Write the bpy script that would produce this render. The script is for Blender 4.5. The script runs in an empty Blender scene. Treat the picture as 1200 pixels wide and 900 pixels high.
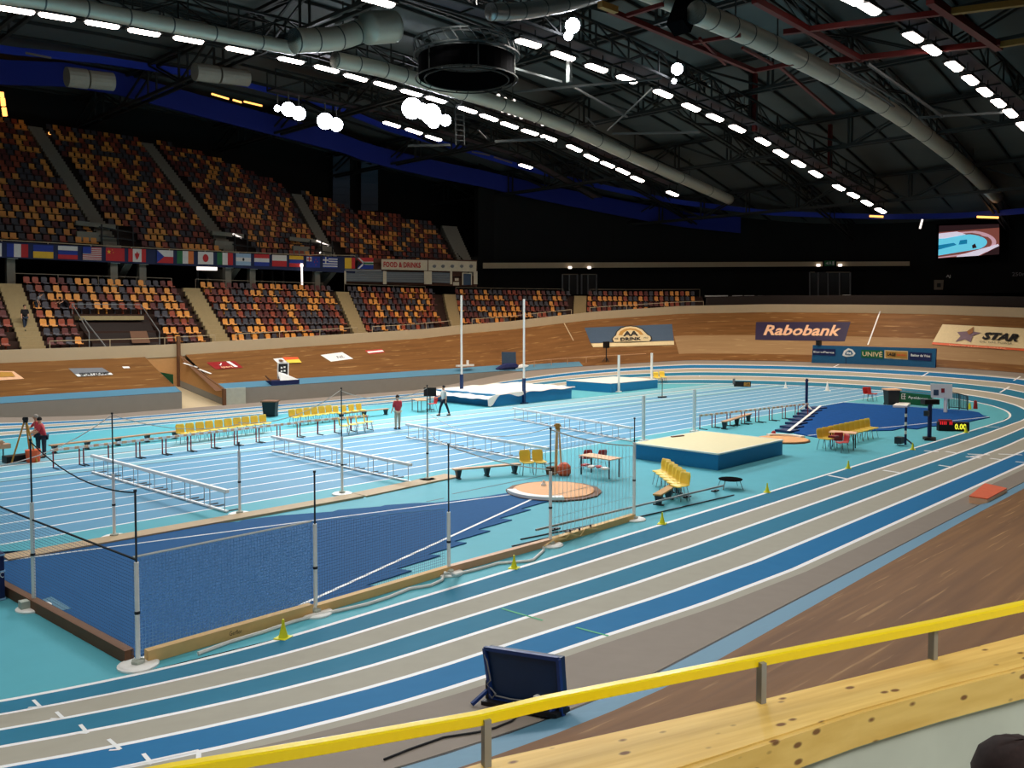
import bpy, math, random
from mathutils import Vector, Matrix
random.seed(7)
PI = math.pi
scene = bpy.context.scene
col = scene.collection

# ---------------------------------------------------------------- camera model (world metres, x along the straights, y across the hall)
F, EYE, HOR, PITCH, AZ = 1000.0, 6.0, 371.0, math.radians(2.3), math.radians(44.4)
CYO = HOR + F*math.tan(PITCH)
FW = (math.cos(AZ)*math.cos(PITCH), math.sin(AZ)*math.cos(PITCH), -math.sin(PITCH))
RT = (math.sin(AZ), -math.cos(AZ), 0.0)
UPV = (math.cos(AZ)*math.sin(PITCH), math.sin(AZ)*math.sin(PITCH), math.cos(PITCH))
def ray(px, py):
    a = (px-600.0)/F; b = (CYO-py)/F
    return tuple(FW[i]+a*RT[i]+b*UPV[i] for i in range(3))
def G(px, py, z=0.0):
    d = ray(px, py); t = (z-EYE)/d[2]
    return Vector((t*d[0], t*d[1], z))
def V(px, py, v):
    d = ray(px, py); t = v/d[1]
    return Vector((t*d[0], v, EYE+t*d[2]))
# ---------------------------------------------------------------- the oval
UL, UR, VC, RB = 9.0, 54.0, 30.5, 23.75
PER = 2*45+2*PI*RB
def OV(q, r, z=0.0):
    q = q % PER
    if q <= 45: return Vector((UL+q, VC+r, z))
    q -= 45
    if q <= PI*RB:
        t = q/RB; return Vector((UR+r*math.sin(t), VC+r*math.cos(t), z))
    q -= PI*RB
    if q <= 45: return Vector((UR-q, VC-r, z))
    q -= 45
    t = q/RB; return Vector((UL-r*math.sin(t), VC-r*math.cos(t), z))
def rq(x, y):
    if x > UR:
        t = math.atan2(x-UR, y-VC); return math.hypot(x-UR, y-VC), 45+t*RB
    if x < UL:
        t = math.atan2(UL-x, VC-y); return math.hypot(x-UL, y-VC), (90+PI*RB+t*RB) % PER
    if y >= VC: return y-VC, x-UL
    return VC-y, 45+PI*RB+(UR-x)
def table(tb, x):
    if x <= tb[0][0]: return tb[0][1]
    for (a, b), (c, d) in zip(tb, tb[1:]):
        if x <= c:
            t = (x-a)/(c-a); return b+(d-b)*t
    return tb[-1][1]
def bank(q):                      # banking of the running lanes, 0 on the straights, 1 in mid bend
    q = q % PER; A = PI*RB
    if q <= 45: m = -min(q, 45-q)
    elif q <= 45+A: m = min(q-45, 45+A-q)
    elif q <= 90+A: m = -min(q-45-A, 90+A-q)
    else: m = min(q-90-A, PER-q)
    return table([(-10, 0), (-6, .10), (-2, .28), (5, .54), (12, .78), (20, 1)], m)
SLOPE = .30
def r_edge(q): return table([(0, 23.75), (46, 23.75), (57, 22.4), (112, 22.4), (128, 22.25), (148, 22.25), (164, 23.2), (188, 23.75), (PER, 23.75)], q % PER)
def nearf(q): return (RB-r_edge(q))/1.5
def wallf(q): return table([(0, 1), (46, 1), (58, 0), (148, 0), (164, .6), (188, 1), (PER, 1)], q % PER)
def z_edge(q): return max(1.07*wallf(q), SLOPE*bank(q)*(r_edge(q)-16.5))
ZR = [(0, 3.05), (17, 3.2), (32, 3.72), (41, 4.06), (50.3, 4.73), (58.1, 5.73), (65.4, 6.32), (72.4, 6.47), (79, 6.38),
      (85.2, 6.22), (91.4, 5.93), (107, 4.8), (119.6, 3.75), (130, 3.55), (175, 3.55), (188, 4.6), (202, 6.3), (220, 5.4), (PER, 3.05)]
def z_rim(q): return table(ZR, q % PER)
R_RIM = 29.5
def z_wood(q, r):
    e = z_edge(q); t = (r-r_edge(q))/(R_RIM-r_edge(q))
    zr = z_rim(q)
    return e+(zr-e)*(t*.86+.14*t*t)
def surf(x, y):
    r, q = rq(x, y)
    if r <= 16.5: return 0.0
    if r <= r_edge(q): return bank(q)*SLOPE*(r-16.5)
    if r <= R_RIM: return z_wood(q, r)
    return z_rim(q)+.8
def hit(px, py, off=0.0, t0=30.0):      # where a line of sight meets the wooden bank
    d = ray(px, py); t = t0; last = t
    while t < 160:
        x, y, z = t*d[0], t*d[1], EYE+t*d[2]
        if z < surf(x, y)+off: break
        last = t; t += .25
    a, b = last, t
    for _ in range(14):
        m = (a+b)/2
        if EYE+m*d[2] < surf(m*d[0], m*d[1])+off: b = m
        else: a = m
    return Vector((b*d[0], b*d[1], EYE+b*d[2]))
def RC(px, py, r):                       # far meeting point with the upright oval wall of radius r
    d = ray(px, py); lo, hi = 0.0, 220.0
    t = 220.0
    while t > 5:
        if rq(t*d[0], t*d[1])[0] < r: break
        t -= .5
    a, b = t, t+.5
    for _ in range(16):
        m = (a+b)/2
        if rq(m*d[0], m*d[1])[0] < r: a = m
        else: b = m
    return Vector((a*d[0], a*d[1], EYE+a*d[2]))

# ---------------------------------------------------------------- materials
def lin(c):
    return tuple((x/12.92 if x <= .04045 else ((x+.055)/1.055)**2.4) for x in (v/255.0 for v in c))
def mat(name, rgb, rough=.6, metal=0.0, vary=.12, scale=6.0, emit=None, strength=0.0, spec=.4):
    m = bpy.data.materials.new(name); m.use_nodes = True
    nt = m.node_tree; b = nt.nodes['Principled BSDF']
    c = lin(rgb)
    b.inputs['Roughness'].default_value = rough; b.inputs['Metallic'].default_value = metal
    b.inputs['Specular IOR Level'].default_value = spec
    tc = nt.nodes.new('ShaderNodeTexCoord'); n = nt.nodes.new('ShaderNodeTexNoise'); n.inputs['Scale'].default_value = scale
    n.inputs['Detail'].default_value = 3
    nt.links.new(tc.outputs['Object'], n.inputs['Vector'])
    r = nt.nodes.new('ShaderNodeMapRange'); r.inputs['To Min'].default_value = 1-vary; r.inputs['To Max'].default_value = 1+vary
    nt.links.new(n.outputs['Fac'], r.inputs['Value'])
    v = nt.nodes.new('ShaderNodeVectorMath'); v.operation = 'SCALE'; v.inputs[0].default_value = c
    nt.links.new(r.outputs['Result'], v.inputs['Scale']); nt.links.new(v.outputs['Vector'], b.inputs['Base Color'])
    if emit:
        b.inputs['Emission Color'].default_value = (*lin(emit), 1); b.inputs['Emission Strength'].default_value = strength
    return m
M = {}
def mk(k, *a, **kw): M[k] = mat(k, *a, **kw)
mk('cyan_floor', (90, 173, 189), .6, vary=.05, scale=1.5, spec=.12)
mk('sprint_floor', (100, 156, 190), .6, vary=.05, scale=2, spec=.12)
mk('runway', (96, 118, 128), .6, vary=.05)
mk('lane_teal', (48, 120, 150), .7, vary=.06, scale=3, spec=.08)
mk('lane_blue', (34, 112, 162), .7, vary=.06, scale=3, spec=.08)
mk('lane_grey', (168, 164, 150), .7, vary=.06, scale=3, spec=.08)
mk('line_white', (238, 240, 240), .6, vary=.03)
mk('line_green', (40, 170, 110), .6)
mk('edge_blue', (80, 130, 156), .55, vary=.06)
mk('dark_joint', (30, 32, 36), .7)
mk('wall_grey', (146, 142, 134), .7, vary=.06, scale=2)
mk('rim_cream', (190, 170, 138), .6, vary=.05, scale=2)
mk('concrete', (186, 192, 180), .85, vary=.16, scale=3)
mk('stair_concrete', (168, 148, 108), .85, vary=.1)
mk('concrete_dim', (128, 124, 112), .9, vary=.1)
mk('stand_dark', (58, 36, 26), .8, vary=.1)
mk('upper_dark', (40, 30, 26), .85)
mk('black_wall', (13, 15, 15), .85, vary=.2, scale=.5)
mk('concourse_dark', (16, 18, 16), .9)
mk('ceiling', (80, 86, 84), .8, vary=.25, scale=.35)
mk('truss', (42, 44, 42), .6, metal=.2)
mk('truss_light', (78, 84, 84), .5, metal=.4)
mk('truss_red', (96, 16, 12), .55)
mk('truss_yellow', (150, 110, 50), .55)
mk('duct', (186, 184, 168), .38, metal=.25, vary=.08, scale=1)
mk('duct_shiny', (150, 152, 148), .3, metal=.7, vary=.08)
mk('blue_band', (36, 58, 176), .7, vary=.08)
mk('blue_band_dark', (26, 42, 136), .8, vary=.08)
mk('black', (16, 16, 18), .5)
mk('black_matte', (9, 9, 10), 1.0, spec=.02)
mk('white', (248, 248, 244), .45, vary=.03)
mk('white_mat', (236, 234, 228), .6, vary=.04)
mk('cream_mat', (232, 222, 178), .6, vary=.05)
mk('mat_blue', (26, 126, 180), .5, vary=.06)
mk('mat_navy', (16, 50, 98), .6)
mk('tarp_left', (44, 92, 142), .8, vary=.1, scale=9, spec=.06)
mk('tarp_right', (22, 76, 142), .8, vary=.2, scale=4, spec=.06)
mk('outer_grey', (142, 132, 122), .7, vary=.06, scale=3, spec=.08)
mk('timber_pale', (190, 166, 132), .7, vary=.1)
mk('timber', (226, 186, 122), .65, vary=.1, scale=4)
mk('timber_dark', (112, 76, 50), .7, vary=.12, scale=4)
mk('plywood', (226, 166, 108), .6, vary=.05)
mk('bench_wood', (206, 160, 122), .5, vary=.08)
mk('yellow_plastic', (255, 218, 84), .4, vary=.03)
mk('yellow_rail', (252, 224, 24), .3, vary=.05, scale=2)
mk('steel', (150, 152, 152), .35, metal=.35)
mk('steel_dark', (60, 62, 66), .4, metal=.5)
mk('chrome', (190, 192, 196), .2, metal=.9)
mk('red', (190, 50, 48), .5)
mk('red_deep', (150, 30, 34), .5)
mk('orange', (226, 96, 52), .55)
mk('orange_light', (240, 190, 150), .55)
mk('green', (22, 104, 66), .6)
mk('navy', (16, 30, 84), .5)
mk('pale_blue', (150, 190, 226), .5)
mk('grey', (128, 130, 132), .6)
mk('bin_black', (28, 34, 38), .5)
mk('skin', (214, 160, 128), .6, vary=.04)
mk('hair_dark', (34, 26, 22), .8)
mk('hair_grey', (170, 160, 150), .8)
mk('shirt_red', (206, 66, 76), .8)
mk('shirt_white', (226, 226, 224), .8)
mk('shirt_dark', (30, 26, 28), .9)
mk('trouser_beige', (206, 190, 166), .85)
mk('trouser_dark', (40, 50, 66), .85)
mk('shoe', (30, 30, 32), .6)
mk('seat_amber', (222, 148, 64), .45, vary=.08)
mk('seat_rust', (146, 62, 36), .45, vary=.08)
mk('seat_maroon', (92, 36, 32), .5, vary=.08)
mk('seat_slate', (60, 58, 66), .5, vary=.08)
mk('flag_navy', (28, 40, 78), .7); mk('flag_blue', (36, 60, 150), .7); mk('flag_white', (216, 216, 212), .7)
mk('flag_red', (190, 44, 48), .7); mk('flag_yellow', (224, 180, 50), .7); mk('flag_green', (40, 110, 66), .7)
mk('flag_orange', (216, 120, 60), .7); mk('flag_sky', (150, 180, 206), .7); mk('flag_black', (26, 26, 28), .7)
mk('sign_grey', (120, 124, 130), .6); mk('sign_cream', (226, 206, 160), .6); mk('sign_slate', (62, 84, 108), .6)
mk('rabo_navy', (44, 34, 66), .6); mk('gold', (190, 140, 60), .5)
mk('star_purple', (120, 96, 110), .6); mk('star_brown', (150, 96, 40), .6)
mk('shutter', (120, 128, 134), .5, metal=.3, vary=.1)
mk('brown_panel', (96, 60, 44), .7)
mk('rope_black', (20, 20, 22), .8); mk('rope_white', (226, 226, 220), .7)
mk('glow_panel', (255, 255, 255), .5, emit=(255, 238, 228), strength=14)
mk('glow_flood', (255, 255, 255), .5, emit=(240, 244, 255), strength=40)
mk('glow_orange', (255, 200, 120), .5, emit=(255, 176, 90), strength=2.2)
mk('glow_white', (255, 255, 255), .5, emit=(255, 240, 230), strength=1.3)
mk('led_yellow', (240, 240, 60), .5, emit=(236, 230, 60), strength=1.0)
mk('led_red', (220, 40, 40), .5, emit=(226, 40, 50), strength=.8)

def wood_mat(name, c1, c2, c3, su, sv, along=True):
    m = bpy.data.materials.new(name); m.use_nodes = True; nt = m.node_tree; L = nt.links.new
    b = nt.nodes['Principled BSDF']; b.inputs['Roughness'].default_value = .6; b.inputs['Specular IOR Level'].default_value = .12
    uv = nt.nodes.new('ShaderNodeUVMap'); uv.uv_map = 'UVMap'
    mp = nt.nodes.new('ShaderNodeMapping'); mp.inputs['Scale'].default_value = (su, sv, 1); L(uv.outputs['UV'], mp.inputs['Vector'])
    n1 = nt.nodes.new('ShaderNodeTexNoise'); n1.inputs['Scale'].default_value = 1; n1.inputs['Detail'].default_value = 4; L(mp.outputs['Vector'], n1.inputs['Vector'])
    r1 = nt.nodes.new('ShaderNodeValToRGB'); r1.color_ramp.elements[0].position = .3; r1.color_ramp.elements[1].position = .7
    r1.color_ramp.elements[0].color = (*lin(c1), 1); r1.color_ramp.elements[1].color = (*lin(c2), 1); L(n1.outputs['Fac'], r1.inputs['Fac'])
    n2 = nt.nodes.new('ShaderNodeTexNoise'); n2.inputs['Scale'].default_value = .6; n2.inputs['Detail'].default_value = 5
    mp2 = nt.nodes.new('ShaderNodeMapping'); mp2.inputs['Scale'].default_value = (su*3.6, sv*2.6, 1); mp2.inputs['Location'].default_value = (7, 3, 0)
    L(uv.outputs['UV'], mp2.inputs['Vector']); L(mp2.outputs['Vector'], n2.inputs['Vector'])
    r2 = nt.nodes.new('ShaderNodeValToRGB'); r2.color_ramp.elements[0].position = .6; r2.color_ramp.elements[1].position = .72
    r2.color_ramp.elements[0].color = (0, 0, 0, 1); r2.color_ramp.elements[1].color = (1, 1, 1, 1); L(n2.outputs['Fac'], r2.inputs['Fac'])
    mx = nt.nodes.new('ShaderNodeMix'); mx.data_type = 'RGBA'
    L(r2.outputs['Color'], mx.inputs[0]); L(r1.outputs['Color'], mx.inputs[6]); mx.inputs[7].default_value = (*lin(c3), 1)
    L(mx.outputs[2], b.inputs['Base Color'])
    return m
M['bank_wood'] = wood_mat('bank_wood', (106, 70, 36), (130, 90, 49), (172, 134, 88), .22, 2.6)
M['bank_wood_pale'] = wood_mat('bank_wood_pale', (150, 118, 82), (160, 130, 92), (178, 148, 108), .22, 2.2)
def pine_mat():
    m = bpy.data.materials.new('knotty_pine'); m.use_nodes = True; nt = m.node_tree; L = nt.links.new
    b = nt.nodes['Principled BSDF']; b.inputs['Roughness'].default_value = .5
    tc = nt.nodes.new('ShaderNodeTexCoord')
    mp = nt.nodes.new('ShaderNodeMapping'); mp.vector_type = 'TEXTURE'; mp.inputs['Rotation'].default_value = (0, 0, math.radians(-20.5)); mp.inputs['Scale'].default_value = (1/1.1, 1/22, 1/8)
    L(tc.outputs['Object'], mp.inputs['Vector'])
    n = nt.nodes.new('ShaderNodeTexNoise'); n.inputs['Scale'].default_value = 1.4; n.inputs['Detail'].default_value = 5; L(mp.outputs['Vector'], n.inputs['Vector'])
    r = nt.nodes.new('ShaderNodeValToRGB'); r.color_ramp.elements[0].position = .3; r.color_ramp.elements[1].position = .75
    r.color_ramp.elements[0].color = (*lin((214, 174, 84)), 1); r.color_ramp.elements[1].color = (*lin((238, 204, 118)), 1); L(n.outputs['Fac'], r.inputs['Fac'])
    mp2 = nt.nodes.new('ShaderNodeMapping'); mp2.vector_type = 'TEXTURE'; mp2.inputs['Rotation'].default_value = (0, 0, math.radians(-20.5)); mp2.inputs['Scale'].default_value = (1/6.5, 1/13, 1/13); L(tc.outputs['Object'], mp2.inputs['Vector'])
    v = nt.nodes.new('ShaderNodeTexVoronoi'); v.inputs['Scale'].default_value = 1.0; L(mp2.outputs['Vector'], v.inputs['Vector'])
    k = nt.nodes.new('ShaderNodeValToRGB'); k.color_ramp.elements[0].position = .12; k.color_ramp.elements[1].position = .2
    k.color_ramp.elements[0].color = (1, 1, 1, 1); k.color_ramp.elements[1].color = (0, 0, 0, 1); L(v.outputs['Distance'], k.inputs['Fac'])
    mx = nt.nodes.new('ShaderNodeMix'); mx.data_type = 'RGBA'; L(k.outputs['Color'], mx.inputs[0]); L(r.outputs['Color'], mx.inputs[6])
    mx.inputs[7].default_value = (*lin((120, 78, 30)), 1); L(mx.outputs[2], b.inputs['Base Color'])
    return m
M['knotty_pine'] = pine_mat()
def net_mat(name, rgb, cu, cv, wu, wv):
    m = bpy.data.materials.new(name); m.use_nodes = True; nt = m.node_tree; L = nt.links.new
    b = nt.nodes['Principled BSDF']; b.inputs['Base Color'].default_value = (*lin(rgb), 1); b.inputs['Roughness'].default_value = .8
    uv = nt.nodes.new('ShaderNodeUVMap'); uv.uv_map = 'UVMap'; sp = nt.nodes.new('ShaderNodeSeparateXYZ'); L(uv.outputs['UV'], sp.inputs[0])
    def cord(sock, cell, w):
        d = nt.nodes.new('ShaderNodeMath'); d.operation = 'DIVIDE'; L(sock, d.inputs[0]); d.inputs[1].default_value = cell
        f = nt.nodes.new('ShaderNodeMath'); f.operation = 'FRACT'; L(d.outputs[0], f.inputs[0])
        l = nt.nodes.new('ShaderNodeMath'); l.operation = 'LESS_THAN'; L(f.outputs[0], l.inputs[0]); l.inputs[1].default_value = w/cell
        return l.outputs[0]
    mx = nt.nodes.new('ShaderNodeMath'); mx.operation = 'MAXIMUM'; L(cord(sp.outputs[0], cu, wu), mx.inputs[0]); L(cord(sp.outputs[1], cv, wv), mx.inputs[1])
    L(mx.outputs[0], b.inputs['Alpha'])
    return m
M['net_fine'] = net_mat('net_fine', (120, 170, 226), .062, .062, .011, .011)
M['net_dark'] = net_mat('net_dark', (84, 104, 140), .062, .062, .006, .006)
M['net_tall'] = net_mat('net_tall', (236, 240, 244), .17, .6, .014, .008)

# ---------------------------------------------------------------- mesh building
class MB:
    def __init__(s): s.v = []; s.f = []; s.m = []; s.uv = None
    def add(s, vs, fs, mi=0):
        o = len(s.v); s.v += [Vector(p) for p in vs]
        for f in fs: s.f.append(tuple(i+o for i in f)); s.m.append(mi)
        return s
    def box(s, c, d, mi=0, rz=0.0, mtx=None):
        hx, hy, hz = d[0]/2, d[1]/2, d[2]/2
        R = Matrix.Rotation(rz, 3, 'Z'); c = Vector(c)
        vs = [Vector((x*hx, y*hy, z*hz)) for z in (-1, 1) for x, y in ((-1, -1), (1, -1), (1, 1), (-1, 1))]
        vs = [(mtx @ p if mtx else R @ p)+c for p in vs]
        return s.add(vs, [(3, 2, 1, 0), (4, 5, 6, 7), (0, 1, 5, 4), (1, 2, 6, 5), (2, 3, 7, 6), (3, 0, 4, 7)], mi)
    def bar(s, p, q, w, h=None, mi=0):
        h = h or w; p = Vector(p); q = Vector(q); d = q-p; L = d.length
        if L < 1e-6: return s
        d.normalize(); up = Vector((0, 0, 1)) if abs(d.z) < .95 else Vector((1, 0, 0))
        sx = d.cross(up).normalized(); uy = sx.cross(d)
        vs = []
        for e in (p, q):
            for a, b in ((-1, -1), (1, -1), (1, 1), (-1, 1)): vs.append(e+sx*a*w/2+uy*b*h/2)
        return s.add(vs, [(3, 2, 1, 0), (4, 5, 6, 7), (0, 1, 5, 4), (1, 2, 6, 5), (2, 3, 7, 6), (3, 0, 4, 7)], mi)
    def tube(s, pts, r, n=8, mi=0, closed=False):
        pts = [Vector(p) for p in pts]; rs = r if isinstance(r, (list, tuple)) else [r]*len(pts)
        rings = []
        for i, p in enumerate(pts):
            a = pts[i-1] if i else pts[0]; b = pts[i+1] if i < len(pts)-1 else pts[-1]
            d = (b-a).normalized(); up = Vector((0, 0, 1)) if abs(d.z) < .9 else Vector((1, 0, 0))
            x = d.cross(up).normalized(); y = x.cross(d)
            rings.append([p+x*math.cos(2*PI*k/n)*rs[i]+y*math.sin(2*PI*k/n)*rs[i] for k in range(n)])
        vs = [v for r_ in rings for v in r_]; fs = []
        for i in range(len(rings)-1):
            for k in range(n):
                k2 = (k+1) % n; fs.append((i*n+k, (i+1)*n+k, (i+1)*n+k2, i*n+k2))
        fs.append(tuple(range(n))); fs.append(tuple((len(rings)-1)*n+k for k in range(n-1, -1, -1)))
        return s.add(vs, fs, mi)
    def lathe(s, c, prof, n=16, mi=0):      # prof: (radius, z)
        c = Vector(c); vs = []; fs = []
        for r, z in prof:
            for k in range(n): vs.append(c+Vector((r*math.cos(2*PI*k/n), r*math.sin(2*PI*k/n), z)))
        for i in range(len(prof)-1):
            for k in range(n):
                k2 = (k+1) % n; fs.append((i*n+k, i*n+k2, (i+1)*n+k2, (i+1)*n+k))
        fs.append(tuple(range(n-1, -1, -1))); fs.append(tuple((len(prof)-1)*n+k for k in range(n)))
        return s.add(vs, fs, mi)
    def prism(s, poly, z0, z1, mi=0):
        n = len(poly); a = sum(poly[i][0]*poly[(i+1) % n][1]-poly[(i+1) % n][0]*poly[i][1] for i in range(n))
        if a < 0: poly = list(reversed(poly))
        vs = [(p[0], p[1], z0) for p in poly]+[(p[0], p[1], z1) for p in poly]
        fs = [tuple(range(n-1, -1, -1)), tuple(range(n, 2*n))]+[(i, (i+1) % n, n+(i+1) % n, n+i) for i in range(n)]
        return s.add(vs, fs, mi)
    def grid(s, fn, us, vs_, mi=0):
        nu = len(us); pts = [fn(u, v) for v in vs_ for u in us]; fs = []
        for j in range(len(vs_)-1):
            for i in range(nu-1): fs.append((j*nu+i, j*nu+i+1, (j+1)*nu+i+1, (j+1)*nu+i))
        return s.add(pts, fs, mi)
    def build(s, name, mats, parent=None, world=False, smooth=False, uvs=None):
        base = parent.location if (parent is not None and world) else Vector((0, 0, 0))
        if parent is not None and world and parent.parent is not None: base = parent.parent.location
        me = bpy.data.meshes.new(name); me.from_pydata([tuple(v-base) for v in s.v], [], s.f)
        if not isinstance(mats, (list, tuple)): mats = [mats]
        for m in mats: me.materials.append(M[m] if isinstance(m, str) else m)
        me.polygons.foreach_set('material_index', s.m)
        if smooth: me.polygons.foreach_set('use_smooth', [True]*len(s.f))
        if uvs:
            l = me.uv_layers.new(name='UVMap')
            for p in me.polygons:
                for li, vi in zip(p.loop_indices, p.vertices): l.data[li].uv = uvs[vi]
        me.update()
        o = bpy.data.objects.new(name, me); col.objects.link(o)
        if parent is not None: o.parent = parent
        return o
def tag(o, label, cat, group=None, kind=None):
    if label and not 4 <= len(label.split()) <= 16 and label != 'x': print('LABEL', len(label.split()), label)
    if label: o['label'] = label
    if cat: o['category'] = cat
    if group: o['group'] = group
    if kind: o['kind'] = kind
    return o
def struct(o): o['kind'] = 'structure'; return o
def thing(name, label, cat, loc=(0, 0, 0), rz=0.0, group=None):
    o = bpy.data.objects.new(name, None); col.objects.link(o); o.location = loc; o.rotation_euler = (0, 0, rz)
    o.empty_display_size = .2
    return tag(o, label, cat, group)
KIDS = {}
def children(o):
    return [c for c in bpy.data.objects if c.parent == o]
def dup(o, loc, rz, label=None, group=None, scale=None, kids=None):
    kids = kids if kids is not None else children(o)
    r = o.copy(); col.objects.link(r); r.location = loc; r.rotation_euler = (0, 0, rz)
    if label: r['label'] = label
    if label and len(label.split()) > 16: print('LABEL', len(label.split()), label)
    if group: r['group'] = group
    if scale: r.scale = scale
    for ch in kids:
        c = ch.copy(); col.objects.link(c); c.parent = r
        for g in KIDS.get(ch.name, []):
            d = g.copy(); col.objects.link(d); d.parent = c
    return r
def baked(o):                              # evaluated modifiers -> plain mesh
    dg = bpy.context.evaluated_depsgraph_get(); dg.update()
    me = bpy.data.meshes.new_from_object(o.evaluated_get(dg)); return me
def text_mesh(txt, shear=0.0, bold=0.0):
    cu = bpy.data.curves.new('lettering', 'FONT'); cu.body = txt; cu.size = 1; cu.shear = shear; cu.offset = bold; cu.resolution_u = 2
    ob = bpy.data.objects.new('lettering', cu); col.objects.link(ob)
    me = baked(ob); vs = [v.co.copy() for v in me.vertices]; fs = [tuple(p.vertices) for p in me.polygons]
    bpy.data.objects.remove(ob); bpy.data.curves.remove(cu); bpy.data.meshes.remove(me)
    x0 = min(v.x for v in vs); x1 = max(v.x for v in vs); y0 = min(v.y for v in vs); y1 = max(v.y for v in vs)
    return [((v.x-x0)/(x1-x0), (v.y-y0)/(y1-y0)) for v in vs], fs
def bil(Q, a, b):                          # Q = TL,TR,BR,BL ; a left->right, b bottom->top
    tl, tr, br, bl = Q
    return tuple((tl[i]*(1-a)+tr[i]*a)*b+(bl[i]*(1-a)+br[i]*a)*(1-b) for i in range(len(tl)))
def quad_on(mb, Q, S, mi=0, nx=6, ny=3):   # panel on a surface, S(px,py)->point
    mb.grid(lambda a, b: S(*bil(Q, a, b)), [i/nx for i in range(nx+1)], [j/ny for j in range(ny+1)], mi)
def text_on(mb, txt, Q, S, mi=0, shear=0.0, bold=0.0):
    vs, fs = text_mesh(txt, shear, bold)
    mb.add([S(*bil(Q, a, b)) for a, b in vs], fs, mi)
def box_quad(Q, nrm, th):                  # slab from 4 points TL,TR,BR,BL and an offset
    mb = MB(); n = Vector(nrm).normalized()*th
    Q = [Vector(p) for p in Q]
    return mb.add(Q+[p+n for p in Q], [(0, 1, 2, 3), (7, 6, 5, 4), (0, 4, 5, 1), (1, 5, 6, 2), (2, 6, 7, 3), (3, 7, 4, 0)])
# ================================================================ SETTING
def frange(a, b, n): return [a+(b-a)*i/n for i in range(n+1)]
LW = .062
# ---- infield floor in strips along the hall, clipped by the inner lane line
def floor_ext(v):
    h = math.sqrt(max(0.0, 16.5**2-(v-VC)**2)); return UL-h, UR+h
bands = []
cuts = [(14.0, 'cyan')]
SP = [25.2+1.235*k for k in range(8)]
prev = 14.0
def addband(a, b, mi):
    if b > a: bands.append((a, b, mi))
addband(14.0, SP[0]-.05, 0)
for k, s in enumerate(SP):
    addband(s-.05, s+.05, 2)
    nx = SP[k+1]-.05 if k < 7 else 34.75
    addband(s+.05, nx, 1)
addband(34.75, 34.85, 3); addband(34.85, 35.5, 4); addband(35.5, 35.62, 2); addband(35.62, 36.9, 1); addband(36.9, 37.0, 2)
addband(37.0, 38.25, 4); addband(38.25, 38.4, 2); addband(38.4, 38.6, 5); addband(38.6, 40.0, 4); addband(40.0, 40.1, 2); addband(40.1, 46.99, 0)
mb = MB()
for a, b, mi in bands:
    n = max(1, int((b-a)/.6)+1) if a < 24 or b > 38 else 1
    if a < 16 or b > 44: n = 24
    for i in range(n):
        v0 = a+(b-a)*i/n; v1 = a+(b-a)*(i+1)/n
        l0, r0 = floor_ext(v0); l1, r1 = floor_ext(v1)
        mb.add([(l0, v0, 0), (r0, v0, 0), (r1, v1, 0), (l1, v1, 0)], [(0, 1, 2, 3)], mi)
M['sprint_pale'] = mat('sprint_pale', (120, 178, 196), .55, vary=.05)
struct(mb.build('floor', ['cyan_floor', 'sprint_floor', 'line_white', 'dark_joint', 'sprint_pale', 'runway']))
# ---- running track: six lanes, banked in the bends
rs = [(16.44, None)]
edges = [16.44]; mats_ = []
cols = [0, 1, 0, 1, 2, 1]       # teal, grey, teal, grey, blue, grey
for k in range(6):
    c = 16.5+.95*k
    if k: edges.append(c-LW)
    mats_.append(3 if k else 3); edges.append(c+LW) if k else edges.append(16.5+LW)
    if k == 0: pass
    mats_.append(cols[k])
edges.append(RB)
# edges: 16.44,16.562 | (c-LW, c+LW)*5 | RB
mats_ = []
for i in range(len(edges)-1): mats_.append(3 if i % 2 == 0 else cols[i//2])
edges.insert(-1, 21.55); mats_.append(5)
QN = 260; QS = [PER*i/QN for i in range(QN+1)]
mb = MB()
for i in range(len(edges)-1):
    a, b = edges[i], edges[i+1]
    mb.grid(lambda u, v: OV(QS[u], min(v, r_edge(QS[u])), bank(QS[u])*SLOPE*max(0, min(v, r_edge(QS[u]))-16.5)+.004), list(range(QN+1)), [b, a], mats_[i])
def hs(px, py, off=.012): return hit(px, py, off, 5.0)
def dash(mb, a, b, w, mi=3, off=.012):
    A = hs(*a, off); B = hs(*b, off); d = (B-A).normalized(); s = Vector((-d.y, d.x, 0))*w/2
    mb.add([A-s, B-s, B+s, A+s], [(0, 1, 2, 3)], mi)
for a, b, c in [((39, 820), (47, 828), (33, 829)), ((66, 834), (74.5, 842), (59, 842)), ((94, 849), (102.5, 859), (89, 859)),
                ((127, 866), (141, 878), (128, 879)), ((168, 883), (178, 895), (170, 895))]:
    dash(mb, a, b, .05); dash(mb, b, c, .035)
dash(mb, (100, 908), (233, 879), .05); dash(mb, (233, 879), (232.5, 893), .06)
dash(mb, (588, 713), (636, 727), .05, 4); dash(mb, (675, 735), (713, 745), .05, 4)
for a, b in [((971, 557), (992, 561)), ((1035, 551), (1055, 554)), ((1100, 545), (1117, 547.5)), ((1083, 528), (1100, 529.5)),
             ((1108, 529), (1122, 531)), ((1134, 532), (1160, 533)), ((1138, 535), (1150, 533.5)), ((1160, 537), (1176, 539)), ((1132, 535), (1150, 537)),
             ((1155, 500), (1171, 500.5)), ((1170, 532), (1198, 533)), ((1190, 541), (1203, 542)),
             ((1080, 441), (1088, 436.5)), ((1172, 460), (1183, 453)), ((1188, 446), (1196, 441)), ((977, 430), (983, 427)), ((819, 441), (821, 440))]:
    dash(mb, a, b, .16)
trk = mb.build('running_track', ['lane_teal', 'lane_grey', 'lane_blue', 'line_white', 'line_green', 'outer_grey']); struct(trk)
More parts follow.
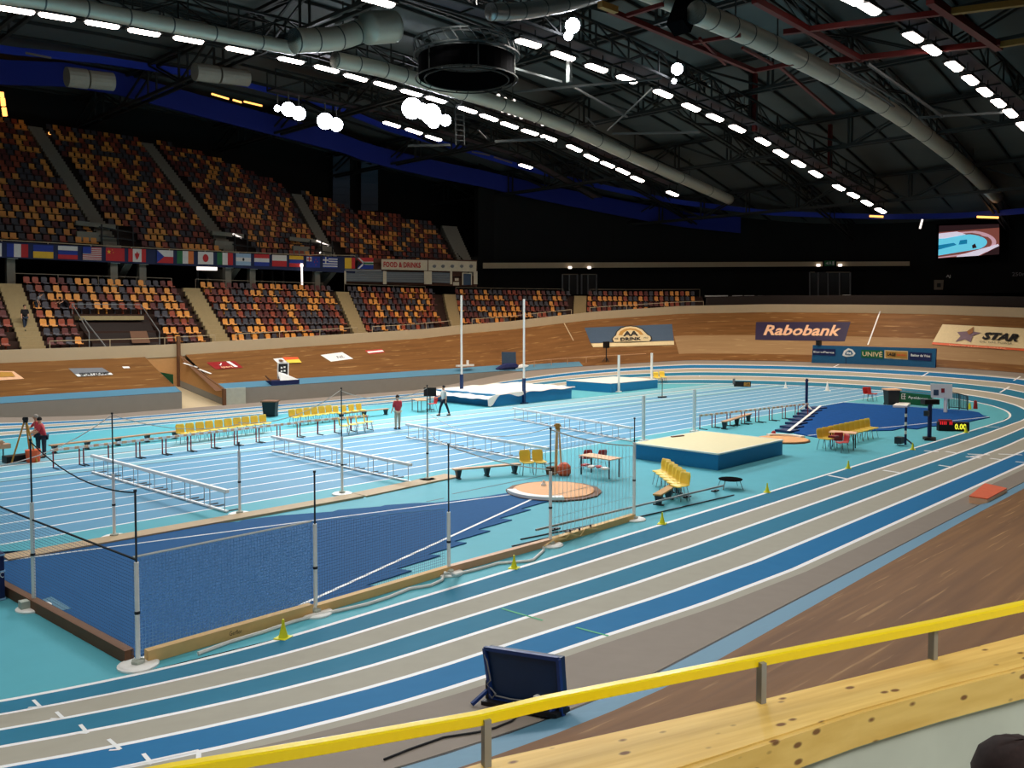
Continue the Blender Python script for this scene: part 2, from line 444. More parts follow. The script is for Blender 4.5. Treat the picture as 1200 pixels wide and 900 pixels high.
# ---- inner wall of the wooden bank (gap at the tunnel)
TQ0, TQ1 = 15.6, 18.5
def qs_range(a, b, st=1.0):
    n = max(1, int(abs(b-a)/st)); return [a+(b-a)*i/n for i in range(n+1)]
full = qs_range(TQ1, TQ0+PER)
mb = MB()
mb.grid(lambda q, t: OV(q, r_edge(q), (bank(q)*SLOPE*(r_edge(q)-16.5))*(1-t)+(z_edge(q)+.01)*t), full, [0, 1], 0)
mb.add([(UL+TQ0, VC+RB, 0), (UL+TQ0, VC+RB, 1.07), (UL+TQ0, VC+RB+.5, 1.2), (UL+TQ0, VC+RB+.5, 0)], [(0, 1, 2, 3)], 0)
struct(mb.build('wall_track_edge', ['wall_grey']))
# ---- blue band + wooden bank + pale ply band
mb = MB(); uv = []
def wood_strip(q0, q1, r0, r1, mi, nr=1, st=1.0):
    us = qs_range(q0, q1, st); vs = frange(r0, r1, nr)
    def rr(q, r):
        if r <= 24.75: return r_edge(q)+(r-RB)*(1-.25*nearf(q))
        a = r_edge(q)+1.0-.25*nearf(q); return a+(R_RIM-a)*(r-24.75)/(R_RIM-24.75)
    mb.grid(lambda q, r: OV(q, rr(q, r), z_wood(q, rr(q, r))), us, list(reversed(vs)), mi)
    for r in reversed(vs):
        for q in us: uv.append((q, rr(q, r)))
hb = lambda x, y: rq(*hit(x, y)[:2])
rp0, rp1 = hb(900, 403)[0], hb(900, 386)[0]
qp0 = hb(790, 394)[1]
wood_strip(TQ1, TQ0+PER, RB, 23.83, 2)
wood_strip(TQ1, 54, 23.83, 24.75, 1); wood_strip(54, 118, 23.83, 24.75, 0); wood_strip(118, TQ0+PER, 23.83, 24.75, 1)
wood_strip(TQ1, qp0, 24.75, R_RIM, 0, 5); wood_strip(112, TQ0+PER, 24.75, R_RIM, 0, 5)
wood_strip(qp0, 112, 24.75, rp0, 0, 2); wood_strip(qp0, 112, rp0, rp1, 3, 2); wood_strip(qp0, 112, rp1, R_RIM, 0, 2)
bank_o = mb.build('velodrome_bank', ['bank_wood', 'edge_blue', 'dark_joint', 'bank_wood_pale'], uvs=uv); struct(bank_o)
# thin white measuring seams up the bank
# ---- rim parapet
mb = MB()
def rim(q0, q1):
    us = qs_range(q0, q1)
    prof = lambda q: [(R_RIM-.02, z_rim(q)-.1), (R_RIM-.02, z_rim(q)+.8), (R_RIM+.28, z_rim(q)+.8), (R_RIM+.28, z_rim(q)-.6)]
    mb.grid(lambda q, i: OV(q, *prof(q)[int(i)]), us, [3, 2, 1, 0], 0)
rim(-20, 110)
struct(mb.build('trim_rim', ['rim_cream']))
mb = MB()
us = qs_range(-20, 67.6)
mb.grid(lambda q, i: OV(q, (29.75, 31.1)[i], max(z_rim(q)+.35, 3.7)), us, [0, 1], 0)
us = qs_range(67.4, 110)
mb.grid(lambda q, i: OV(q, (29.75, 38)[i], (z_rim(q)+.5, z_rim(q)+.7)[i]), us, [0, 1], 0)
mb.grid(lambda q, i: OV(q, 31.2, z_rim(q)+(1.75 if i else .5)), us, [1, 0], 1)
mb.grid(lambda q, i: OV(q, 31.2+.12*i, z_rim(q)+1.75), us, [1, 0], 2)
struct(mb.build('wall_outer_balustrade', ['stand_dark', 'upper_dark', 'brown_panel']))
# ---- tunnel through the bank
u0, u1 = UL+TQ0, UL+TQ1-.55
zt = lambda v: (v-54.25)*1.0/5.7
mb = MB()
mb.add([(u0, 54.25, 0), (u1+.55, 54.25, 0), (u1, 60, 1.0), (u0, 60, 1.0)], [(0, 1, 2, 3)], 0)
mb.add([(u0, 54.25, 0), (u0, 60, 1.0), (u0, 60, 3.1), (u0, 54.25, 1.07)], [(0, 1, 2, 3)], 1)
vs = frange(54.25, 60, 6)
mb.grid(lambda v, i: (u1+.55-(v-54.25)*.09, v, (zt(v) if i == 0 else (zt(v)+.45 if i == 1 else z_wood(TQ1, v-VC)+.03))), vs, [0, 1], 2)
mb.grid(lambda v, i: (u1+.55-(v-54.25)*.09, v, (zt(v) if i == 0 else (zt(v)+.45 if i == 1 else z_wood(TQ1, v-VC)+.03))), vs, [1, 2], 3)
mb.grid(lambda v, i: (u1+.55-(v-54.25)*.09+.12*i, v, z_wood(TQ1, v-VC)+.05), vs, [1, 0], 4)
mb.add([(u0-3.0, 60.02, 1.0), (u1+.6, 60.02, 1.0), (u1+.6, 60.02, 3.3), (u0-3.0, 60.02, 3.3)], [(0, 1, 2, 3)], 3)
mb.box((u1+.02, 59.9, 2.6), (.22, .22, 4.0), 4); mb.box((u1+.56, 54.2, .55), (.2, .2, 1.15), 4)
mb.box((u1+1.35, 54.2, .55), (1.5, .14, 1.16), 5)
mb.add([(u1+.0, 54.27, 1.0), (u1+.55, 54.27, 1.0), (u1+.02, 60, 3.2), (u1, 60, 3.2)], [(0, 1, 2, 3)], 4)
M['panel_wood'] = mat('panel_wood', (196, 146, 92), .6, vary=.08)
M['tunnel_floor'] = mat('tunnel_floor', (196, 178, 144), .8, vary=.06)
struct(mb.build('wall_tunnel', ['tunnel_floor', 'wall_grey', 'wall_grey', 'panel_wood', 'timber_dark', 'concrete']))
# ---- lower stand
NROW = 8
rk = lambda k: 31.1+.83*k
zk = lambda k: 3.75+.607*k
us = qs_range(-20, 67.5)
mb = MB()
pr = []
for k in range(NROW): pr += [(rk(k)-.05, zk(k)-.607 if k else 3.4), (rk(k)-.05, zk(k))]
pr += [(38.0, zk(NROW-1)), (38.0, 8.3)]
mb.grid(lambda q, i: OV(q, *pr[int(i)]), us, list(range(len(pr)-1, -1, -1)), 0)
mb.grid(lambda t, i: OV(67.5, 31+7*t, (3.0, 4.0+4.4*t)[i]), frange(0, 1, 8), [0, 1], 0)
struct(mb.build('lower_stand_terrace', ['stand_dark']))
AIS = [(9.0, 9.3), (22.2, 22.5), (35.2, 37.0), (46.2, 48.2), (57.0, 58.4)]
def aq(i, k, n=7): return AIS[i][0]+(AIS[i][1]-AIS[i][0])*k/n
for i in range(5):
    mb = MB()
    w = .72
    for k in range(NROW):
        for s in range(2):
            z = zk(k)+.3*s-.28; r0 = rk(k)-.05+.415*s-.415; r1 = r0+.415
            if z+.3 < z_rim(aq(i, k))+.45: continue
            qa = aq(i, k+.5*s)
            f = RB/r0 if qa > 45 else 1
            if z+.3 > 3.3:
                P4 = [OV(qa-w*f, r0, 0), OV(qa+w*f, r0, 0), OV(qa+w*f+.05, r1, 0), OV(qa-w*f+.05, r1, 0)]
                P4 = [(p.x, p.y) for p in P4]
                mb.prism(P4, z-.1, z+.3)
    # top landing joining the concourse
    t = tag(mb.build('aisle_stairs', ['stair_concrete']), ['concrete aisle stairs of the lower stand where a dark figure walks down', 'concrete aisle stairs just left of centre of the lower stand, right of the vomitory block',
         'concrete aisle stairs of the lower stand left of the kiosk front', 'concrete aisle stairs rising to the dark corner of the kiosk wall', 'short concrete aisle stairs in front of the glazed double doors'][i], 'stairs', 'aisle stairs of the lower stand')
# ---- upper stand
NUP = [(-20, 20), (28, 20), (33, 18), (38.4, 14), (44.3, 11), (46.5, 10), (50, 9), (60, 9)]
rku = lambda k: 39.0+.8*k
zku = lambda k: 11.3+.6*k
QUE = 50.4
mb = MB()
us = qs_range(-18, QUE, .8)
for i in range(len(us)-1):
    q = (us[i]+us[i+1])/2; n = int(round(table(NUP, q)))
    pr = [(38.4, 11.3)]
    for k in range(n): pr += [(rku(k)-.05, zku(k)-.6 if k else 11.3), (rku(k)-.05, zku(k))]
    pr += [(rku(n), zku(n-1)), (rku(n), zku(n-1)+.25), (rku(n)+.15, zku(n-1)+.25), (rku(n)+.15, zku(n-1)-3)]
    mb.grid(lambda a, b: OV(a, *pr[int(b)]), [us[i], us[i+1]], list(range(len(pr)-1, -1, -1)), 0)
# raked underside
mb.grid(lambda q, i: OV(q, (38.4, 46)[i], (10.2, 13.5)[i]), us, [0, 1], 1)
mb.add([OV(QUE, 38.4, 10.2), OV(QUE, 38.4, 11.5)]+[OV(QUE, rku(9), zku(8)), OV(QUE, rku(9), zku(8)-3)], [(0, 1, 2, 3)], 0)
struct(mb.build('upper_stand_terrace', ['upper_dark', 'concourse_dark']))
UA = [(5.5, 5.2), (17.2, 16.3), (27.2, 26.3), (37.4, 39.8), (50.5, 51.6)]
def uaq(i, k): return UA[i][0]+(UA[i][1]-UA[i][0])*k/(14 if i > 2 else 20)
for i in range(1, 5):
    mb = MB()
    qe = uaq(i, 10); n = int(table(NUP, min(qe, 50)))
    for k in range(n):
        for s in range(2):
            z = zku(k)+.3*s-.3; r0 = rku(k)-.45+.4*s; r1 = r0+.4; qa = uaq(i, k+.5*s); w = .6 if i < 4 else .5
            P4 = [OV(qa-w, r0), OV(qa+w, r0), OV(qa+w, r1), OV(qa-w, r1)]
            mb.prism([(p.x, p.y) for p in P4], z-(.3 if i < 4 else .6), z+.32)
    tag(mb.build('aisle_stairs', ['concrete_dim']), ['', 'grey aisle stairs on the left of the upper stand, above the red star flag', 'grey aisle stairs in mid upper stand above the white flag with red disc',
         'grey aisle stairs on the right of the upper stand near the two bright floodlight pairs', 'stepped stairs closing the right end of the upper stand'][i], 'stairs', 'aisle stairs of the upper stand')
# ---- concourse floor, dark back wall, outer walls
mb = MB()
us = qs_range(-20, 115, 1.5)
mb.grid(lambda q, r: OV(q, r, 8.3), us, [57, 38], 0)
struct(mb.build('floor_concourse', ['concourse_dark']))
mb = MB()
mb.grid(lambda q, z: OV(q, 45.0, z), qs_range(-20, 53, 1.5), [13, 8.3], 0)
mb.grid(lambda q, z: OV(q, 57.0, z), qs_range(-20, 62, 2), [30, 8], 0)
mb.add([OV(53, 45, 8.3), OV(62, 57, 8.3), OV(62, 57, 30), OV(53, 45, 30)], [(0, 1, 2, 3)], 0)
mb.grid(lambda q, z: OV(q, 46.0, z), qs_range(53, 135, 1.5), [26, 12.4, 8, 0], 0)
struct(mb.build('wall_back', ['black_wall']))
# ---- roof
def zc(u): return max(16.2, 27.0-.0024*(u-33)**2)
mb = MB()
mb.grid(lambda u, v: (u, v, zc(u)), frange(-30, 112, 40), frange(92, -20, 20), 0)
for v in frange(-10, 90, 25):
    for a, b in zip(frange(-20, 104, 14), frange(-20, 104, 14)[1:]): mb.bar((a, v, zc(a)-.12), (b, v, zc(b)-.12), .14, .22, 1)
struct(mb.build('ceiling', ['ceiling', 'truss']))
# ---- camera-side walkway
mb = MB(); mb.add([(-6, -6, 2.9), (14, -6, 2.9), (14, -2.0, 2.9), (5.2, .85, 2.9), (2.6, 1.8, 2.9), (-6, 4.5, 2.9)], [(0, 1, 2, 3, 4, 5)], 0)
struct(mb.build('floor_walkway', ['concrete']))
# ================================================================ FOREGROUND BARRIER
ZB = 4.3
inner = [G(x, y, ZB) for x, y in [(300, 975), (580, 889), (892, 820), (1094, 771), (1240, 733), (1500, 668)]]
outer = [G(x, y, ZB) for x, y in [(560, 975), (800, 899), (1000, 834), (1100, 806), (1215, 777), (1440, 722)]]
Q4 = inner
t = thing('wooden_barrier', 'knotty pine topped barrier of grey concrete running along the bottom right', 'barrier', (inner[1].x, inner[1].y, 2.9))
mb = MB(); n = len(inner)
mid = [(a+b)/2 for a, b in zip(inner, outer)]
def cap(A, B, z0, z1, mb):
    k = len(A); vs = [Vector((p.x, p.y, z)) for z in (z0, z1) for p in A]+[Vector((p.x, p.y, z)) for z in (z0, z1) for p in B]
    fs = []
    for i in range(k-1):
        a0, a1, b0, b1 = i, k+i, 2*k+i, 3*k+i
        fs += [(a1, b1, b1+1, a1+1), (a0+1, b0+1, b0, a0), (a0, a1, a1+1, a0+1), (b0+1, b1+1, b1, b0)]
    fs += [(0, 2*k, 3*k, k), (k-1, 2*k-1, 4*k-1, 3*k-1)]
    mb.add(vs, fs)
def lerp_l(A, B, t): return [a.lerp(b, t) for a, b in zip(A, B)]
cap(inner, lerp_l(inner, outer, .985), ZB-.045, ZB, mb)
mb.build('top_board', ['knotty_pine'], t, world=True)
mb = MB(); cap(lerp_l(inner, outer, .99), lerp_l(inner, outer, 1.06), ZB-.15, ZB-.006, mb)
o = mb.build('front_board', ['knotty_pine'], t, world=True)
mb = MB(); cap(lerp_l(inner, outer, .08), lerp_l(inner, outer, .93), 2.9, ZB-.045, mb)
mb.build('concrete_base', ['concrete'], t, world=True)
# yellow handrail
rl = thing('handrail', 'bright yellow handrail on short steel posts above the pine board', 'handrail', (inner[1].x, inner[1].y, ZB))
ZH = ZB+.178
pts = [G(x, y, ZH) for x, y in [(-60, 957), (200, 903), (380, 873), (560, 841), (640, 822), (892, 772), (1094, 732), (1215, 706), (1420, 655)]]
def rail_mesh(pts, w, h):
    mb = MB(); sec = [(-.5, -.42), (-.5, .18), (-.42, .34), (-.16, .36), (-.12, .5), (.34, .5), (.48, .4), (.5, -.42), (.42, -.5), (-.42, -.5)]
    m = len(sec); vs = []; fs = []
    for i, p in enumerate(pts):
        d = (pts[min(i+1, len(pts)-1)]-pts[max(i-1, 0)]).normalized(); s = Vector((d.y, -d.x, 0)).normalized()
        for a, b in sec: vs.append(p+s*a*w+Vector((0, 0, b*h)))
    for i in range(len(pts)-1):
        for k in range(m): fs.append((i*m+k, i*m+(k+1) % m, (i+1)*m+(k+1) % m, (i+1)*m+k))
    mb.add(vs, fs); return mb
rail_mesh(pts, .062, .044).build('rail', ['yellow_rail'], rl, world=True)
for x, yb in [(570, 897), (892, 823), (1093, 772)]:
    g = G(x, yb, ZB); mb = MB(); mb.box((g.x, g.y, ZB+.09), (.028, .034, .18), rz=-.35)
    mb.build('post', ['steel'], rl, world=True)
# ================================================================ LED screen seen from behind
def led_screen():
    A = hs(572, 822); A2 = hs(660, 838)
    t = thing('led_screen', 'dark blue backed display screen standing beside the outer lane, seen from behind', 'screen', (A.x, A.y, A.z))
    # plane through its lower edge
    def S(px, py):                       # upright plane through the two foot points
        d = Vector(ray(px, py)); O = Vector((0, 0, EYE)); e = (A2-A); nrm = Vector((-e.y, e.x, 0))
        tt = (A-O).dot(nrm)/d.dot(nrm); return O+d*tt
    tl, tr, br, bl = S(569, 759), S(655.5, 772), S(660, 838), S(577, 818)
    e = (A2-A).normalized(); nrm = Vector((-e.y, e.x, 0))
    if nrm.dot(Vector((0, 0, EYE))-A) < 0: nrm = -nrm
    box_quad([tl, tr, br, bl], -nrm, .12).build('housing', ['mat_navy_screen'], t, world=True)
    mb = MB()
    for a, b in ((tl, tr), (tr, br), (bl, tl), (br, bl)): mb.bar(a+nrm*.02, b+nrm*.02, .05, .05)
    mb.build('frame', ['navy_frame'], t, world=True)
    mb = MB(); g = hs(553, 827)
    mb.bar(S(572, 808), (g.x, g.y, g.z+.02), .045); mb.build('leg', ['navy_frame'], t, world=True)
    mb = MB(); g = hs(641, 842); mb.bar(S(652, 826), (g.x, g.y, g.z+.02), .045); mb.build('leg', ['navy_frame'], t, world=True)
    mb = MB(); mb.bar(A+Vector((0, 0, .03)), A2+Vector((0, 0, .03)), .3, .06)
    mb.bar(A, A+Vector((0, 0, .3)), .05); mb.bar(A2, A2+Vector((0, 0, .3)), .05)
    mb.build('base_frame', ['black'], t, world=True)
    mb = MB(); o = nrm*.04
    mb.tube([S(x, y)+o for x, y in [(570, 766), (573, 775), (575, 786), (577, 796), (573, 801), (578, 806), (583, 812), (579, 817), (576, 812)]], .012, 5)
    mb.tube([S(x, y)+o for x, y in [(583, 814), (600, 818), (617, 820), (634, 817)]], .012, 5)
    mb.build('cable', ['grey'], t, world=True)
    mb = MB(); c = S(631, 816)+o; mb.box(c, (.08, .05, .05)); mb.box(c+Vector((.03, 0, -.06)), (.03, .04, .07)); mb.build('plug', ['white'], t, world=True)
M['mat_navy_screen'] = mat('mat_navy_screen', (12, 44, 82), .5, vary=.1)
M['navy_frame'] = mat('navy_frame', (20, 52, 116), .45)
led_screen()
mb = MB(); mb.tube([hs(x, y, .02) for x, y in [(450, 890), (480, 878), (520, 864), (560, 858), (580, 853), (600, 845), (612, 834)]], .014, 6)
tag(mb.build('power_cable', ['rope_black']), 'thin black cable on the grey floor running to the display screen', 'cable')
mb = MB(); a, b, c, d = G(1135, 583.5), G(1163, 591.5), G(1181, 579), G(1153, 571)
ht = .28
lo = [G(1135.5, 589.5), G(1157, 593), G(1180, 580), G(1154, 574)]
bx = thing('orange_box', 'flat orange lidded box on the grey outer lane at the right', 'box', (lo[0].x, lo[0].y, 0))
mb.prism([(p.x, p.y) for p in lo], 0, .2); mb.build('base', ['orange_light'], bx, world=True)
mb = MB(); mb.prism([(p.x, p.y) for p in lo], .2, .235); mb.build('lid', ['orange'], bx, world=True)
# spectator whose dark head shows in the corner
def hp(px, py, dep):
    d = ray(px, py); return Vector((d[0]*dep, d[1]*dep, EYE+d[2]*dep))
# ================================================================ PEOPLE
def skin_mesh(verts, edges, root, sub=1):
    me = bpy.data.meshes.new('body'); me.from_pydata([tuple(v[0]) for v in verts], edges, [])
    ob = bpy.data.objects.new('body', me); col.objects.link(ob)
    ob.modifiers.new('s', 'SKIN'); sl = me.skin_vertices[0].data
    for i, v in enumerate(verts):
        r = v[1]; r = r if isinstance(r, tuple) else (r, r)
        sl[i].radius = r; sl[i].use_root = (i == root)
    m = ob.modifiers.new('u', 'SUBSURF'); m.levels = sub; m.render_levels = sub
    out = baked(ob); bpy.data.objects.remove(ob); bpy.data.meshes.remove(me)
    out.polygons.foreach_set('use_smooth', [True]*len(out.polygons)); return out
def person(label, loc, rz, h=1.8, shirt='shirt_red', trouser='trouser_dark', hair='hair_dark', stride=0.0, arms=(.1, .1), elbow=(.15, .15), lean=0.0, hairlong=False, group=None):
    """x = to the person's right, y = forward"""
    s = h/1.8
    t = thing('person', label, 'person', loc, rz, group)
    def L(x, y, z):
        k = max(0, z-.95); return Vector((x, y+math.sin(lean)*k, .95*min(1, z/.95)+math.cos(lean)*k if z > .95 else z))*s
    vs = []; es = []
    def av(p, r, parent=None):
        vs.append((p, r if isinstance(r, tuple) else (r, r))); i = len(vs)-1
        if parent is not None: es.append((parent, i))
        return i
    pel = av(L(0, 0, .96), (.15*s, .11*s)); wa = av(L(0, 0, 1.1), (.135*s, .10*s), pel); ch = av(L(0, .01, 1.32), (.165*s, .115*s), wa)
    nb = av(L(0, 0, 1.47), (.09*s, .075*s), ch); nk = av(L(0, .01, 1.54), .055*s, nb); jw = av(L(0, .03, 1.6), (.066*s, .078*s), nk); hd = av(L(0, .015, 1.69), (.076*s, .095*s), jw); tp = av(L(0, 0, 1.765), (.055*s, .065*s), hd)
    nose = av(L(0, .13, 1.66), .013*s, hd)
    for sd in (-1, 1): av(L(sd*.085, 0, 1.67), (.012*s, .02*s), hd)
    torso = (0, 1, 2, 3)
    arm_ids = []; hand_pts = []
    for k, sd in enumerate((-1, 1)):
        a = arms[k]; e = elbow[k]
        sh = av(L(sd*.19, 0, 1.44), .058*s, ch)
        el_p = L(sd*(.22+.03*abs(a)), math.sin(a)*.3, 1.44-.3*math.cos(a)); el = av(el_p, .043*s, sh)
        wr_p = el_p+Vector((sd*.01, math.sin(a+e)*.26, -.26*math.cos(a+e)))*s; wr = av(wr_p, .03*s, el)
        dr = (wr_p-el_p).normalized()
        pm = av(wr_p+dr*.06*s, (.034*s, .018*s), wr)
        side = Vector((0, 1, 0))-dr*dr.y
        side = side.normalized() if side.length > .1 else Vector((0, 0, 1))
        for f in range(4):
            o = side*(.024-.016*f)*s; l = (.075, .085, .08, .062)[f]*s
            b1 = av(wr_p+dr*.10*s+o, .0085*s, pm); av(wr_p+dr*(.10*s+l*.55)+o+Vector((-sd*.012*s, 0, 0)), .0075*s, b1)
        av(wr_p+dr*.075*s+side*.05*s, .010*s, pm)
        arm_ids.append((sh, el, wr))
    leg_ids = []
    for k, sd in enumerate((-1, 1)):
        st = stride*(1 if sd > 0 else -1)
        hp_ = av(L(sd*.09, 0, .9), .088*s, pel); kn_p = L(sd*.1, math.sin(st)*.42, .9-.42*math.cos(st)); kn = av(kn_p, .058*s, hp_)
        an_p = Vector((sd*.105*s, kn_p.y+math.sin(st*.7-abs(stride)*.25)*.4*s, .09*s)); an = av(an_p, .042*s, kn)
        av(an_p+Vector((0, -.03, -.05))*s, .038*s, an); av(an_p+Vector((0, .15, -.055))*s, (.042*s, .03*s), an)
        leg_ids.append((hp_, kn, an))
    me = skin_mesh(vs, es, 0); me.materials.append(M['skin'])
    body = bpy.data.objects.new('body', me); col.objects.link(body); body.parent = t
    # shirt
    sv = []; se = []
    def cp(i, g): r = vs[i][1]; sv.append((vs[i][0], (r[0]+g, r[1]+g))); return len(sv)-1
    a = cp(1, .022); b = cp(2, .02); c = cp(3, .014); p = cp(0, .012); se += [(p, a), (a, b), (b, c)]
    for sh, el, wr in arm_ids:
        x = cp(sh, .018); y = cp(el, .016); se += [(b, x), (x, y)]
    me = skin_mesh(sv, se, 0); me.materials.append(M[shirt]); o = bpy.data.objects.new('shirt', me); col.objects.link(o); o.parent = t
    sv = []; se = []
    p = cp(0, .016)
    for hp_, kn, an in leg_ids:
        x = cp(hp_, .014); y = cp(kn, .018); z = cp(an, .018); se += [(p, x), (x, y), (y, z)]
    me = skin_mesh(sv, se, 0); me.materials.append(M[trouser]); o = bpy.data.objects.new('trousers', me); col.objects.link(o); o.parent = t
    for hp_, kn, an in leg_ids:
        f = vs[an][0]; mb = MB(); mb.tube([f+Vector((0, -.06, -.05))*s, f+Vector((0, .05, -.045))*s, f+Vector((0, .17, -.06))*s], [.045*s, .05*s, .036*s], 8)
        mb.build('shoe', ['shoe'], t)
    mb = MB(); hc = vs[hd][0]
    pts = []
    for i in range(5):
        a = PI*.5*i/4.0
        pts.append((math.cos(a)*.105*s, math.sin(a)*.118*s))
    prof = [(.092*s, -.03*s)]+pts
    mb.lathe((hc.x, hc.y-.018*s, hc.z+.0*s), prof[:-1]+[(.012*s, .118*s)], 12)
    if hairlong: mb.tube([hc+Vector((0, -.07, .03))*s, hc+Vector((0, -.1, -.1))*s, hc+Vector((0, -.09, -.2))*s], [.08*s, .075*s, .04*s], 8)
    mb.build('hair', [hair], t, smooth=True)
    return t
def face(dx, dy): return math.atan2(-dx, dy)      # heading whose forward (+y) is (dx,dy)
p = G(466, 503); person('person in red shirt and beige trousers standing on the sprint lanes with back turned', p, face(.2, 1), 1.84, 'shirt_red', 'trouser_beige', arms=(.15, .15), elbow=(.5, .5))
p = G(520, 487); person('person in white shirt and dark jeans striding past the white covered landing mat', p, face(-1, .25), 1.84, 'shirt_white', 'trouser_dark', stride=.42, arms=(-.2, .3), elbow=(.3, .9))
p = G(52, 536); person('dark haired person in red shirt bending over the case, right of the pair', p, face(-1, .5), 1.76, 'shirt_red', 'trouser_dark', lean=.22, arms=(.5, .6), elbow=(.4, .5), group='officials in red by the tripod')
p = G(45, 533); person('grey haired person in red shirt close behind the tripod, left one of the pair', p, face(-1, .1), 1.78, 'shirt_red', 'trouser_dark', 'hair_grey', lean=.1, arms=(.4, .7), elbow=(.5, .7), group='officials in red by the tripod')
kq = 5
def on_stair(i, k, dq=0): return OV(aq(i, k)+dq, rk(k)+.25, zk(k)+.02)
p = on_stair(0, 2.0); p.z = 5.05; person('person in dark clothes walking down the leftmost aisle stairs', p, face(.1, -1), 1.75, 'shirt_dark', 'trouser_dark', stride=.3)
p = OV(10.3, rk(4)+.2, zk(4)); person('person in grey top beside the stairs, leaning among the seats', p, face(1, -.6), 1.55, 'sign_grey', 'trouser_dark', lean=.5)
p = OV(12.3, rk(4)+.2, zk(4)-.1); person('person all in black bending over the seats right of the leftmost stairs', p, face(-1, -.2), 1.6, 'shirt_dark', 'shirt_dark', lean=.95, arms=(.9, .9))
# the head in the bottom right corner
hc = hp(1199, 926, 2.4)
t = thing('person', 'back of a dark haired head in dark clothing at the bottom right corner', 'person', (hc.x, hc.y, 2.9))
vs = [(Vector((0, 0, .55)), (.17, .12)), (Vector((0, 0, .85)), (.16, .11)), (Vector((0, 0, 1.1)), (.17, .12)), (Vector((0, 0, 1.27)), (.07, .07)), (Vector((0, 0, hc.z-2.9-.07)), (.07, .08)), (Vector((0, 0, hc.z-2.9+.03)), (.085, .10)),
      (Vector((-.21, 0, 1.17)), .06), (Vector((-.25, .03, .9)), .045), (Vector((-.22, .2, .72)), .032), (Vector((.21, 0, 1.17)), .06), (Vector((.25, .03, .9)), .045), (Vector((.22, .2, .72)), .032),
      (Vector((-.1, 0, .5)), .09), (Vector((-.12, .42, .5)), .07), (Vector((-.12, .44, .08)), .045), (Vector((.1, 0, .5)), .09), (Vector((.12, .42, .5)), .07), (Vector((.12, .44, .08)), .045), (Vector((-.12, .56, .04)), .035), (Vector((.12, .56, .04)), .035)]
es = [(0, 1), (1, 2), (2, 3), (3, 4), (4, 5), (2, 6), (6, 7), (7, 8), (2, 9), (9, 10), (10, 11), (0, 12), (12, 13), (13, 14), (0, 15), (15, 16), (16, 17), (14, 18), (17, 19)]
me = skin_mesh(vs, es, 0, 2); me.materials.append(M['skin']); o = bpy.data.objects.new('body', me); col.objects.link(o); o.parent = t
me = skin_mesh([(v[0], tuple(x+.02 for x in (v[1] if isinstance(v[1], tuple) else (v[1], v[1])))) for v in vs[:3]]+[(vs[i][0], (.07, .07)) for i in (6, 7, 9, 10)], [(0, 1), (1, 2), (2, 3), (3, 4), (2, 5), (5, 6)], 0, 2)
me.materials.append(M['shirt_dark']); o = bpy.data.objects.new('jacket', me); col.objects.link(o); o.parent = t
M['hair_brown'] = mat('hair_brown', (42, 28, 26), .9, vary=.5, scale=60)
mb = MB(); c = Vector((0, 0, hc.z-2.9))
prof = [(.07, -.13), (.105, -.09), (.128, -.02), (.13, .04), (.115, .09), (.08, .125), (.03, .142), (.004, .145)]
mb.lathe(c, prof, 28); mb.lathe(c+Vector((-.085, .04, -.03)), [(.02, -.06), (.05, -.03), (.055, .01), (.035, .05), (.004, .06)], 16)
hm = mb.build('hair', ['hair_brown'], t, smooth=True)
for v in hm.data.vertices:
    v.co += Vector((random.uniform(-1, 1), random.uniform(-1, 1), random.uniform(-1, 1)))*.003
t.rotation_euler.z = face(-.2, 1)
# benches for the seated head
# ================================================================ THROWING CAGES
def disc(mb, c, r, h, n=20, mi=0): mb.lathe(c, [(r, 0), (r, h*.6), (r*.85, h)], n, mi)
def net_post(px, py, h, split, label, weight=False):
    g = G(px, py); t = thing('net_post', label, 'post', g, group='posts of the netted throwing area')
    mb = MB(); mb.tube([(0, 0, 0), (0, 0, split)], .042, 8)
    mb.build('lower_tube', ['white'], t)
    mb = MB(); mb.tube([(0, 0, split), (0, 0, h)], .018, 6); mb.lathe((0, 0, h-.03), [(.03, 0), (.03, .04)], 8); mb.build('upper_tube', ['steel_dark'], t)
    mb = MB(); disc(mb, (0, 0, 0), .34, .05); mb.build('base_plate', ['white'], t)
    mb = MB()
    if weight: mb.box((-.1, .02, .12), (.32, .2, .16))
    else:
        mb.lathe((0, 0, .045), [(.11, 0), (.12, .05), (.05, .08)], 6)
    mb.build('base_clamp', ['concrete'], t)
    mb = MB(); mb.lathe((0, 0, split*.5), [(.05, 0), (.05, .05)], 8); mb.build('collar', ['black'], t)
    return g
NP = {}
for k, (x, y, h, sp, lab) in {
    'a': (162, 780, 3.04, 1.80, 'white net post with round base at the front left corner of the cage'),
    'b': (370, 719, 2.9, 1.83, 'white net post on the near timber, left of the yellow cone'),
    'c': (526, 672, 3.05, 1.45, 'white net post with white hose looped at its foot, mid near side'),
    'd': (645, 639, 3.1, 1.95, 'white net post in front of the plywood throwing circle'),
    'e': (743, 609, 3.02, 2.3, 'white net post at the right end of the near timber, beside the big mat'),
    'f': (40, 713, 3.5, 2.2, 'net post with concrete block at its foot on the left front timber'),
    'g': (134, 630, 3.4, 1.75, 'leftmost net post of the far timber, slender and dark above'),
    'h': (281, 603, 2.2, 1.95, 'net post on the far timber with its top below the yellow chair row'),
    'i': (401, 579, 3.6, 1.95, 'net post on the far timber in front of the four yellow chairs'),
    'j': (501, 563, 3.5, 1.95, 'rightmost net post of the far timber, near the person in red')}.items():
    NP[k] = (net_post(x, y, h, sp, lab, k == 'f'), h, sp)
for i, (x, yb, yt) in enumerate([(161, 640, 570)]): pass
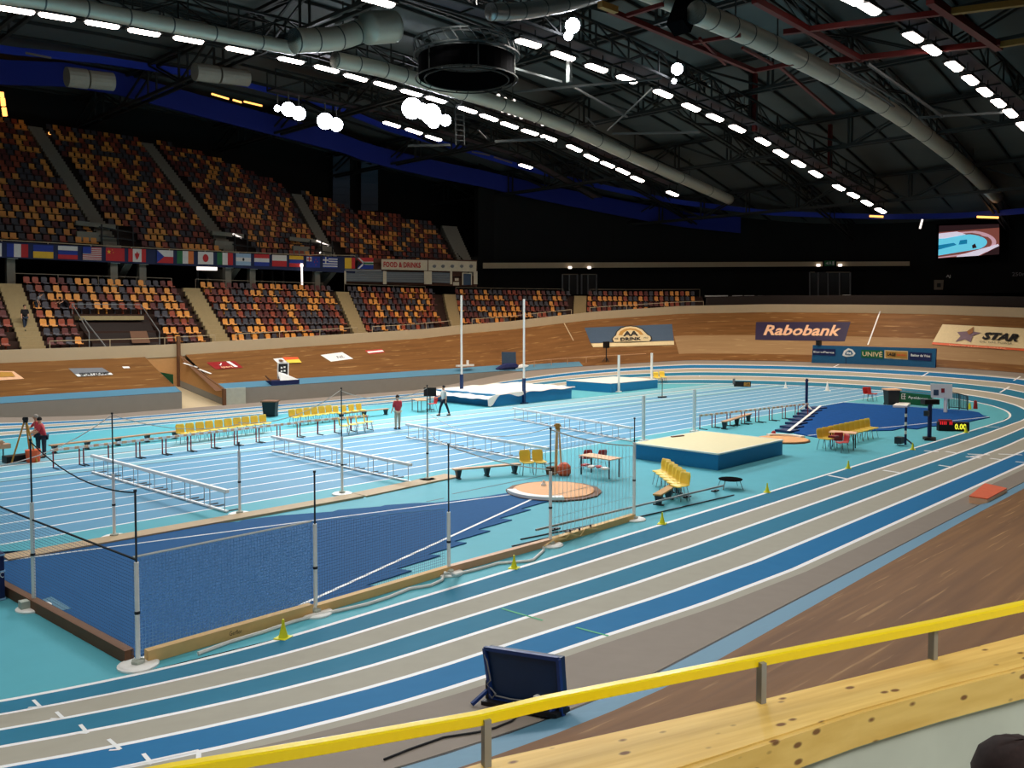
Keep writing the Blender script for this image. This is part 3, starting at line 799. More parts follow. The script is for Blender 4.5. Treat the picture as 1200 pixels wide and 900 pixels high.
def net(name, label, A, za, B, zb, mname, z0=.02, sag=0.0, ropem='rope_white', rr=.014):
    A = Vector(A); B = Vector(B); L = (B-A).length; n = 16
    t = thing(name, label, 'net', ((A+B)/2).to_tuple(), group='safety nets of the throwing cage')
    mb = MB(); uv = []
    top = lambda u: za+(zb-za)*u-sag*4*u*(1-u)
    mb.grid(lambda u, v: (A.x+(B.x-A.x)*u, A.y+(B.y-A.y)*u, z0+(top(u)-z0)*v), frange(0, 1, n), [0, 1])
    for v in (0, 1):
        for i in range(n+1): uv.append((L*i/n, v*(top(i/n)-z0)))
    mb.build('netting', [mname], t, world=True, uvs=uv)
    mb = MB(); mb.tube([(A.x+(B.x-A.x)*i/n, A.y+(B.y-A.y)*i/n, top(i/n)) for i in range(n+1)], rr, 5)
    mb.build('top_rope', [ropem], t, world=True)
P = lambda k: NP[k][0]
NO_ = Vector((0, .14, 0))
net('safety_net', 'fine blue white netting of the near side between corner post and second post', P('a')+NO_, 1.86, P('b')+NO_, 1.86, 'net_fine', rr=.02)
net('safety_net', 'fine netting of the near side between the second and third posts, no white top bar', P('b')+NO_, 1.86, P('c')+NO_, 1.5, 'net_dark', rr=.012, ropem='net_fine')
net('safety_net', 'netting on the left front of the cage under a black top rope', P('a'), 1.84, P('f'), 1.84, 'net_dark', ropem='rope_black', rr=.02)
fl = P('f')+(P('f')-P('a'))*1.3
net('safety_net', 'netting at the left picture edge beyond the post with the concrete block', P('f'), 1.84, fl, 1.9, 'net_dark', ropem='rope_black', rr=.02)
net('safety_net', 'tall open net hanging from a white rope in front of the plywood circle', P('d'), 3.05, P('e'), 1.75 if False else 2.2, 'net_tall', sag=.1, z0=.1, rr=.018)
def rope(label, pts, r=.013, m='rope_white', g='slack ropes of the net posts'):
    mb = MB(); mb.tube(pts, r, 5); return tag(mb.build('rope', [m]), label, 'rope', g)
def sagline(A, za, B, zb, sag, n=12):
    return [(A.x+(B.x-A.x)*i/n, A.y+(B.y-A.y)*i/n, za+(zb-za)*i/n-sag*4*(i/n)*(1-i/n)) for i in range(n+1)]
rope('black rope from the block weighted post top to the corner post top', sagline(P('f'), 3.45, P('a'), 3.0, .25), m='rope_black')
rope('white rope sagging to the left from the leftmost far post', sagline(P('g'), 3.35, P('g')+Vector((-5.5, .3, 0)), 3.0, .9))
rope('white rope sagging between the leftmost far post and the low post', sagline(P('g'), 3.35, P('h'), 2.75, .25), .01)
rope('white rope rising from the low far post to the post before the four chairs', sagline(P('h'), 2.8, P('i'), 3.55, .35))
rope('white rope sagging between the two right posts of the far timber', sagline(P('i'), 3.5, P('j'), 3.4, .35))
rope('white rope dropping from the third near post towards the far right post', sagline(P('c'), 3.0, P('j'), 1.9, .1), .012)
rope('white rope from the third near post to the post before the circle', sagline(P('c'), 3.0, P('d'), 2.0, .1), .014)
rope('white rope rising to the post before the circle from the far right post', sagline(P('d'), 3.1, P('j'), 2.5, .5), .01)
# timbers
def timber(label, A, B, w=.16, h=.17, m='timber', ext=0.0):
    A = Vector(A); B = Vector(B); d = (B-A).normalized(); A = A-d*ext; B = B+d*ext
    c = (A+B)/2; t = MB().box((c.x, c.y, h/2), ((B-A).length, w, h), rz=math.atan2(d.y, d.x)).build('timber_beam', [m])
    return tag(t, label, 'timber', 'timbers edging the cage')
off = Vector((0, .03, 0))
timber('pale timber edge with small print from the corner post to the second post', P('a')+off+Vector((.15, 0, 0)), P('b')+off-Vector((.1, 0, 0)), h=.22)
mb = MB(); A = P('a')+off; 
def tb(px, py):
    return V(px, py, P('a').y+.118) if False else V(px, py, (P('a').y+P('b').y)/2+.03-.088)
text_on(mb, 'Gerflor', [(269, 740), (283.5, 737), (283.5, 741.5), (269, 745.5)], tb)
timber('pale timber edge between the second and third posts, tarpaulin behind', P('b')+off, P('c')+off)
timber('brownish timber edge between the third post and the post before the circle', P('c')+off, P('d')+off, m='bench_wood')
timber('timber edge wound with white cord at the right end of the near side', P('d')+off, P('e')+off)
timber('dark weathered timber edge on the left front', P('a')+Vector((-.05, .25, 0)), fl, m='timber_dark', h=.22)
timber('long tan timber edge on the far side of the dark blue tarpaulin', G(6, 656), G(420, 582), w=.6, h=.07, m='timber_pale')
timber('greyish tan board continuing the far timber to the right', G(421, 581), G(530, 558), w=.75, h=.05, m='timber_pale')
c = bpy.data.objects['timber_beam']
lt = mb.build('printed_lettering', ['black']); lt.parent = c; lt.matrix_parent_inverse = c.matrix_world.inverted()
# hose
mb = MB(); hz = lambda x, y: G(x, y, .03)
mb.tube([hz(*p_) for p_ in [(232, 766), (270, 752), (310, 740), (345, 728), (368, 722), (385, 718), (400, 715), (430, 708), (455, 700), (480, 690), (505, 686), (518, 680), (521, 671)]], .036, 6)
mb.tube([G(521, 671, .03), G(523, 672, .35), G(528, 672, .38), G(533, 674, .1), G(541, 671.5, .03), G(560, 667, .03), G(585, 660, .03), G(600, 659, .03), G(618, 657.5, .03), G(625, 656, .03), G(637, 645, .03), G(637, 641, .1)], .036, 6)
tag(mb.build('cable_bundle', ['rope_white']), 'white cable bundle snaking along the near timber past the yellow cones', 'cable')
mb = MB(); mb.tube([G(638, 640, .25), G(650, 632, .27), G(664, 631, .1), G(668, 626, .3), G(680, 628, .12), G(686, 620, .28), G(700, 620, .1)], .018, 5)
tag(mb.build('cord', ['timber']), 'tan cord wound over the right end timber', 'cable')
# ================================================================ SECTORS AND CIRCLES
def flat(name, label, cat, poly, z0, z1, m, **k):
    mb = MB(); mb.prism([(p[0], p[1]) for p in poly], z0, z1); return tag(mb.build(name, [m]), label, cat, **k)
tips = [(442.5, 688), (482.5, 670), (516, 652), (546.7, 637), (574.5, 623), (600, 610), (622, 598), (643, 588)]
tp_ = [G(x, y) for x, y in tips]
poly = [P('a')+Vector((.1, .35, 0))]
poly.append(Vector((tp_[0].x, poly[0].y+.1, 0)))
for i in range(len(tp_)):
    poly.append(tp_[i]+Vector((0, 0, 0)))
    if i < len(tp_)-1: poly.append(Vector((tp_[i].x-.15, tp_[i+1].y-.12, 0)))
poly += [G(x, y) for x, y in [(628, 583), (604, 577), (560, 584), (510, 590), (486, 590.5), (451, 593), (446, 594.5), (396, 598.5), (390, 600.5), (330, 605), (285, 610.5), (280, 612.5), (222, 617), (214, 621), (160, 626.5), (80, 641), (8, 653), (-60, 664)]]
poly.append(fl+Vector((.1, .1, 0)))
flat('landing_tarpaulin', 'large dark blue tarpaulin with stepped edge inside the netted cage', 'tarpaulin', poly, 0.004, .03, 'tarp_left')
def gline(label, a, b, w=.07, z=.036, m='line_white', grp='sector lines'):
    A = G(*a); B = G(*b); d = (B-A).normalized(); s = Vector((-d.y, d.x, 0))*w/2
    return flat('sector_line', label, 'marking', [A-s, B-s, B+s, A+s], z-.006, z, m, group=grp)
gline('white sector line along the far edge of the left tarpaulin', (-20, 662), (608, 579.5))
gline('white sector line running from the near timber up to the plywood circle', (326, 723), (628, 584), .085)
gline('thin dark line on the light blue floor before the bench', (530, 579), (640, 557), .05, .01, 'runway')
gline('thin dark line on the light blue floor left of the first circle', (500, 588), (520, 584), .05, .01, 'runway')
flat('access_panel', 'light blue cut-out seen through the net at the left timber', 'panel', [G(48, 705), G(60, 701), G(84, 715), G(68, 718)], .03, .036, 'edge_blue')
c1 = Vector((21.75, 19.3, 0))
t = thing('throwing_circle', 'large round plywood throwing circle in front of the two yellow chairs', 'throwing circle', c1, group='throwing circles')
mb = MB(); mb.lathe((0, 0, 0), [(1.65, 0), (1.65, .05)], 14); mb.build('base_board', ['timber_dark'], t)
mb = MB(); mb.lathe((.02, .02, .05), [(1.4, 0), (1.4, .03), (1.36, .035)], 40); mb.build('circle_surface', ['plywood'], t)
mb = MB(); aa = [PI*.8+PI*.5*i/10 for i in range(11)]
mb.prism([(1.32*math.cos(a), 1.32*math.sin(a)) for a in aa]+[(1.62*math.cos(a), 1.62*math.sin(a)) for a in reversed(aa)], .05, .15); mb.build('stop_board', ['white'], t)
shot = G(637, 569, .08)
mb = MB(); mb.lathe((shot.x, shot.y, .085), [(.1, 0), (.09, .05), (.05, .1), (.045, .16), (.02, .2)], 12)
tag(mb.build('marker_cone', ['white']), 'small white and red marker standing on the plywood circle', 'cone')
c2 = G(917, 516); c2.z = 0
t = thing('throwing_circle', 'plywood throwing circle behind the right corner of the big cream mat', 'throwing circle', c2, group='throwing circles')
mb = MB(); mb.lathe((0, 0, 0), [(1.3, 0), (1.3, .05)], 14); mb.build('base_board', ['timber_dark'], t)
mb = MB(); mb.lathe((0, 0, .05), [(1.2, 0), (1.2, .03)], 36); mb.build('circle_surface', ['plywood'], t)
mb = MB(); aa = [-PI*.15+PI*.5*i/10 for i in range(11)]
mb.prism([(1.05*math.cos(a), 1.05*math.sin(a)) for a in aa]+[(1.3*math.cos(a), 1.3*math.sin(a)) for a in reversed(aa)], .05, .16); mb.build('stop_board', ['white'], t)
g = G(906.5, 511.5); mb = MB(); mb.lathe((g.x, g.y, .08), [(.1, 0), (.12, .06), (.1, .15), (.03, .22)], 10); tag(mb.build('marker_cone', ['red']), 'small red marker on the edge of the right plywood circle', 'cone')
# right landing sector
poly = [G(x, y) for x, y in [(962.5, 477), (988, 472.3), (1030, 475), (1080, 478), (1130, 481), (1147, 484), (1152, 487.5), (1160, 489.5), (1130, 496), (1118, 496.5), (1108, 500), (1088, 500), (1075, 503.5), (1058, 502), (1046, 505), (1020, 505.5), (990, 507), (960, 513.5), (947, 511.5), (930, 508)]]
flat('landing_tarpaulin', 'dark blue tarpaulin of the right throwing sector behind the yellow chair row', 'tarpaulin', poly, .004, .05, 'tarp_right')
a0, a1 = Vector((*G(926, 507)[:2], 0)), Vector((*G(961, 479)[:2], 0))
t = thing('stepped_mats', 'dark navy stepped mat edges left of the right tarpaulin', 'mat', a0)
steps = [(914, 505, 928, 507), (920, 500.5, 933, 502.5), (925.5, 496.3, 938, 498), (930, 492, 943, 494), (934, 488.4, 947, 490), (938, 485, 951, 486.5), (943, 481.5, 956, 483), (950, 478.5, 961, 480)]
for x0, y0, x1, y1 in steps:
    A = G(x0, y0); B = G(x1+3, y1); mb = MB(); d = (B-A); a = math.atan2(d.y, d.x); c = (A+B)/2
    w = .95; mb.box((c.x, c.y, .06), (d.length, w, .12), rz=a); mb.build('mat_strip', ['mat_navy'], t, world=True)
gline('white line between the stepped mats and the right tarpaulin', (924, 508), (962, 477.5), .16, .14)
gline('white sector line along the lower edge of the right tarpaulin', (947, 511.5), (1159, 489.5), .09, .056)
gline('pale line along the upper edge of the right tarpaulin', (988, 472), (1146, 483), .12, .056, 'pale_blue')
# ================================================================ MATS
def slabmat(name, label, x0, x1, y0, y1, h, top, side, grp, over=.03):
    t = thing(name, label, 'landing mat', ((x0+x1)/2, (y0+y1)/2, 0), group=grp)
    mb = MB(); mb.box(((x0+x1)/2, (y0+y1)/2, h/2), (x1-x0, y1-y0, h)); mb.build('foam_block', [side], t, world=True)
    mb = MB(); cx, cy = (x0+x1)/2, (y0+y1)/2; mb.box((cx, cy, h+.02), (x1-x0+over, y1-y0+over, .045)); mb.build('top_cover', [top], t, world=True)
    return t
m1 = slabmat('landing_mat', 'high jump mat with cream top and bright blue sides, nearest of the mats', 29.25, 34.55, 17.4, 21.45, .62, 'cream_mat', 'mat_blue', 'landing mats')
M['white_trim'] = mat('white_trim', (226, 234, 226), .6)
mb = MB(); w = .06
for a, b in (((29.25, 17.4), (34.55, 17.4)), ((34.55, 17.4), (34.55, 21.45)), ((34.55, 21.45), (29.25, 21.45)), ((29.25, 21.45), (29.25, 17.4))): mb.bar((a[0], a[1], .64), (b[0], b[1], .64), .1, .06)
mb.build('edge_piping', ['white_trim'], m1, world=True)
g = G(814, 511, .72); mb = MB(); mb.bar(V(787, 512, 20.6)+Vector((0, 0, .06)), V(801, 511, 20.6)+Vector((0, 0, .06)), .08)
g0 = G(787, 512, .68); g1 = G(801, 510.5, .68); mb = MB(); mb.bar(g0, g1, .12, .05); tag(mb.build('strap', ['timber_dark']), 'brown strap lying on the cream mat top', 'strap')
m2 = slabmat('landing_mat', 'smaller blue mat with white top between its two white standards', 53.4, 59.8, 41.4, 46.0, .7, 'white_mat', 'mat_blue', 'landing mats')
t = thing('landing_mat', 'large pole vault mat draped in a white cover, blue edges showing', 'landing mat', (43, 43.5, 0), group='landing mats')
mb = MB(); mb.box((43.6, 43.5, .4), (8.1, 5.9, .8)); mb.build('foam_block', ['mat_blue'], t, world=True)
mb = MB()
def cov(u, v):
    x = 39.0+8.9*u; y = 40.45+6.1*v
    z = .86-.35*max(0, (40.6-x)/1.6)**2
    z += .025*math.sin(x*3.1+y*2)+.02*math.sin(y*5.3-x*2.2)
    return (x, y, z)
mb.grid(cov, frange(0, 1, 30), frange(0, 1, 18))
def cov2(u, v):
    x = 39.0+8.9*u; z = cov((x-39.0)/8.9, 0)[2]; dp = max(.06, .62*math.exp(-((x-39.3)/.5)**2), .3*math.exp(-((x-41.9)/.8)**2))
    return (x, 40.44-.05*v, z-min(dp, z-.05)*v)
mb.grid(cov2, frange(0, 1, 40), [1, 0])
mb.build('white_cover', ['white_mat'], t, world=True, smooth=True)
for (x, y), nm in (((541, 472.5), 0),):
    g = G(x, y); mb = MB(); x0, y0 = g.x, g.y
    mb.add([(x0, y0, 0), (x0+1.2, y0-.1, 0), (x0+1.2, y0+2.0, 0), (x0, y0+2.0, 0), (x0+.5, y0+.15, .42), (x0+1.2, y0, .7), (x0+1.2, y0+2.0, .7), (x0+.5, y0+2.0, .42)],
           [(3, 2, 1, 0), (4, 5, 6, 7), (0, 1, 5, 4), (1, 2, 6, 5), (2, 3, 7, 6), (3, 0, 4, 7)])
    mb.build('front_wing', ['mat_blue'], t, world=True)
mb = MB(); mb.tube([G(645, 457, .86), G(652, 468, .5), G(640, 470, .1)], .015, 5)
# standards
def standard(name, label, px, py, h, r, base, grp, m='white', sleeve=None):
    g = G(px, py); t = thing(name, label, 'standard', g, group=grp)
    mb = MB(); mb.box((0, 0, h/2), (r*2, r*2, h)); mb.build('upright', [m], t)
    mb = MB(); mb.box((0, 0, .04), (base, base*.5, .08)); mb.build('base', ['white' if not sleeve else 'mat_navy'], t)
    if sleeve: mb = MB(); mb.box((0, 0, sleeve/2), (r*3.6, r*3.6, sleeve)); mb.build('padded_sleeve', ['mat_navy'], t)
    return t
standard('jump_standard', 'tall slim pole vault standard left of centre with white crossbar fittings', 541, 470, 7.5, .05, .6, 'pole vault standards', sleeve=1.9)
standard('jump_standard', 'tall slim pole vault standard rising before the blue side of the draped mat', 614, 473, 7.2, .05, .6, 'pole vault standards', sleeve=1.75)
standard('jump_standard', 'short white high jump standard at the left back of the cream mat, inside cage view', 324.0+430, 517, 2.2, .06, .5, 'high jump standards')
standard('jump_standard', 'white high jump standard behind the middle of the cream mat', 813.5, 506, 2.2, .06, .5, 'high jump standards')
standard('jump_standard', 'left white standard in front of the smaller blue mat', 725, 459.5, 2.95, .07, .5, 'high jump standards')
standard('jump_standard', 'right white standard in front of the smaller blue mat', 763.5, 455, 2.95, .07, .5, 'high jump standards')
# ================================================================ HURDLES
M['white_bar'] = mat('white_bar', (250, 250, 250), .5, vary=0)
M['grey_pale'] = mat('grey_pale', (170, 174, 180), .5)
def make_hurdle():
    t = thing('hurdle', 'x', 'hurdle', (0, 0, 0))
    mb = MB(); mb.box((0, 0, .66), (.12, 1.24, .1)); mb.build('top_bar', ['white_bar'], t)
    for s in (-1, 1):
        mb = MB(); mb.tube([(0, s*.45, .03), (0, s*.45, .64)], .013, 6); mb.build('upright', ['grey_pale'], t)
        mb = MB(); mb.box((.22, s*.45, .02), (.5, .035, .035)); mb.build('foot', ['grey'], t)
    mb = MB(); mb.bar((0, -.6, .04), (0, .6, .04), .09, .05); mb.build('base_bar', ['white_bar'], t)
    return t
hA = make_hurdle(); kids = children(hA)
rows = [((108, 554), (267, 601), 8, 'first row from the left, across the sprint lanes'), ((319, 529), (482, 566), 8, 'second row from the left, behind the cage post'),
        ((476, 513), (643, 545), 8, 'third row, in front of the walking person'), ((601, 491.5), (742, 518), 8, 'fourth row, reaching the cream mat')]
first = True
for ri, (a, b, n, lab) in enumerate(rows):
    A = G(*a); B = G(*b); d = (B-A)/n
    for k in range(n):
        p = A+d*(k+.5); rz = math.atan2(d.y, d.x)+PI/2
        nm = ['farthest', 'second farthest', 'third farthest', 'fourth farthest', 'fourth nearest', 'third nearest', 'second nearest', 'nearest'][k]
        L_ = f'{nm} white hurdle in the {lab}'
        if first: hA.location = p; hA.rotation_euler.z = rz; hA['label'] = L_; hA['group'] = 'hurdles set out on the sprint lanes'; first = False
        else: dup(hA, p, rz, L_, 'hurdles set out on the sprint lanes', kids=kids)
def make_hurdle2():
    t = thing('hurdle', 'x', 'hurdle', (0, 0, 0))
    mb = MB(); mb.box((0, 0, .72), (1.18, .05, .1)); mb.build('top_bar', ['white_bar'], t)
    for x_, w_ in ((0, .2), (-.4, .16), (.4, .16)): mb = MB(); mb.box((x_, -.004, .72), (w_, .06, .105)); mb.build('red_block', ['orange_light'], t)
    for s in (-1, 1):
        mb = MB(); mb.tube([(s*.5, 0, .03), (s*.5, 0, .68)], .026, 6); mb.build('upright', ['red_deep'], t)
        mb = MB(); mb.box((s*.5, -.25, .02), (.04, .55, .035)); mb.build('foot', ['steel_dark'], t)
    return t
hB = make_hurdle2(); kids = children(hB); first = True
for (a, b, n, lab) in [((60, 549), (350, 512), 10, 'stored red and white hurdles before yellow chairs'), ((352, 511), (430, 503), 4, 'stored hurdles left of the four yellow chairs'), ((818, 503), (948, 487), 8, 'line of red legged hurdles beside the right tarpaulin')]:
    A = G(*a); B = G(*b); d = (B-A)/n
    for k in range(n):
        p = A+d*(k+.5); rz = math.atan2(d.y, d.x); L_ = f"{['first','second','third','fourth','fifth','sixth','seventh','eighth','ninth','tenth'][k]} from the left in the {lab}"
        if first: hB.location = p; hB.rotation_euler.z = rz; hB['label'] = L_; hB['group'] = 'red and white hurdles stored in lines'; first = False
        else: dup(hB, p, rz, L_, 'red and white hurdles stored in lines', kids=kids)
# ================================================================ CHAIRS
def make_chair(col_, legm='chrome'):
    t = thing('plastic_chair', 'x', 'chair', (0, 0, 0))
    mb = MB(); th = .012
    sec = [(.21, .42), (.19, .445), (0, .43), (-.17, .44), (-.2, .48), (-.215, .6), (-.235, .72), (-.245, .82)]
    wd = [.2, .215, .22, .21, .19, .2, .205, .17]
    vs = []; n = len(sec); K = 6
    for lay in (0, 1):
        for i, (y, z) in enumerate(sec):
            for k in range(K+1):
                u = -1+2*k/K; dish = .02*u*u
                yy, zz = (y, z+dish) if i < 4 else (y+dish, z)
                if lay: yy, zz = (yy, zz-.018) if i < 4 else (yy-.018, zz)
                vs.append((u*wd[i], yy, zz))
    fs = []; W = K+1; N = n*W
    for i in range(n-1):
        for k in range(K):
            a = i*W+k; fs.append((a, a+1, a+W+1, a+W)); a += N; fs.append((a+W, a+W+1, a+1, a))
    for i in range(n-1):
        for k in (0, K):
            a = i*W+k; fs.append((a, a+W, a+W+N, a+N) if k == 0 else (a+N, a+W+N, a+W, a))
    for k in range(K): fs.append((k+N, k+1+N, k+1, k)); a = (n-1)*W+k; fs.append((a, a+1, a+1+N, a+N))
    mb.add(vs, fs); mb.build('seat_shell', [col_], t, smooth=True)
    for sx in (-1, 1):
        for sy in (-1, 1):
            mb = MB(); mb.tube([(sx*.15, sy*.12, .42), (sx*.2, sy*.2, 0)], .013, 6); mb.build('leg', [legm], t)
    return t
proto = make_chair('yellow_plastic'); pk = children(proto); state = {'f': True}
def chairs(pts, fdir, labf, grp, sc=1.0):
    for i, p in enumerate(pts):
        rz = face(*fdir)+random.uniform(-.05, .05)
        if state['f']:
            proto.location = p; proto.rotation_euler.z = rz; proto['label'] = labf(i); proto['group'] = grp; proto.scale = (sc, sc, sc); state['f'] = False
        else: dup(proto, p, rz, labf(i), grp, (sc, sc, sc), kids=pk)
def line(a, b, n): A = G(*a); B = G(*b); return [A.lerp(B, (i+.0)/(n-1)) for i in range(n)]
ordn = ['first', 'second', 'third', 'fourth', 'fifth', 'sixth', 'seventh', 'eighth', 'ninth', 'tenth', 'eleventh', 'twelfth']
chairs(line((214, 519.5), (311, 506.5), 10), (.05, -1), lambda i: f'{ordn[i]} yellow chair from the left in the row of ten behind the hurdles', 'row of ten yellow chairs', 1.1)
chairs(line((345, 499), (388, 493.5), 6), (.05, -1), lambda i: f'{ordn[i]} yellow chair from the left in the row behind the cage post', 'second row of yellow chairs', 1.1)
chairs(line((396, 492.5), (423, 489), 4), (.05, -1), lambda i: f'{ordn[i]} yellow chair from the left in the short row left of the person in red', 'short row of yellow chairs behind', 1.0)
chairs(line((403, 510), (432, 505), 4), (1, -.5), lambda i: f'{ordn[i]} yellow chair from the left of the four turned sideways before the person in red', 'four yellow chairs turned sideways', 1.1)
chairs([G(617, 556), G(632, 555.5)], (-.6, -1), lambda i: f'pale yellow chair beside the long bench, {["left", "right"][i]} one of the two', 'two pale yellow chairs', 1.1)
chairs(line((775, 568), (797, 586), 6), (-1, .15), lambda i: f'yellow chair in the diagonal row before the cream mat, {ordn[i]} from the back', 'diagonal row of yellow chairs', 1.1)
chairs(line((966, 527), (1021, 513), 10), (-.2, -1), lambda i: f'{ordn[i]} yellow chair from the left in the row beside the right tarpaulin', 'row of ten yellow chairs on the right', 1.15)
chairs([G(770, 450), G(777, 449)], (-.6, -1), lambda i: f'distant yellow chair right of the smaller blue mat, {["left", "right"][i]} one', 'two distant yellow chairs', 1.3)
pr2 = make_chair('red'); pk2 = children(pr2)
pr2.location = G(987, 530); pr2.rotation_euler.z = face(-1, .6); pr2['label'] = 'red chair tucked at the table in front of the right yellow chair row'; pr2['group'] = 'red chairs'
dup(pr2, G(981, 527), face(1, .8), 'red chair behind the left part of the table at the right tarpaulin', 'red chairs', kids=pk2)
dup(pr2, G(1017, 470), face(-.4, -1), 'distant red chair left of the black bin, left one of the two', 'red chairs', (1.2, 1.2, 1.2), kids=pk2)
dup(pr2, G(1022, 470), face(-.2, -1), 'distant red chair left of the black bin, right one of the two', 'red chairs', (1.2, 1.2, 1.2), kids=pk2)
dup(pr2, G(507, 482), face(-1, .2), 'red chair between the walking person and the white table', 'red chairs', (1.1, 1.1, 1.1), kids=pk2)
dup(pr2, G(686, 549), face(.4, 1), 'red chair behind the small table in the cage, left one', 'red chairs', (.95, .95, .95), kids=pk2)
dup(pr2, G(703, 549), face(.4, 1), 'red chair behind the small table in the cage, right one', 'red chairs', (.95, .95, .95), kids=pk2)
# ================================================================ TABLES AND BENCHES
def table_(label, a, b, dep, h, topm, legm, grp=None, items=None):
    A = G(*a); B = G(*b); c = (A+B)/2; d = B-A; rz = math.atan2(d.y, d.x)
    t = thing('folding_table', label, 'table', c, rz, grp)
    L = d.length; mb = MB(); mb.box((0, dep/2, h), (L+.1, dep, .035)); mb.build('table_top', [topm], t)
    for sx in (-1, 1):
        for y in (.05, dep-.05): mb = MB(); mb.bar((sx*L/2*.93, y, 0), (sx*L/2*.93, y, h-.02), .045); mb.build('leg', [legm], t)
    return t
table_('small table with red papers inside the net view', (679, 556), (714, 562), .7, .72, 'orange_light', 'steel_dark', 'tables')
for i, (x, y) in enumerate([(686, 545), (693, 547), (702, 547), (709, 549)]):
    g = G(x, y, .76); mb = MB(); mb.box((g.x, g.y, .735+.03), (.28, .2, .06), rz=.4*i); tag(mb.build('paper_stack', ['red' if i % 2 == 0 else 'white']), f'{["red","white","red","white"][i]} papers on the small caged table, {ordn[i]} from the left', 'papers', 'papers on the small table')
table_('light topped table with dark legs before the right chair row', (972, 526), (1001, 528), .8, .74, 'orange_light', 'black', 'tables')
g = G(977, 512, .78); mb = MB(); mb.box((g.x, g.y, .8), (.45, .3, .08)); tag(mb.build('equipment_case', ['red_deep']), 'dark red case on the table before the right chair row', 'case')
table_('light table with thin legs between the person in red and the walking person', (482, 481), (489, 483.5), .7, .74, 'bench_wood', 'grey', 'tables')
table_('table cut by the left picture edge with a small box on it', (-14, 541), (5, 539), .7, .74, 'bench_wood', 'steel_dark', 'tables')
g = G(3, 524, .8); mb = MB(); mb.box((g.x, g.y, .84), (.5, .35, .18)); mb.box((g.x-.1, g.y, 1.0), (.2, .2, .15)); tag(mb.build('cardboard_box', ['bench_wood']), 'small light brown box on the table at the left edge', 'box')
g = G(505, 470, .8); 
t = thing('monitor', 'black monitor beside the red chair near the walking person', 'monitor', G(504, 480)); mb = MB(); mb.box((0, 0, 1.15), (.8, .08, .55), rz=-.8); mb.build('screen', ['black'], t); mb = MB(); mb.bar((0, 0, 0), (0, 0, .95), .05); mb.box((0, 0, .02), (.4, .4, .04)); mb.build('stand', ['steel_dark'], t)
def bench(label, a, b, n, w=.27, h=.36, m='bench_wood'):
    A = G(*a); B = G(*b); d = B-A; rz = math.atan2(d.y, d.x); c = (A+B)/2; L = d.length
    t = thing('long_bench', label, 'bench', c, rz, 'gym benches')
    mb = MB(); mb.box((0, 0, h), (L+.4, w, .05)); mb.build('bench_top', [m], t)
    for i in range(n):
        x = -L/2+L*i/(n-1); mb = MB()
        mb.add([(x-.04, -w*.3, 0), (x+.04, -w*.3, 0), (x+.04, w*.3, 0), (x-.04, w*.3, 0), (x-.1, -w*.45, h-.03), (x+.1, -w*.45, h-.03), (x+.1, w*.45, h-.03), (x-.1, w*.45, h-.03)],
               [(3, 2, 1, 0), (4, 5, 6, 7), (0, 1, 5, 4), (1, 2, 6, 5), (2, 3, 7, 6), (3, 0, 4, 7)])
        mb.box((x, 0, .02), (.1, w*1.3, .04)); mb.build('leg', ['steel_dark'], t)
bench('low wooden bench on dark legs left of the two pale yellow chairs', (537, 561), (603, 555), 3)
bench('long wooden bench along the far side behind the stored hurdles', (64, 531), (205, 514), 5)
bench('wooden bench hidden partly by the person in red shirt', (400, 492), (452, 486), 3)
bench('brown bench turned away in front of the diagonal yellow chairs', (772, 592), (794, 578), 3, m='gold')
bench('short bench behind the cream mat beside the red legged hurdles', (849, 503), (877, 494), 3, h=.42)
# ================================================================ SMALL EQUIPMENT
def bin_(label, px, py, h, w, lidm, grp='black wheeled bins'):
    t = thing('wheeled_bin', label, 'bin', G(px, py), face(-.7, -.7), grp); a, b = w*.42, w*.5
    mb = MB(); mb.add([(-a, -a, .05), (a, -a, .05), (a, a, .05), (-a, a, .05), (-b, -b, h*.9), (b, -b, h*.9), (b, b, h*.9), (-b, b, h*.9)], [(3, 2, 1, 0), (4, 5, 6, 7), (0, 1, 5, 4), (1, 2, 6, 5), (2, 3, 7, 6), (3, 0, 4, 7)])
    mb.build('body', ['bin_black'], t); mb = MB(); mb.box((0, 0, h*.94), (w*1.18, w*1.2, h*.07)); mb.build('lid', [lidm], t)
    for s in (-1, 1): mb = MB(); mb.tube([(s*a*.8, -a, .08), (s*a*1.05, -a, .08)], .08, 10); mb.build('wheel', ['black'], t)
bin_('black bin with reddish lid right of the row of ten chairs', 317, 488, .98, .8, 'timber_dark')
bin_('black bin with orange lid left of the green advertising fence', 1044.5, 475, 1.15, .8, 'orange_light')
def cone(label, px, py, h=.38, m='yellow_plastic', grp='yellow marker cones'):
    t = thing('marker_cone', label, 'cone', G(px, py), .4, grp)
    mb = MB(); mb.box((0, 0, .012), (h*.75, h*.75, .024)); mb.build('base', [m], t); mb = MB(); mb.lathe((0, 0, .02), [(h*.26, 0), (h*.09, h*.7), (h*.07, h*.95), (.02, h)], 14); mb.build('cone_body', [m], t, smooth=False)
M['cone_yellow'] = mat('cone_yellow', (232, 232, 40), .5, vary=.03)
for x, y, h, l in [(332, 748, .34, 'yellow cone beside the near timber, closest to the camera'), (602.5, 666, .3, 'yellow cone between the white cables and the lane line'), (776, 614, .32, 'yellow cone right of the last cage post'),
                (899, 577, .3, 'yellow cone below the corner of the cream mat'), (994, 549, .3, 'yellow cone on the lane line before the right table'), (1069.5, 527, .3, 'yellow cone at the foot of the blue measuring stand'), (1132, 507, .36, 'yellow cone beside the digital clock in the bend')]:
    cone(l, x, y, h, 'cone_yellow')
cone('distant white marker on the inner lane line, left one', 920.5, 455, .5, 'white', 'white markers in the far bend'); cone('distant white marker on the inner lane line, right one', 969.5, 458, .7, 'white', 'white markers in the far bend')
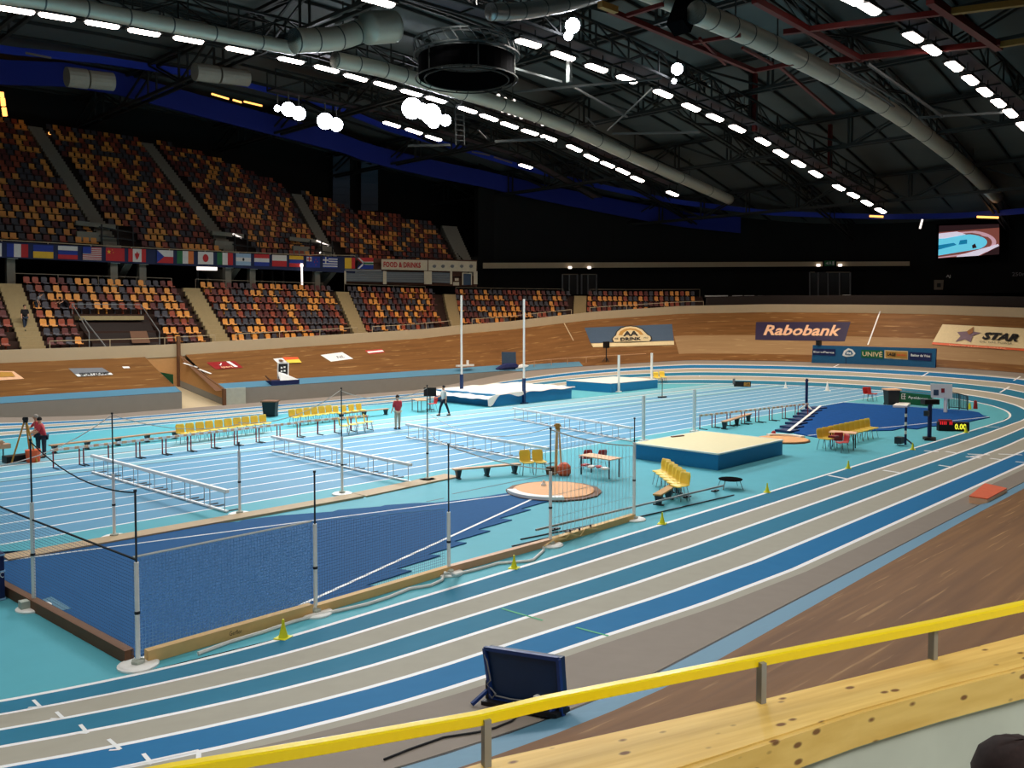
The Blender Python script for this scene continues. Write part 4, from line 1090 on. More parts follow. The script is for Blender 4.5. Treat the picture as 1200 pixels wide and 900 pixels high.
# tripods
def tripod(label, px, py, h, m, spread=.45, head='black'):
    t = thing('tripod', label, 'tripod', G(px, py), .4)
    for k in range(3):
        a = 2*PI*k/3+.6; mb = MB(); mb.tube([(.05*math.cos(a), .05*math.sin(a), h), (spread*math.cos(a), spread*math.sin(a), 0)], .035, 6); mb.build('leg', [m], t)
    mb = MB(); mb.lathe((0, 0, h-.02), [(.1, 0), (.1, .05)], 10); mb.box((0, 0, h+.12), (.13, .15, .16)); mb.tube([(0, -.12, h+.12), (0, .14, h+.12)], .045, 8); mb.build('instrument_head', [head], t)
tripod('yellow legged surveying tripod with instrument beside the officials in red', 31, 541, 1.65, 'gold', .55)
tripod('pale wooden tripod closed up inside the cage beside the orange bag', 653.5, 556, 1.75, 'timber', .16, 'gold')
mb = MB(); g = G(661, 557); mb.lathe((g.x, g.y, 0), [(.2, 0), (.26, .1), (.25, .35), (.16, .45), (.05, .5)], 14); tag(mb.build('equipment_bag', ['orange']), 'orange bag standing beside the pale tripod', 'bag')
g = G(646, 556); mb = MB(); mb.box((g.x, g.y, .15), (.3, .25, .3)); tag(mb.build('equipment_box', ['timber_dark']), 'small dark box behind the post before the circle', 'box')
g = G(19, 541); mb = MB(); mb.box((g.x, g.y, .14), (.9, .5, .28), rz=.1); tag(mb.build('equipment_case', ['black']), 'flat black case on the lanes under the yellow tripod', 'case')
g = G(39, 541); mb = MB(); mb.lathe((g.x, g.y, 0), [(.25, 0), (.3, .45), (.3, .5)], 14); tag(mb.build('bucket', ['orange']), 'terracotta bucket between the tripod and the officials', 'bucket')
# left edge navy box
A = G(7.5, 703); t = thing('equipment_box', 'dark blue box with white edges cut by the left picture edge', 'box', (A.x, A.y, 0))
mb = MB(); mb.box((A.x-.62, A.y+.62, .5), (1.2, 1.2, 1.0)); mb.build('casing', ['navy'], t, world=True)
mb = MB()
for z in (.03, .62, .97): mb.box((A.x-.62, A.y+.62, z), (1.23, 1.23, .035))
mb.build('white_edges', ['pale_blue'], t, world=True)
mb = MB(); S = lambda px, py: Vector((A.x-.0, V(px, py, A.y)[1], V(px, py, A.y)[2])) if False else V(px, py, A.y+.01)
text_on(mb, 'C', [(0, 670), (4.5, 670), (4.5, 677), (0, 677)], lambda a, b: V(a, b, A.y-.005)); mb.build('lettering', ['white'], t, world=True)
# measuring stands
t = thing('measuring_stand', 'black topped measuring device on a dark pole with round base', 'stand', G(1089, 515)); mb = MB(); mb.tube([(0, 0, 0), (0, 0, 1.75)], .1, 8); mb.build('pole', ['navy'], t)
mb = MB(); mb.box((0, 0, .04), (1.0, .5, .08), rz=.4); mb.lathe((0, 0, 0), [(.3, 0), (.3, .12)], 14); mb.build('base', ['black'], t); mb = MB(); mb.box((0, 0, 1.85), (.75, .4, .24), rz=-.7); mb.build('display_head', ['black'], t)
mb = MB(); mb.box((-.3, .05, 1.3), (.2, .2, .25)); mb.build('side_unit', ['steel_dark'], t)
t = thing('measuring_stand', 'blue and white striped measuring stand on small feet', 'stand', G(1061, 521)); 
mb = MB(); mb.tube([(0, 0, 0), (0, 0, 1.75)], .055, 8); mb.build('pole', ['navy'], t); mb = MB()
for z in (.5, .9, 1.3): mb.lathe((0, 0, z), [(.06, 0), (.06, .16)], 8)
mb.build('white_bands', ['white'], t); mb = MB()
for a in (.3, 2.4, 4.5): mb.tube([(0, 0, .3), (.4*math.cos(a), .4*math.sin(a), .03)], .035, 6)
mb.box((-.5, .1, .25), (.4, .3, .3)); mb.build('feet', ['steel_dark'], t)
t = thing('wind_gauge', 'dark blue pole on white feet at the corner of the right tarpaulin', 'stand', G(945, 481)); mb = MB(); mb.tube([(0, 0, 0), (0, 0, 1.8)], .09, 8); mb.lathe((0, 0, 1.8), [(.06, 0), (.12, .1), (.05, .25)], 8); mb.build('pole', ['navy'], t)
mb = MB()
for a in (.3, 2.4, 4.5): mb.tube([(0, 0, .35), (.5*math.cos(a), .5*math.sin(a), .03)], .05, 6)
mb.build('feet', ['white'], t)
# digital clocks
def slab_face(label, name, px0, px1, pyb, pyt, th, cat, m):
    A = G(px0, pyb); B = G(px1, pyb+ (px1-px0)*.02); d = B-A; L = d.length; dist = A.dot(Vector((FW[0], FW[1], 0)))
    h = (pyb-pyt)*dist/1000.0; c = (A+B)/2; t = thing(name, label, cat, c, math.atan2(d.y, d.x))
    mb = MB(); mb.box((0, th/2, h/2), (L, th, h)); mb.build('casing', [m], t); return t, L, h
t, L, h = slab_face('low digital clock with red and yellow figures in the right bend', 'timing_clock', 1100, 1136, 505, 494.5, .35, 'clock', 'black')
def local_text(t, txt, x0, x1, z0, z1, m, nm, y=-.012, shear=0, bold=0):
    mb = MB(); vs, fs = text_mesh(txt, shear, bold); mb.add([(x0+(x1-x0)*a, y, z0+(z1-z0)*b) for a, b in vs], fs); return mb.build(nm, [m], t)
local_text(t, '0.00', L*.02, L*.4, h*.2, h*.85, 'led_yellow', 'digits', bold=.03)
local_text(t, 'IIII II', -L*.46, -L*.06, h*.72, h*1.1, 'led_red', 'red_lettering', bold=.02)
mb = MB(); mb.box((-L*.25, .2, h+.05), (L*.4, .3, .12)); mb.build('red_cover', ['red_deep'], t)
t, L, h = slab_face('small black display board showing 802 in the far bend', 'timing_clock', 860, 880, 453, 447, .3, 'clock', 'black')
local_text(t, '802', L*.08, L*.46, h*.12, h*.88, 'gold', 'digits', bold=.03)
mb = MB(); mb.box((-L*.5, .1, h), (.2, .2, .5)); mb.build('sensor', ['sign_grey'], t)
# white board on pole
t = thing('score_board', 'white scoreboard on a white pole with two small pictures beside the green fence', 'board', G(1108, 484))
def camplane(O):                    # upright plane through O facing the camera side of the hall
    def S(px, py):
        d = Vector(ray(px, py)); E0 = Vector((0, 0, EYE)); nrm = Vector((O.x, O.y, 0)).normalized(); return E0+d*((O-E0).dot(nrm)/d.dot(nrm))
    return S
O = G(1108, 484); S = camplane(O); nb = -Vector((O.x, O.y, 0)).normalized()
Q = [S(1090.5, 449.5), S(1116, 450.5), S(1116, 467.5), S(1091, 465.5)]
box_quad([q+nb*.12 for q in Q], -nb, .14).build('panel', ['white'], t, world=True)
mb = MB(); mb.bar(O, Vector((O.x, O.y, .95)), .18); mb.build('pole', ['white'], t, world=True)
mb = MB(); quad_on(mb, [(1094, 456.5), (1100, 456.5), (1100, 463), (1094, 463)], lambda a, b: S(a, b)+nb*.135, 0, 1, 1); mb.build('picture', ['sign_slate'], t, world=True)
mb = MB(); quad_on(mb, [(1103, 455), (1107, 455), (1107, 460), (1103, 460)], lambda a, b: S(a, b)+nb*.135, 0, 1, 1); mb.build('picture', ['red_deep'], t, world=True)
# fences with the green banner
O2 = G(1070, 475.5); S2 = camplane(O2); nb2 = -Vector((O2.x, O2.y, 0)).normalized()
t = thing('crowd_barrier', 'steel crowd barrier carrying the green banner', 'barrier', O2, group='crowd barriers at the right tarpaulin')
mb = MB(); Q = [(1053, 459), (1092, 463), (1092, 476.5), (1053, 473)]; quad_on(mb, Q, lambda a, b: S2(a, b)+nb2*.03, 0, 2, 2); mb.build('green_banner', ['green'], t, world=True)
mb = MB(); text_on(mb, 'Apeldoorn', [(1064, 463.5), (1087.5, 466), (1087.5, 470), (1064, 467.5)], lambda a, b: S2(a, b)+nb2*.06, bold=.02); mb.build('lettering', ['white'], t, world=True)
mb = MB()
for x0 in (1056.2, 1059.2):
    mb.add([S2(x, y)+nb2*.06 for x, y in [(x0, 461.5), (x0+1.1, 461.6), (x0+1.1, 467.6), (x0, 467.5)]], [(0, 1, 2, 3)])
for y0 in (461, 463.8, 466.8): mb.add([S2(x, y)+nb2*.06 for x, y in [(1057, y0), (1061.3, y0+.3), (1061.3, y0+1.1), (1057, y0+.8)]], [(0, 1, 2, 3)])
mb.build('town_emblem', ['white'], t, world=True)
mb = MB(); mb.bar(S2(1052, 457.5), S2(1093, 461.5), .05); mb.bar(S2(1052, 457.5), S2(1052, 474), .05); mb.bar(S2(1093, 461.5), S2(1093, 477), .05); mb.build('frame', ['steel'], t, world=True)
O3 = G(1125, 481); S3 = camplane(O3)
for i, (x0, x1, y0, y1) in enumerate([(1112, 1124, 459, 461.5), (1124, 1134, 461.5, 464)]):
    t = thing('crowd_barrier', ['open steel crowd barrier right of the white scoreboard', 'open steel crowd barrier at the right end beside the lane line'][i], 'barrier', S3((x0+x1)/2, 480), group='crowd barriers at the right tarpaulin')
    mb = MB(); b0, b1 = 479+i*1, 480+i*1.2
    mb.bar(S3(x0, y0), S3(x1, y1), .05); mb.bar(S3(x0, b0-2), S3(x1, b1-2), .05); mb.bar(S3(x0, y0), S3(x0, b0), .06); mb.bar(S3(x1, y1), S3(x1, b1), .06); mb.build('frame', ['steel_dark'], t, world=True)
    mb = MB()
    for k in range(1, 7): u = k/7; mb.bar(S3(x0+(x1-x0)*u, y0+(y1-y0)*u), S3(x0+(x1-x0)*u, b0-2+(b1-b0)*u), .03)
    mb.build('bars', ['steel_dark'], t, world=True)
g0, g1, g2, g3 = G(1053, 474.5), G(1066, 475.5), G(1061, 480), G(1046, 479.5)
flat('white_board', 'white board lying flat before the green banner', 'board', [G(1052, 474.5), G(1067, 475.5), G(1063, 479), G(1046, 478.5)], .06, .2, 'white')
t = thing('marker_cone', 'tiny red and yellow markers at the inner line beside the barriers', 'cone', G(1143, 479)); mb = MB(); mb.lathe((0, 0, 0), [(.14, 0), (.1, .5), (.04, .55)], 8); mb.build('red_cone', ['red_deep'], t); mb = MB(); mb.lathe((-.5, .2, 0), [(.12, 0), (.05, .4)], 8); mb.build('yellow_cone', ['cone_yellow'], t)
# low rail set on the floor near the cage end (dismantled net frame)
def gb(a, za, b, zb, w, mb): mb.bar(G(*a, za), G(*b, zb), w)
t = thing('rail_frame', 'grey metal rail on short legs lying on the floor past the last cage post', 'frame', G(745, 592))
mb = MB(); mb.bar(G(628, 621, .25), G(848, 569, .35), .05); mb.build('long_rail', ['steel'], t, world=True)
mb = MB(); mb.bar(G(600, 640, .02), G(860, 580, .02), .03); mb.bar(G(610, 632, .02), G(700, 614, .02), .03); mb.build('floor_rail', ['steel_dark'], t, world=True)
for x, y in [(650, 620), (668, 622), (679, 620), (692, 616), (805, 582), (838, 575)]:
    mb = MB(); mb.bar(G(x, y, 0), G(x, y, .42 if x < 700 else .3), .05); mb.box(G(x, y, .02), (.35, .12, .04)); mb.build('foot', ['steel_dark'], t, world=True)
t = thing('net_base_frame', 'small black topped frame on the floor left of a yellow cone', 'frame', G(856, 572)); mb = MB(); mb.lathe((0, 0, .3), [(.4, 0), (.42, .03), (.2, .06)], 14); mb.build('top', ['black_matte'], t)
mb = MB()
for a in range(4): mb.tube([(.36*math.cos(a*1.57), .36*math.sin(a*1.57), .3), (.5*math.cos(a*1.57), .5*math.sin(a*1.57), 0)], .015, 5)
mb.build('wire_legs', ['chrome'], t)
g = G(775, 441); 
mb = MB(); g = G(776, 466); mb.box((g.x, g.y, .05), (.6, .4, .1)); mb.tube([(g.x, g.y, 0), (g.x, g.y, 1.4)], .03, 6); tag(mb.build('small_stand', ['steel_dark']), 'thin stand with dark foot on the lanes right of the smaller mat', 'stand')
# ================================================================ SEATS
SEATM = ['seat_amber', 'seat_rust', 'seat_maroon', 'seat_slate']
CN = ['amber', 'rust red', 'maroon', 'slate grey']
def seat_geo(mb, mtx, mi=0, low=False):
    # faces the hall (local -y), origin on the step, x sideways
    w = .42
    if low:
        vs = [(-w/2, .28, .35), (w/2, .28, .35), (w/2, .35, .82), (-w/2, .35, .82), (-w/2, -.12, .42), (w/2, -.12, .42), (-w/2, .26, .38), (w/2, .26, .38), (-w/2, -.12, .34), (w/2, -.12, .34), (w/2, .41, .8), (-w/2, .41, .8)]
        fs = [(0, 1, 2, 3), (4, 5, 7, 6), (8, 9, 5, 4), (3, 2, 10, 11)]
    else:
        vs = []; fs = []
        pr = [(-.14, .38, .37), (-.12, .44, .40), (.1, .41, .42), (.26, .42, .42), (.3, .5, .38), (.33, .64, .41), (.36, .78, .40), (.38, .85, .31)]
        for y, z, ww in pr:
            for u in (-1, -.5, 0, .5, 1): vs.append((u*ww/2, y-(.02*(1-u*u) if z > .48 else 0)*-1, z-(.02*(1-u*u) if z < .48 else 0)))
        n = len(pr)
        for i in range(n-1):
            for k in range(4): fs.append((i*5+k, i*5+k+1, (i+1)*5+k+1, (i+1)*5+k))
        o = len(vs)
        for y, z, ww in pr:
            for u in (-1, -.5, 0, .5, 1): vs.append((u*ww/2, y+(.035 if z > .48 else 0), z-(.03 if z < .48 else 0)))
        for i in range(n-1):
            for k in range(4): fs.append((o+(i+1)*5+k, o+(i+1)*5+k+1, o+i*5+k+1, o+i*5+k))
            for k in (0, 4): a = i*5+k; fs.append((a, a+5, o+a+5, o+a) if k == 0 else (o+a, o+a+5, a+5, a))
        for k in range(4): fs.append((k+1, k, o+k, o+k+1)); a = (n-1)*5+k; fs.append((a, a+1, o+a+1, o+a))
        o = len(vs); vs += [(-.03, .1, 0), (.03, .1, 0), (.03, .3, 0), (-.03, .3, 0), (-.03, .1, .4), (.03, .1, .4), (.03, .3, .42), (-.03, .3, .42)]
        fs += [(o+4, o+5, o+6, o+7), (o, o+1, o+5, o+4), (o+1, o+2, o+6, o+5), (o+2, o+3, o+7, o+6), (o+3, o, o+4, o+7)]
    mb.add([mtx @ Vector(v) for v in vs], fs, mi)
def seat_mtx(q, r, z):
    p = OV(q, r, z); p2 = OV(q+.05, r, z); d = p2-p
    return Matrix.Translation(p) @ Matrix.Rotation(math.atan2(d.y, d.x), 4, 'Z') @ Matrix.Rotation(0, 4, 'X'), math.atan2(d.y, d.x)
# facing: local +x along +q (to the right when seen from the hall side => y points outward)
seats = []
v0, v1 = RC(106, 398, 31.4), RC(192, 398, 31.4)
VQ0, VQ1 = rq(v0.x, v0.y)[1], rq(v1.x, v1.y)[1]
ends = [(-8, 0)]+[None]
for k in range(NROW):
    z = zk(k)+.02; r = rk(k)
    f = RB/r
    lim = [(-12, aq(0, k)-.85)]+[(aq(i, k)+.85*(f if i > 2 else 1), aq(i+1, k)-.85*(f if i > 2 else 1)) for i in range(4)]+[(aq(4, k)+.6, 67.3)]
    for bi, (a, b) in enumerate(lim):
        q = a+.3
        while q < b-.2:
            step = .58*(f if q > 45 else 1)
            ok = z+.5 > z_rim(q)+.55
            if bi == 1 and k <= 3 and VQ0-.3 < q < VQ1+.4: ok = False
            if ok: seats.append((q, r, z, k, bi))
            q += step
rng = random.Random(11)
def pick():
    x = rng.random(); return 0 if x < .3 else 1 if x < .5 else 2 if x < .7 else 3
def proj(p):
    d = Vector(p)-Vector((0, 0, EYE)); f = d.dot(Vector(FW)); return 600+F*d.dot(Vector(RT))/f, CYO-F*d.dot(Vector(UPV))/f, f
vis = []; rest = []
for s in seats:
    p = OV(s[0], s[1], s[2]); x, y, f = proj(p)
    (vis if x > -4 else rest).append((f, s))
vis.sort(key=lambda t: t[0])
near, far_ = vis[:300], [s for _, s in vis[300:]]+[s for _, s in rest if _ > 0]
protos = {}
def nth(n): return f"{n}{'th' if 10 <= n % 100 <= 20 else {1: 'st', 2: 'nd', 3: 'rd'}.get(n % 10, 'th')}"
bn = ['left edge block', 'walk-out opening block', 'second full block', 'block below the kiosk', 'block under the dark wall', 'right end block']
rn = ['front', 'second', 'third', 'fourth', 'fifth', 'sixth', 'seventh', 'top']
cnt = {}
rowsdone = {}
near.sort(key=lambda t: (t[1][4], t[1][3], t[1][0]))
for f, (q, r, z, k, bi) in near:
    c = pick(); mt, rz = seat_mtx(q, r, z)
    if c not in protos:
        mb = MB(); seat_geo(mb, Matrix.Identity(4)); protos[c] = mb.build('stand_seat', [SEATM[c]]).data
        o = [x for x in bpy.data.objects if x.data == protos[c]][0]
    else:
        o = bpy.data.objects.new('stand_seat', protos[c]); col.objects.link(o)
    n = cnt[(bi, k)] = cnt.get((bi, k), 0)+1
    o.location = mt.translation; o.rotation_euler.z = rz
    tag(o, f'{CN[c]} seat, {nth(n)} from left in the {rn[k]} row, {bn[bi]}', 'seat', 'seats of the lower stand')
mb = MB()
for (q, r, z, k, bi) in far_: seat_geo(mb, seat_mtx(q, r, z)[0], pick())
tag(mb.build('stand_seats', SEATM), 'remaining amber, rust and slate seats of the lower stand towards the right', 'seats', 'seats of the lower stand', 'stuff')
mb = MB()
for k in range(20):
    z = zku(k); r = rku(k); q = -6
    while q < QUE+1.2:
        n = table(NUP, q)
        bad = any(abs(q-uaq(i, k)) < .95 for i in range(5)) or k >= int(round(n))
        if q > uaq(4, k)-.7: bad = True
        if k < 3 and any(-1.2 < q-uaq(i, 0) < 2.2 for i in range(1, 4)): bad = True
        if not bad: seat_geo(mb, seat_mtx(q, r, z)[0], pick(), True)
        q += .56*(RB/r if q > 45 else 1)
tag(mb.build('stand_seats', SEATM), 'dim amber, rust and slate seats filling the steep upper stand', 'seats', None, 'stuff')
# walk-out opening in the lower stand
t = thing('walkout_opening', 'walk-out opening with pale slab roof and steel rails in the lower stand', 'opening', OV((VQ0+VQ1)/2, 32.5, 3.6))
mb = MB(); c = lambda q, r, z: OV(q, r, z)
mb.add([c(VQ0, 34.4, 5.75), c(VQ1-.6, 34.4, 5.75), c(VQ1-.6, 34.4, 6.05), c(VQ0, 34.4, 6.05), c(VQ0, 33.4, 5.75), c(VQ1-.6, 33.4, 5.75), c(VQ1-.6, 33.4, 6.05), c(VQ0, 33.4, 6.05)],
       [(0, 1, 2, 3), (7, 6, 5, 4), (4, 5, 1, 0), (3, 2, 6, 7), (0, 3, 7, 4), (1, 5, 6, 2)]); mb.build('roof_slab', ['stair_concrete'], t, world=True)
mb = MB(); mb.add([c(VQ0, 31.05, 3.6), c(VQ0, 34.3, 3.6), c(VQ0, 34.3, 5.8), c(VQ0, 31.05, 4.2)], [(0, 1, 2, 3)]); mb.build('side_wall', ['stand_dark'], t, world=True); mb = MB(); mb.add([c(VQ1, 31.05, 3.6), c(VQ1, 34.3, 3.6), c(VQ1, 34.3, 5.8), c(VQ1, 31.05, 4.2)], [(3, 2, 1, 0)])
mb.build('side_wall', ['stand_dark'], t, world=True)
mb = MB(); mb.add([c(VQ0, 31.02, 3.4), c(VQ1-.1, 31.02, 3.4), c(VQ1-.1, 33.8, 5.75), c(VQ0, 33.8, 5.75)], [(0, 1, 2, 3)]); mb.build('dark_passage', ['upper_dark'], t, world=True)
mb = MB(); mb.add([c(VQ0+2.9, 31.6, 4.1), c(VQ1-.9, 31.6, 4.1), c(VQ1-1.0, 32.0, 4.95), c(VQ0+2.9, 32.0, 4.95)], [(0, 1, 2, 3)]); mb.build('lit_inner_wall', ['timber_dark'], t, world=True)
mb = MB()
for q in (VQ0-.15, VQ1-.4): mb.bar(c(q, 31.2, 4.9), c(q, 34.4, 6.9), .05); mb.bar(c(q, 31.2, 3.8), c(q, 31.2, 4.9), .05); mb.bar(c(q, 34.4, 5.8), c(q, 34.4, 6.9), .05)
mb.bar(c(VQ0-.15, 34.4, 6.9), c(VQ1-.4, 34.4, 6.9), .05); mb.bar(c(VQ0+.9, 31.1, 3.9), c(VQ0+.2, 33.3, 5.9), .06)
mb.build('rails', ['steel'], t, world=True)
# rails front and back of the lower stand
def railing(label, qa, qb, rf, zf, hgt, post, m='rim_cream', w=.05, grp='stand railings'):
    qs = qs_range(qa, qb, 1.2); mid_ = OV((qa+qb)/2, rf, zf((qa+qb)/2)-hgt)
    t = thing('railing', label, 'railing', mid_, group=grp); mb = MB()
    for a, b in zip(qs, qs[1:]): mb.bar(OV(a, rf, zf(a)), OV(b, rf, zf(b)), w)
    mb.build('top_rail', [m], t, world=True)
    for q in qs_range(qa, qb, post):
        mb = MB(); mb.bar(OV(q, rf, zf(q)-hgt), OV(q, rf, zf(q)), w*.9); mb.build('post', [m], t, world=True)
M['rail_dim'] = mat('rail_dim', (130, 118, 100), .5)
zfr = lambda q: max(4.35, z_rim(q)+1.25)
fr = [(9.9, 21.4), (23.1, 34.4), (36.0, 45.2), (47.2, 56.2), (57.8, 67.2)]
nmf = ['below the walk-out opening block', 'in front of the second full block', 'in front of the block below the kiosk', 'in front of the block under the dark wall', 'in front of the short right end block']
for (a, b), n_ in zip(fr, nmf): railing('thin brownish front railing '+n_, a, b, 30.75, zfr, .75, 3.0)
bk = [(9.9, 21.3), (23.3, 35.6), (38.0, 46.8), (49.2, 57.4), (59.4, 67.3)]
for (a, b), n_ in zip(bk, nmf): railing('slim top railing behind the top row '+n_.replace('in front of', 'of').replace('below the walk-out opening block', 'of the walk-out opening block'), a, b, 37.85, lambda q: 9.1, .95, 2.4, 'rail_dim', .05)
# ================================================================ UPPER STAND FRONT, FLAGS, PILLARS
def bandwall(name, m, q0, q1, r, z0, z1, th=.12):
    mb = MB(); us = qs_range(q0, q1, .8)
    mb.grid(lambda q, i: OV(q, (r+th, r, r, r+th)[int(i)], (z0, z0, z1, z1)[int(i)]), us, [3, 2, 1, 0]); return mb.build(name, [m])
zban = lambda q: table([(5, 11.33), (20, 11.36), (32, 11.52), (45, 11.95), (52, 12.05)], q)
mb = MB(); us = qs_range(-12, 39.5, .8)
mb.grid(lambda q, i: OV(q, (38.4, 38.2, 38.2, 38.4)[int(i)], (10.2, 10.2, zban(q), zban(q))[int(i)]), us, [3, 2, 1, 0])
tag(mb.build('banner_backing', ['flag_navy']), 'long dark navy banner strip along the front edge of the upper stand', 'banner')
railing('thin rail on top of the flag strip along the upper stand front', -12, 39.5, 38.25, lambda q: zban(q)+.12, .15, 3, 'rim_cream', .05, 'upper stand railings')
# flags: x0,x1 (pixels), label, painter
def Sf(px, py, off=.04): return RC(px, py, 38.2-off)
def ytop(x): return 285.0+(293.5-285)*(x/200) if x < 200 else 293.5+(302-293.5)*((x-200)/200) if x < 400 else 302.0
def ybot(x): return 300.5+(308.5-300.5)*(x/200) if x < 200 else 308.5+(314.5-308.5)*((x-200)/200) if x < 400 else 314.5+.02*(x-400)
FM = {'b': 'flag_blue', 'w': 'flag_white', 'r': 'flag_red', 'y': 'flag_yellow', 'g': 'flag_green', 'o': 'flag_orange', 's': 'flag_sky', 'k': 'flag_black', 'n': 'flag_navy'}
def fq(x0, x1, t0, t1):      # sub quad in flag coordinates of pixel span
    return [(x0, ytop(x0)+(ybot(x0)-ytop(x0))*t0), (x1, ytop(x1)+(ybot(x1)-ytop(x1))*t0), (x1, ytop(x1)+(ybot(x1)-ytop(x1))*t1), (x0, ytop(x0)+(ybot(x0)-ytop(x0))*t1)]
def poly_on(mb, pts, S, mi):
    mb.add([S(*p) for p in pts], [tuple(range(len(pts)))], mi)
def flagp(x0, x1, label, cols, kind, extra=None):
    ks = list(dict.fromkeys(cols+(extra or ''))); mb = MB(); n = len(cols)
    for i, c_ in enumerate(cols):
        mi = ks.index(c_)
        if kind == 'v': q_ = fq(x0+(x1-x0)*i/n, x0+(x1-x0)*(i+1)/n, 0, 1)
        else: q_ = fq(x0, x1, i/n, (i+1)/n)
        quad_on(mb, q_, Sf, mi, 2, 1)
    def pt(u, v): x = x0+(x1-x0)*u; return (x, ytop(x)+(ybot(x)-ytop(x))*v)
    S2_ = lambda a, b: Sf(a, b, .09); S3_ = lambda a, b: Sf(a, b, .13)
    if kind == 'star': 
        for cx, cy, rr in ((.17, .3, .2), (.35, .15, .05), (.4, .35, .05)): poly_on(mb, [pt(cx+rr*.6*math.cos(a*PI/5-PI/2)*(1 if a % 2 == 0 else .4), cy+rr*math.sin(a*PI/5-PI/2)*(1 if a % 2 == 0 else .4)) for a in range(10)], S2_, ks.index('y'))
    if kind == 'usa':
        for i in range(7): quad_on(mb, [pt(0, i/7+.02), pt(1, i/7+.02), pt(1, i/7+.08), pt(0, i/7+.08)], S2_, ks.index('r'), 2, 1)
        quad_on(mb, [pt(0, 0), pt(.45, 0), pt(.45, .5), pt(0, .5)], S3_, ks.index('b'), 2, 1)
    if kind == 'leaf': 
        L_ = [(.5, .12), (.54, .3), (.6, .26), (.58, .45), (.66, .4), (.64, .52), (.68, .58), (.58, .68), (.52, .68), (.5, .88), (.48, .68), (.42, .68), (.32, .58), (.36, .52), (.34, .4), (.42, .45), (.4, .26), (.46, .3)]
        cen = pt(.5, .5); 
        for a, b in zip(L_, L_[1:]+L_[:1]): poly_on(mb, [pt(*a), pt(*b), cen], S2_, ks.index('r'))
    if kind == 'disc': poly_on(mb, [pt(.5+.19*math.cos(a*PI/8), .5+.32*math.sin(a*PI/8)) for a in range(16)], S2_, ks.index('r'))
    if kind == 'sun': poly_on(mb, [pt(.5+.07*math.cos(a*PI/5), .5+.14*math.sin(a*PI/5)) for a in range(10)], S2_, ks.index('k'))
    if kind == 'tri': poly_on(mb, [pt(0, 0), pt(.45, .5), pt(0, 1)], S2_, ks.index(extra[0]))
    if kind == 'nz':
        quad_on(mb, [pt(.02, .05), pt(.4, .05), pt(.4, .45), pt(.02, .45)], S2_, ks.index('w'), 1, 1); quad_on(mb, [pt(.05, .2), pt(.37, .2), pt(.37, .3), pt(.05, .3)], S3_, ks.index('r'), 1, 1); quad_on(mb, [pt(.18, .05), pt(.25, .05), pt(.25, .45), pt(.18, .45)], S3_, ks.index('r'), 1, 1)
        for cx, cy in ((.7, .25), (.8, .45), (.6, .5), (.7, .75)): poly_on(mb, [pt(cx+.03, cy), pt(cx, cy+.07), pt(cx-.03, cy), pt(cx, cy-.07)], S2_, ks.index('r'))
    if kind == 'gr':
        quad_on(mb, [pt(0, 0), pt(.38, 0), pt(.38, .56), pt(0, .56)], S2_, ks.index('b'), 1, 1); quad_on(mb, [pt(0, .22), pt(.38, .22), pt(.38, .34), pt(0, .34)], S3_, ks.index('w'), 1, 1); quad_on(mb, [pt(.15, 0), pt(.23, 0), pt(.23, .56), pt(.15, .56)], S3_, ks.index('w'), 1, 1)
    if kind == 'za':
        quad_on(mb, [pt(.35, .36), pt(1, .36), pt(1, .64), pt(.35, .64)], S2_, ks.index('w'), 1, 1)
        for s_ in (0, 1): poly_on(mb, [pt(0, s_), pt(.12, s_), pt(.5, .5), pt(.35, .5)], S2_, ks.index('w'))
        quad_on(mb, [pt(.4, .43), pt(1, .43), pt(1, .57), pt(.4, .57)], S3_, ks.index('g'), 1, 1); poly_on(mb, [pt(0, .18), pt(.28, .5), pt(0, .82)], S3_, ks.index('k'))
    tag(mb.build('flag_panel', [FM[k] for k in ks]), label, 'flag', 'national flags along the upper stand')
flagp(-12, 2, 'navy and white flag fragment cut by the left picture edge', 'nw', 'v')
flagp(8, 33, 'blue white and red upright tricolour flag panel, leftmost full flag', 'bwr', 'v')
flagp(39, 62.5, 'flag panel of blue above yellow', 'by', 'h')
flagp(68, 91, 'white blue and red horizontally striped flag panel', 'wbr', 'h')
flagp(97, 119, 'stars and stripes flag panel with navy canton', 'w', 'usa', 'rb')
flagp(124, 146, 'plain red flag panel with small yellow stars', 'r', 'star', 'y')
flagp(150.5, 171, 'red and white flag panel with red maple leaf', 'rwwr', 'v')
mb = MB()
L_ = [(.5, .15), (.55, .35), (.64, .35), (.6, .6), (.5, .85), (.4, .6), (.36, .35), (.45, .35)]
poly_on(mb, [(150.5+20.5*u, ytop(160)+(ybot(160)-ytop(160))*v) for u, v in L_], lambda a, b: Sf(a, b, .09), 0)
lf = mb.build('maple_leaf', ['flag_red']); lf.parent = [o for o in bpy.data.objects if o.get('label') == 'red and white flag panel with red maple leaf'][0]
flagp(184, 203, 'white over red flag panel with blue triangle at its left', 'wr', 'tri', 'b')
flagp(207.5, 227, 'green white and orange upright tricolour flag panel', 'gwo', 'v')
flagp(232, 250, 'white flag panel with red disc', 'w', 'disc', 'r')
flagp(254.5, 273, 'green white and red upright tricolour flag panel', 'gwr', 'v')
flagp(276.5, 294, 'pale blue and white striped flag panel with small emblem', 'sws', 'sun', 'k')
flagp(298, 315.5, 'red white and blue horizontally striped flag panel', 'rwb', 'h')
flagp(319, 336, 'flag panel of plain white above red', 'wr', 'h')
flagp(339, 355.5, 'yellow blue and red horizontally striped flag panel', 'ybr', 'h')
flagp(359, 375, 'navy flag panel with small union emblem and red stars', 'b', 'nz', 'wr')
flagp(378.5, 395.5, 'blue and white striped flag panel with white cross', 'bwbwbwbwb', 'gr')
flagp(404, 416, 'black yellow and red upright tricolour flag panel', 'yyr', 'v')
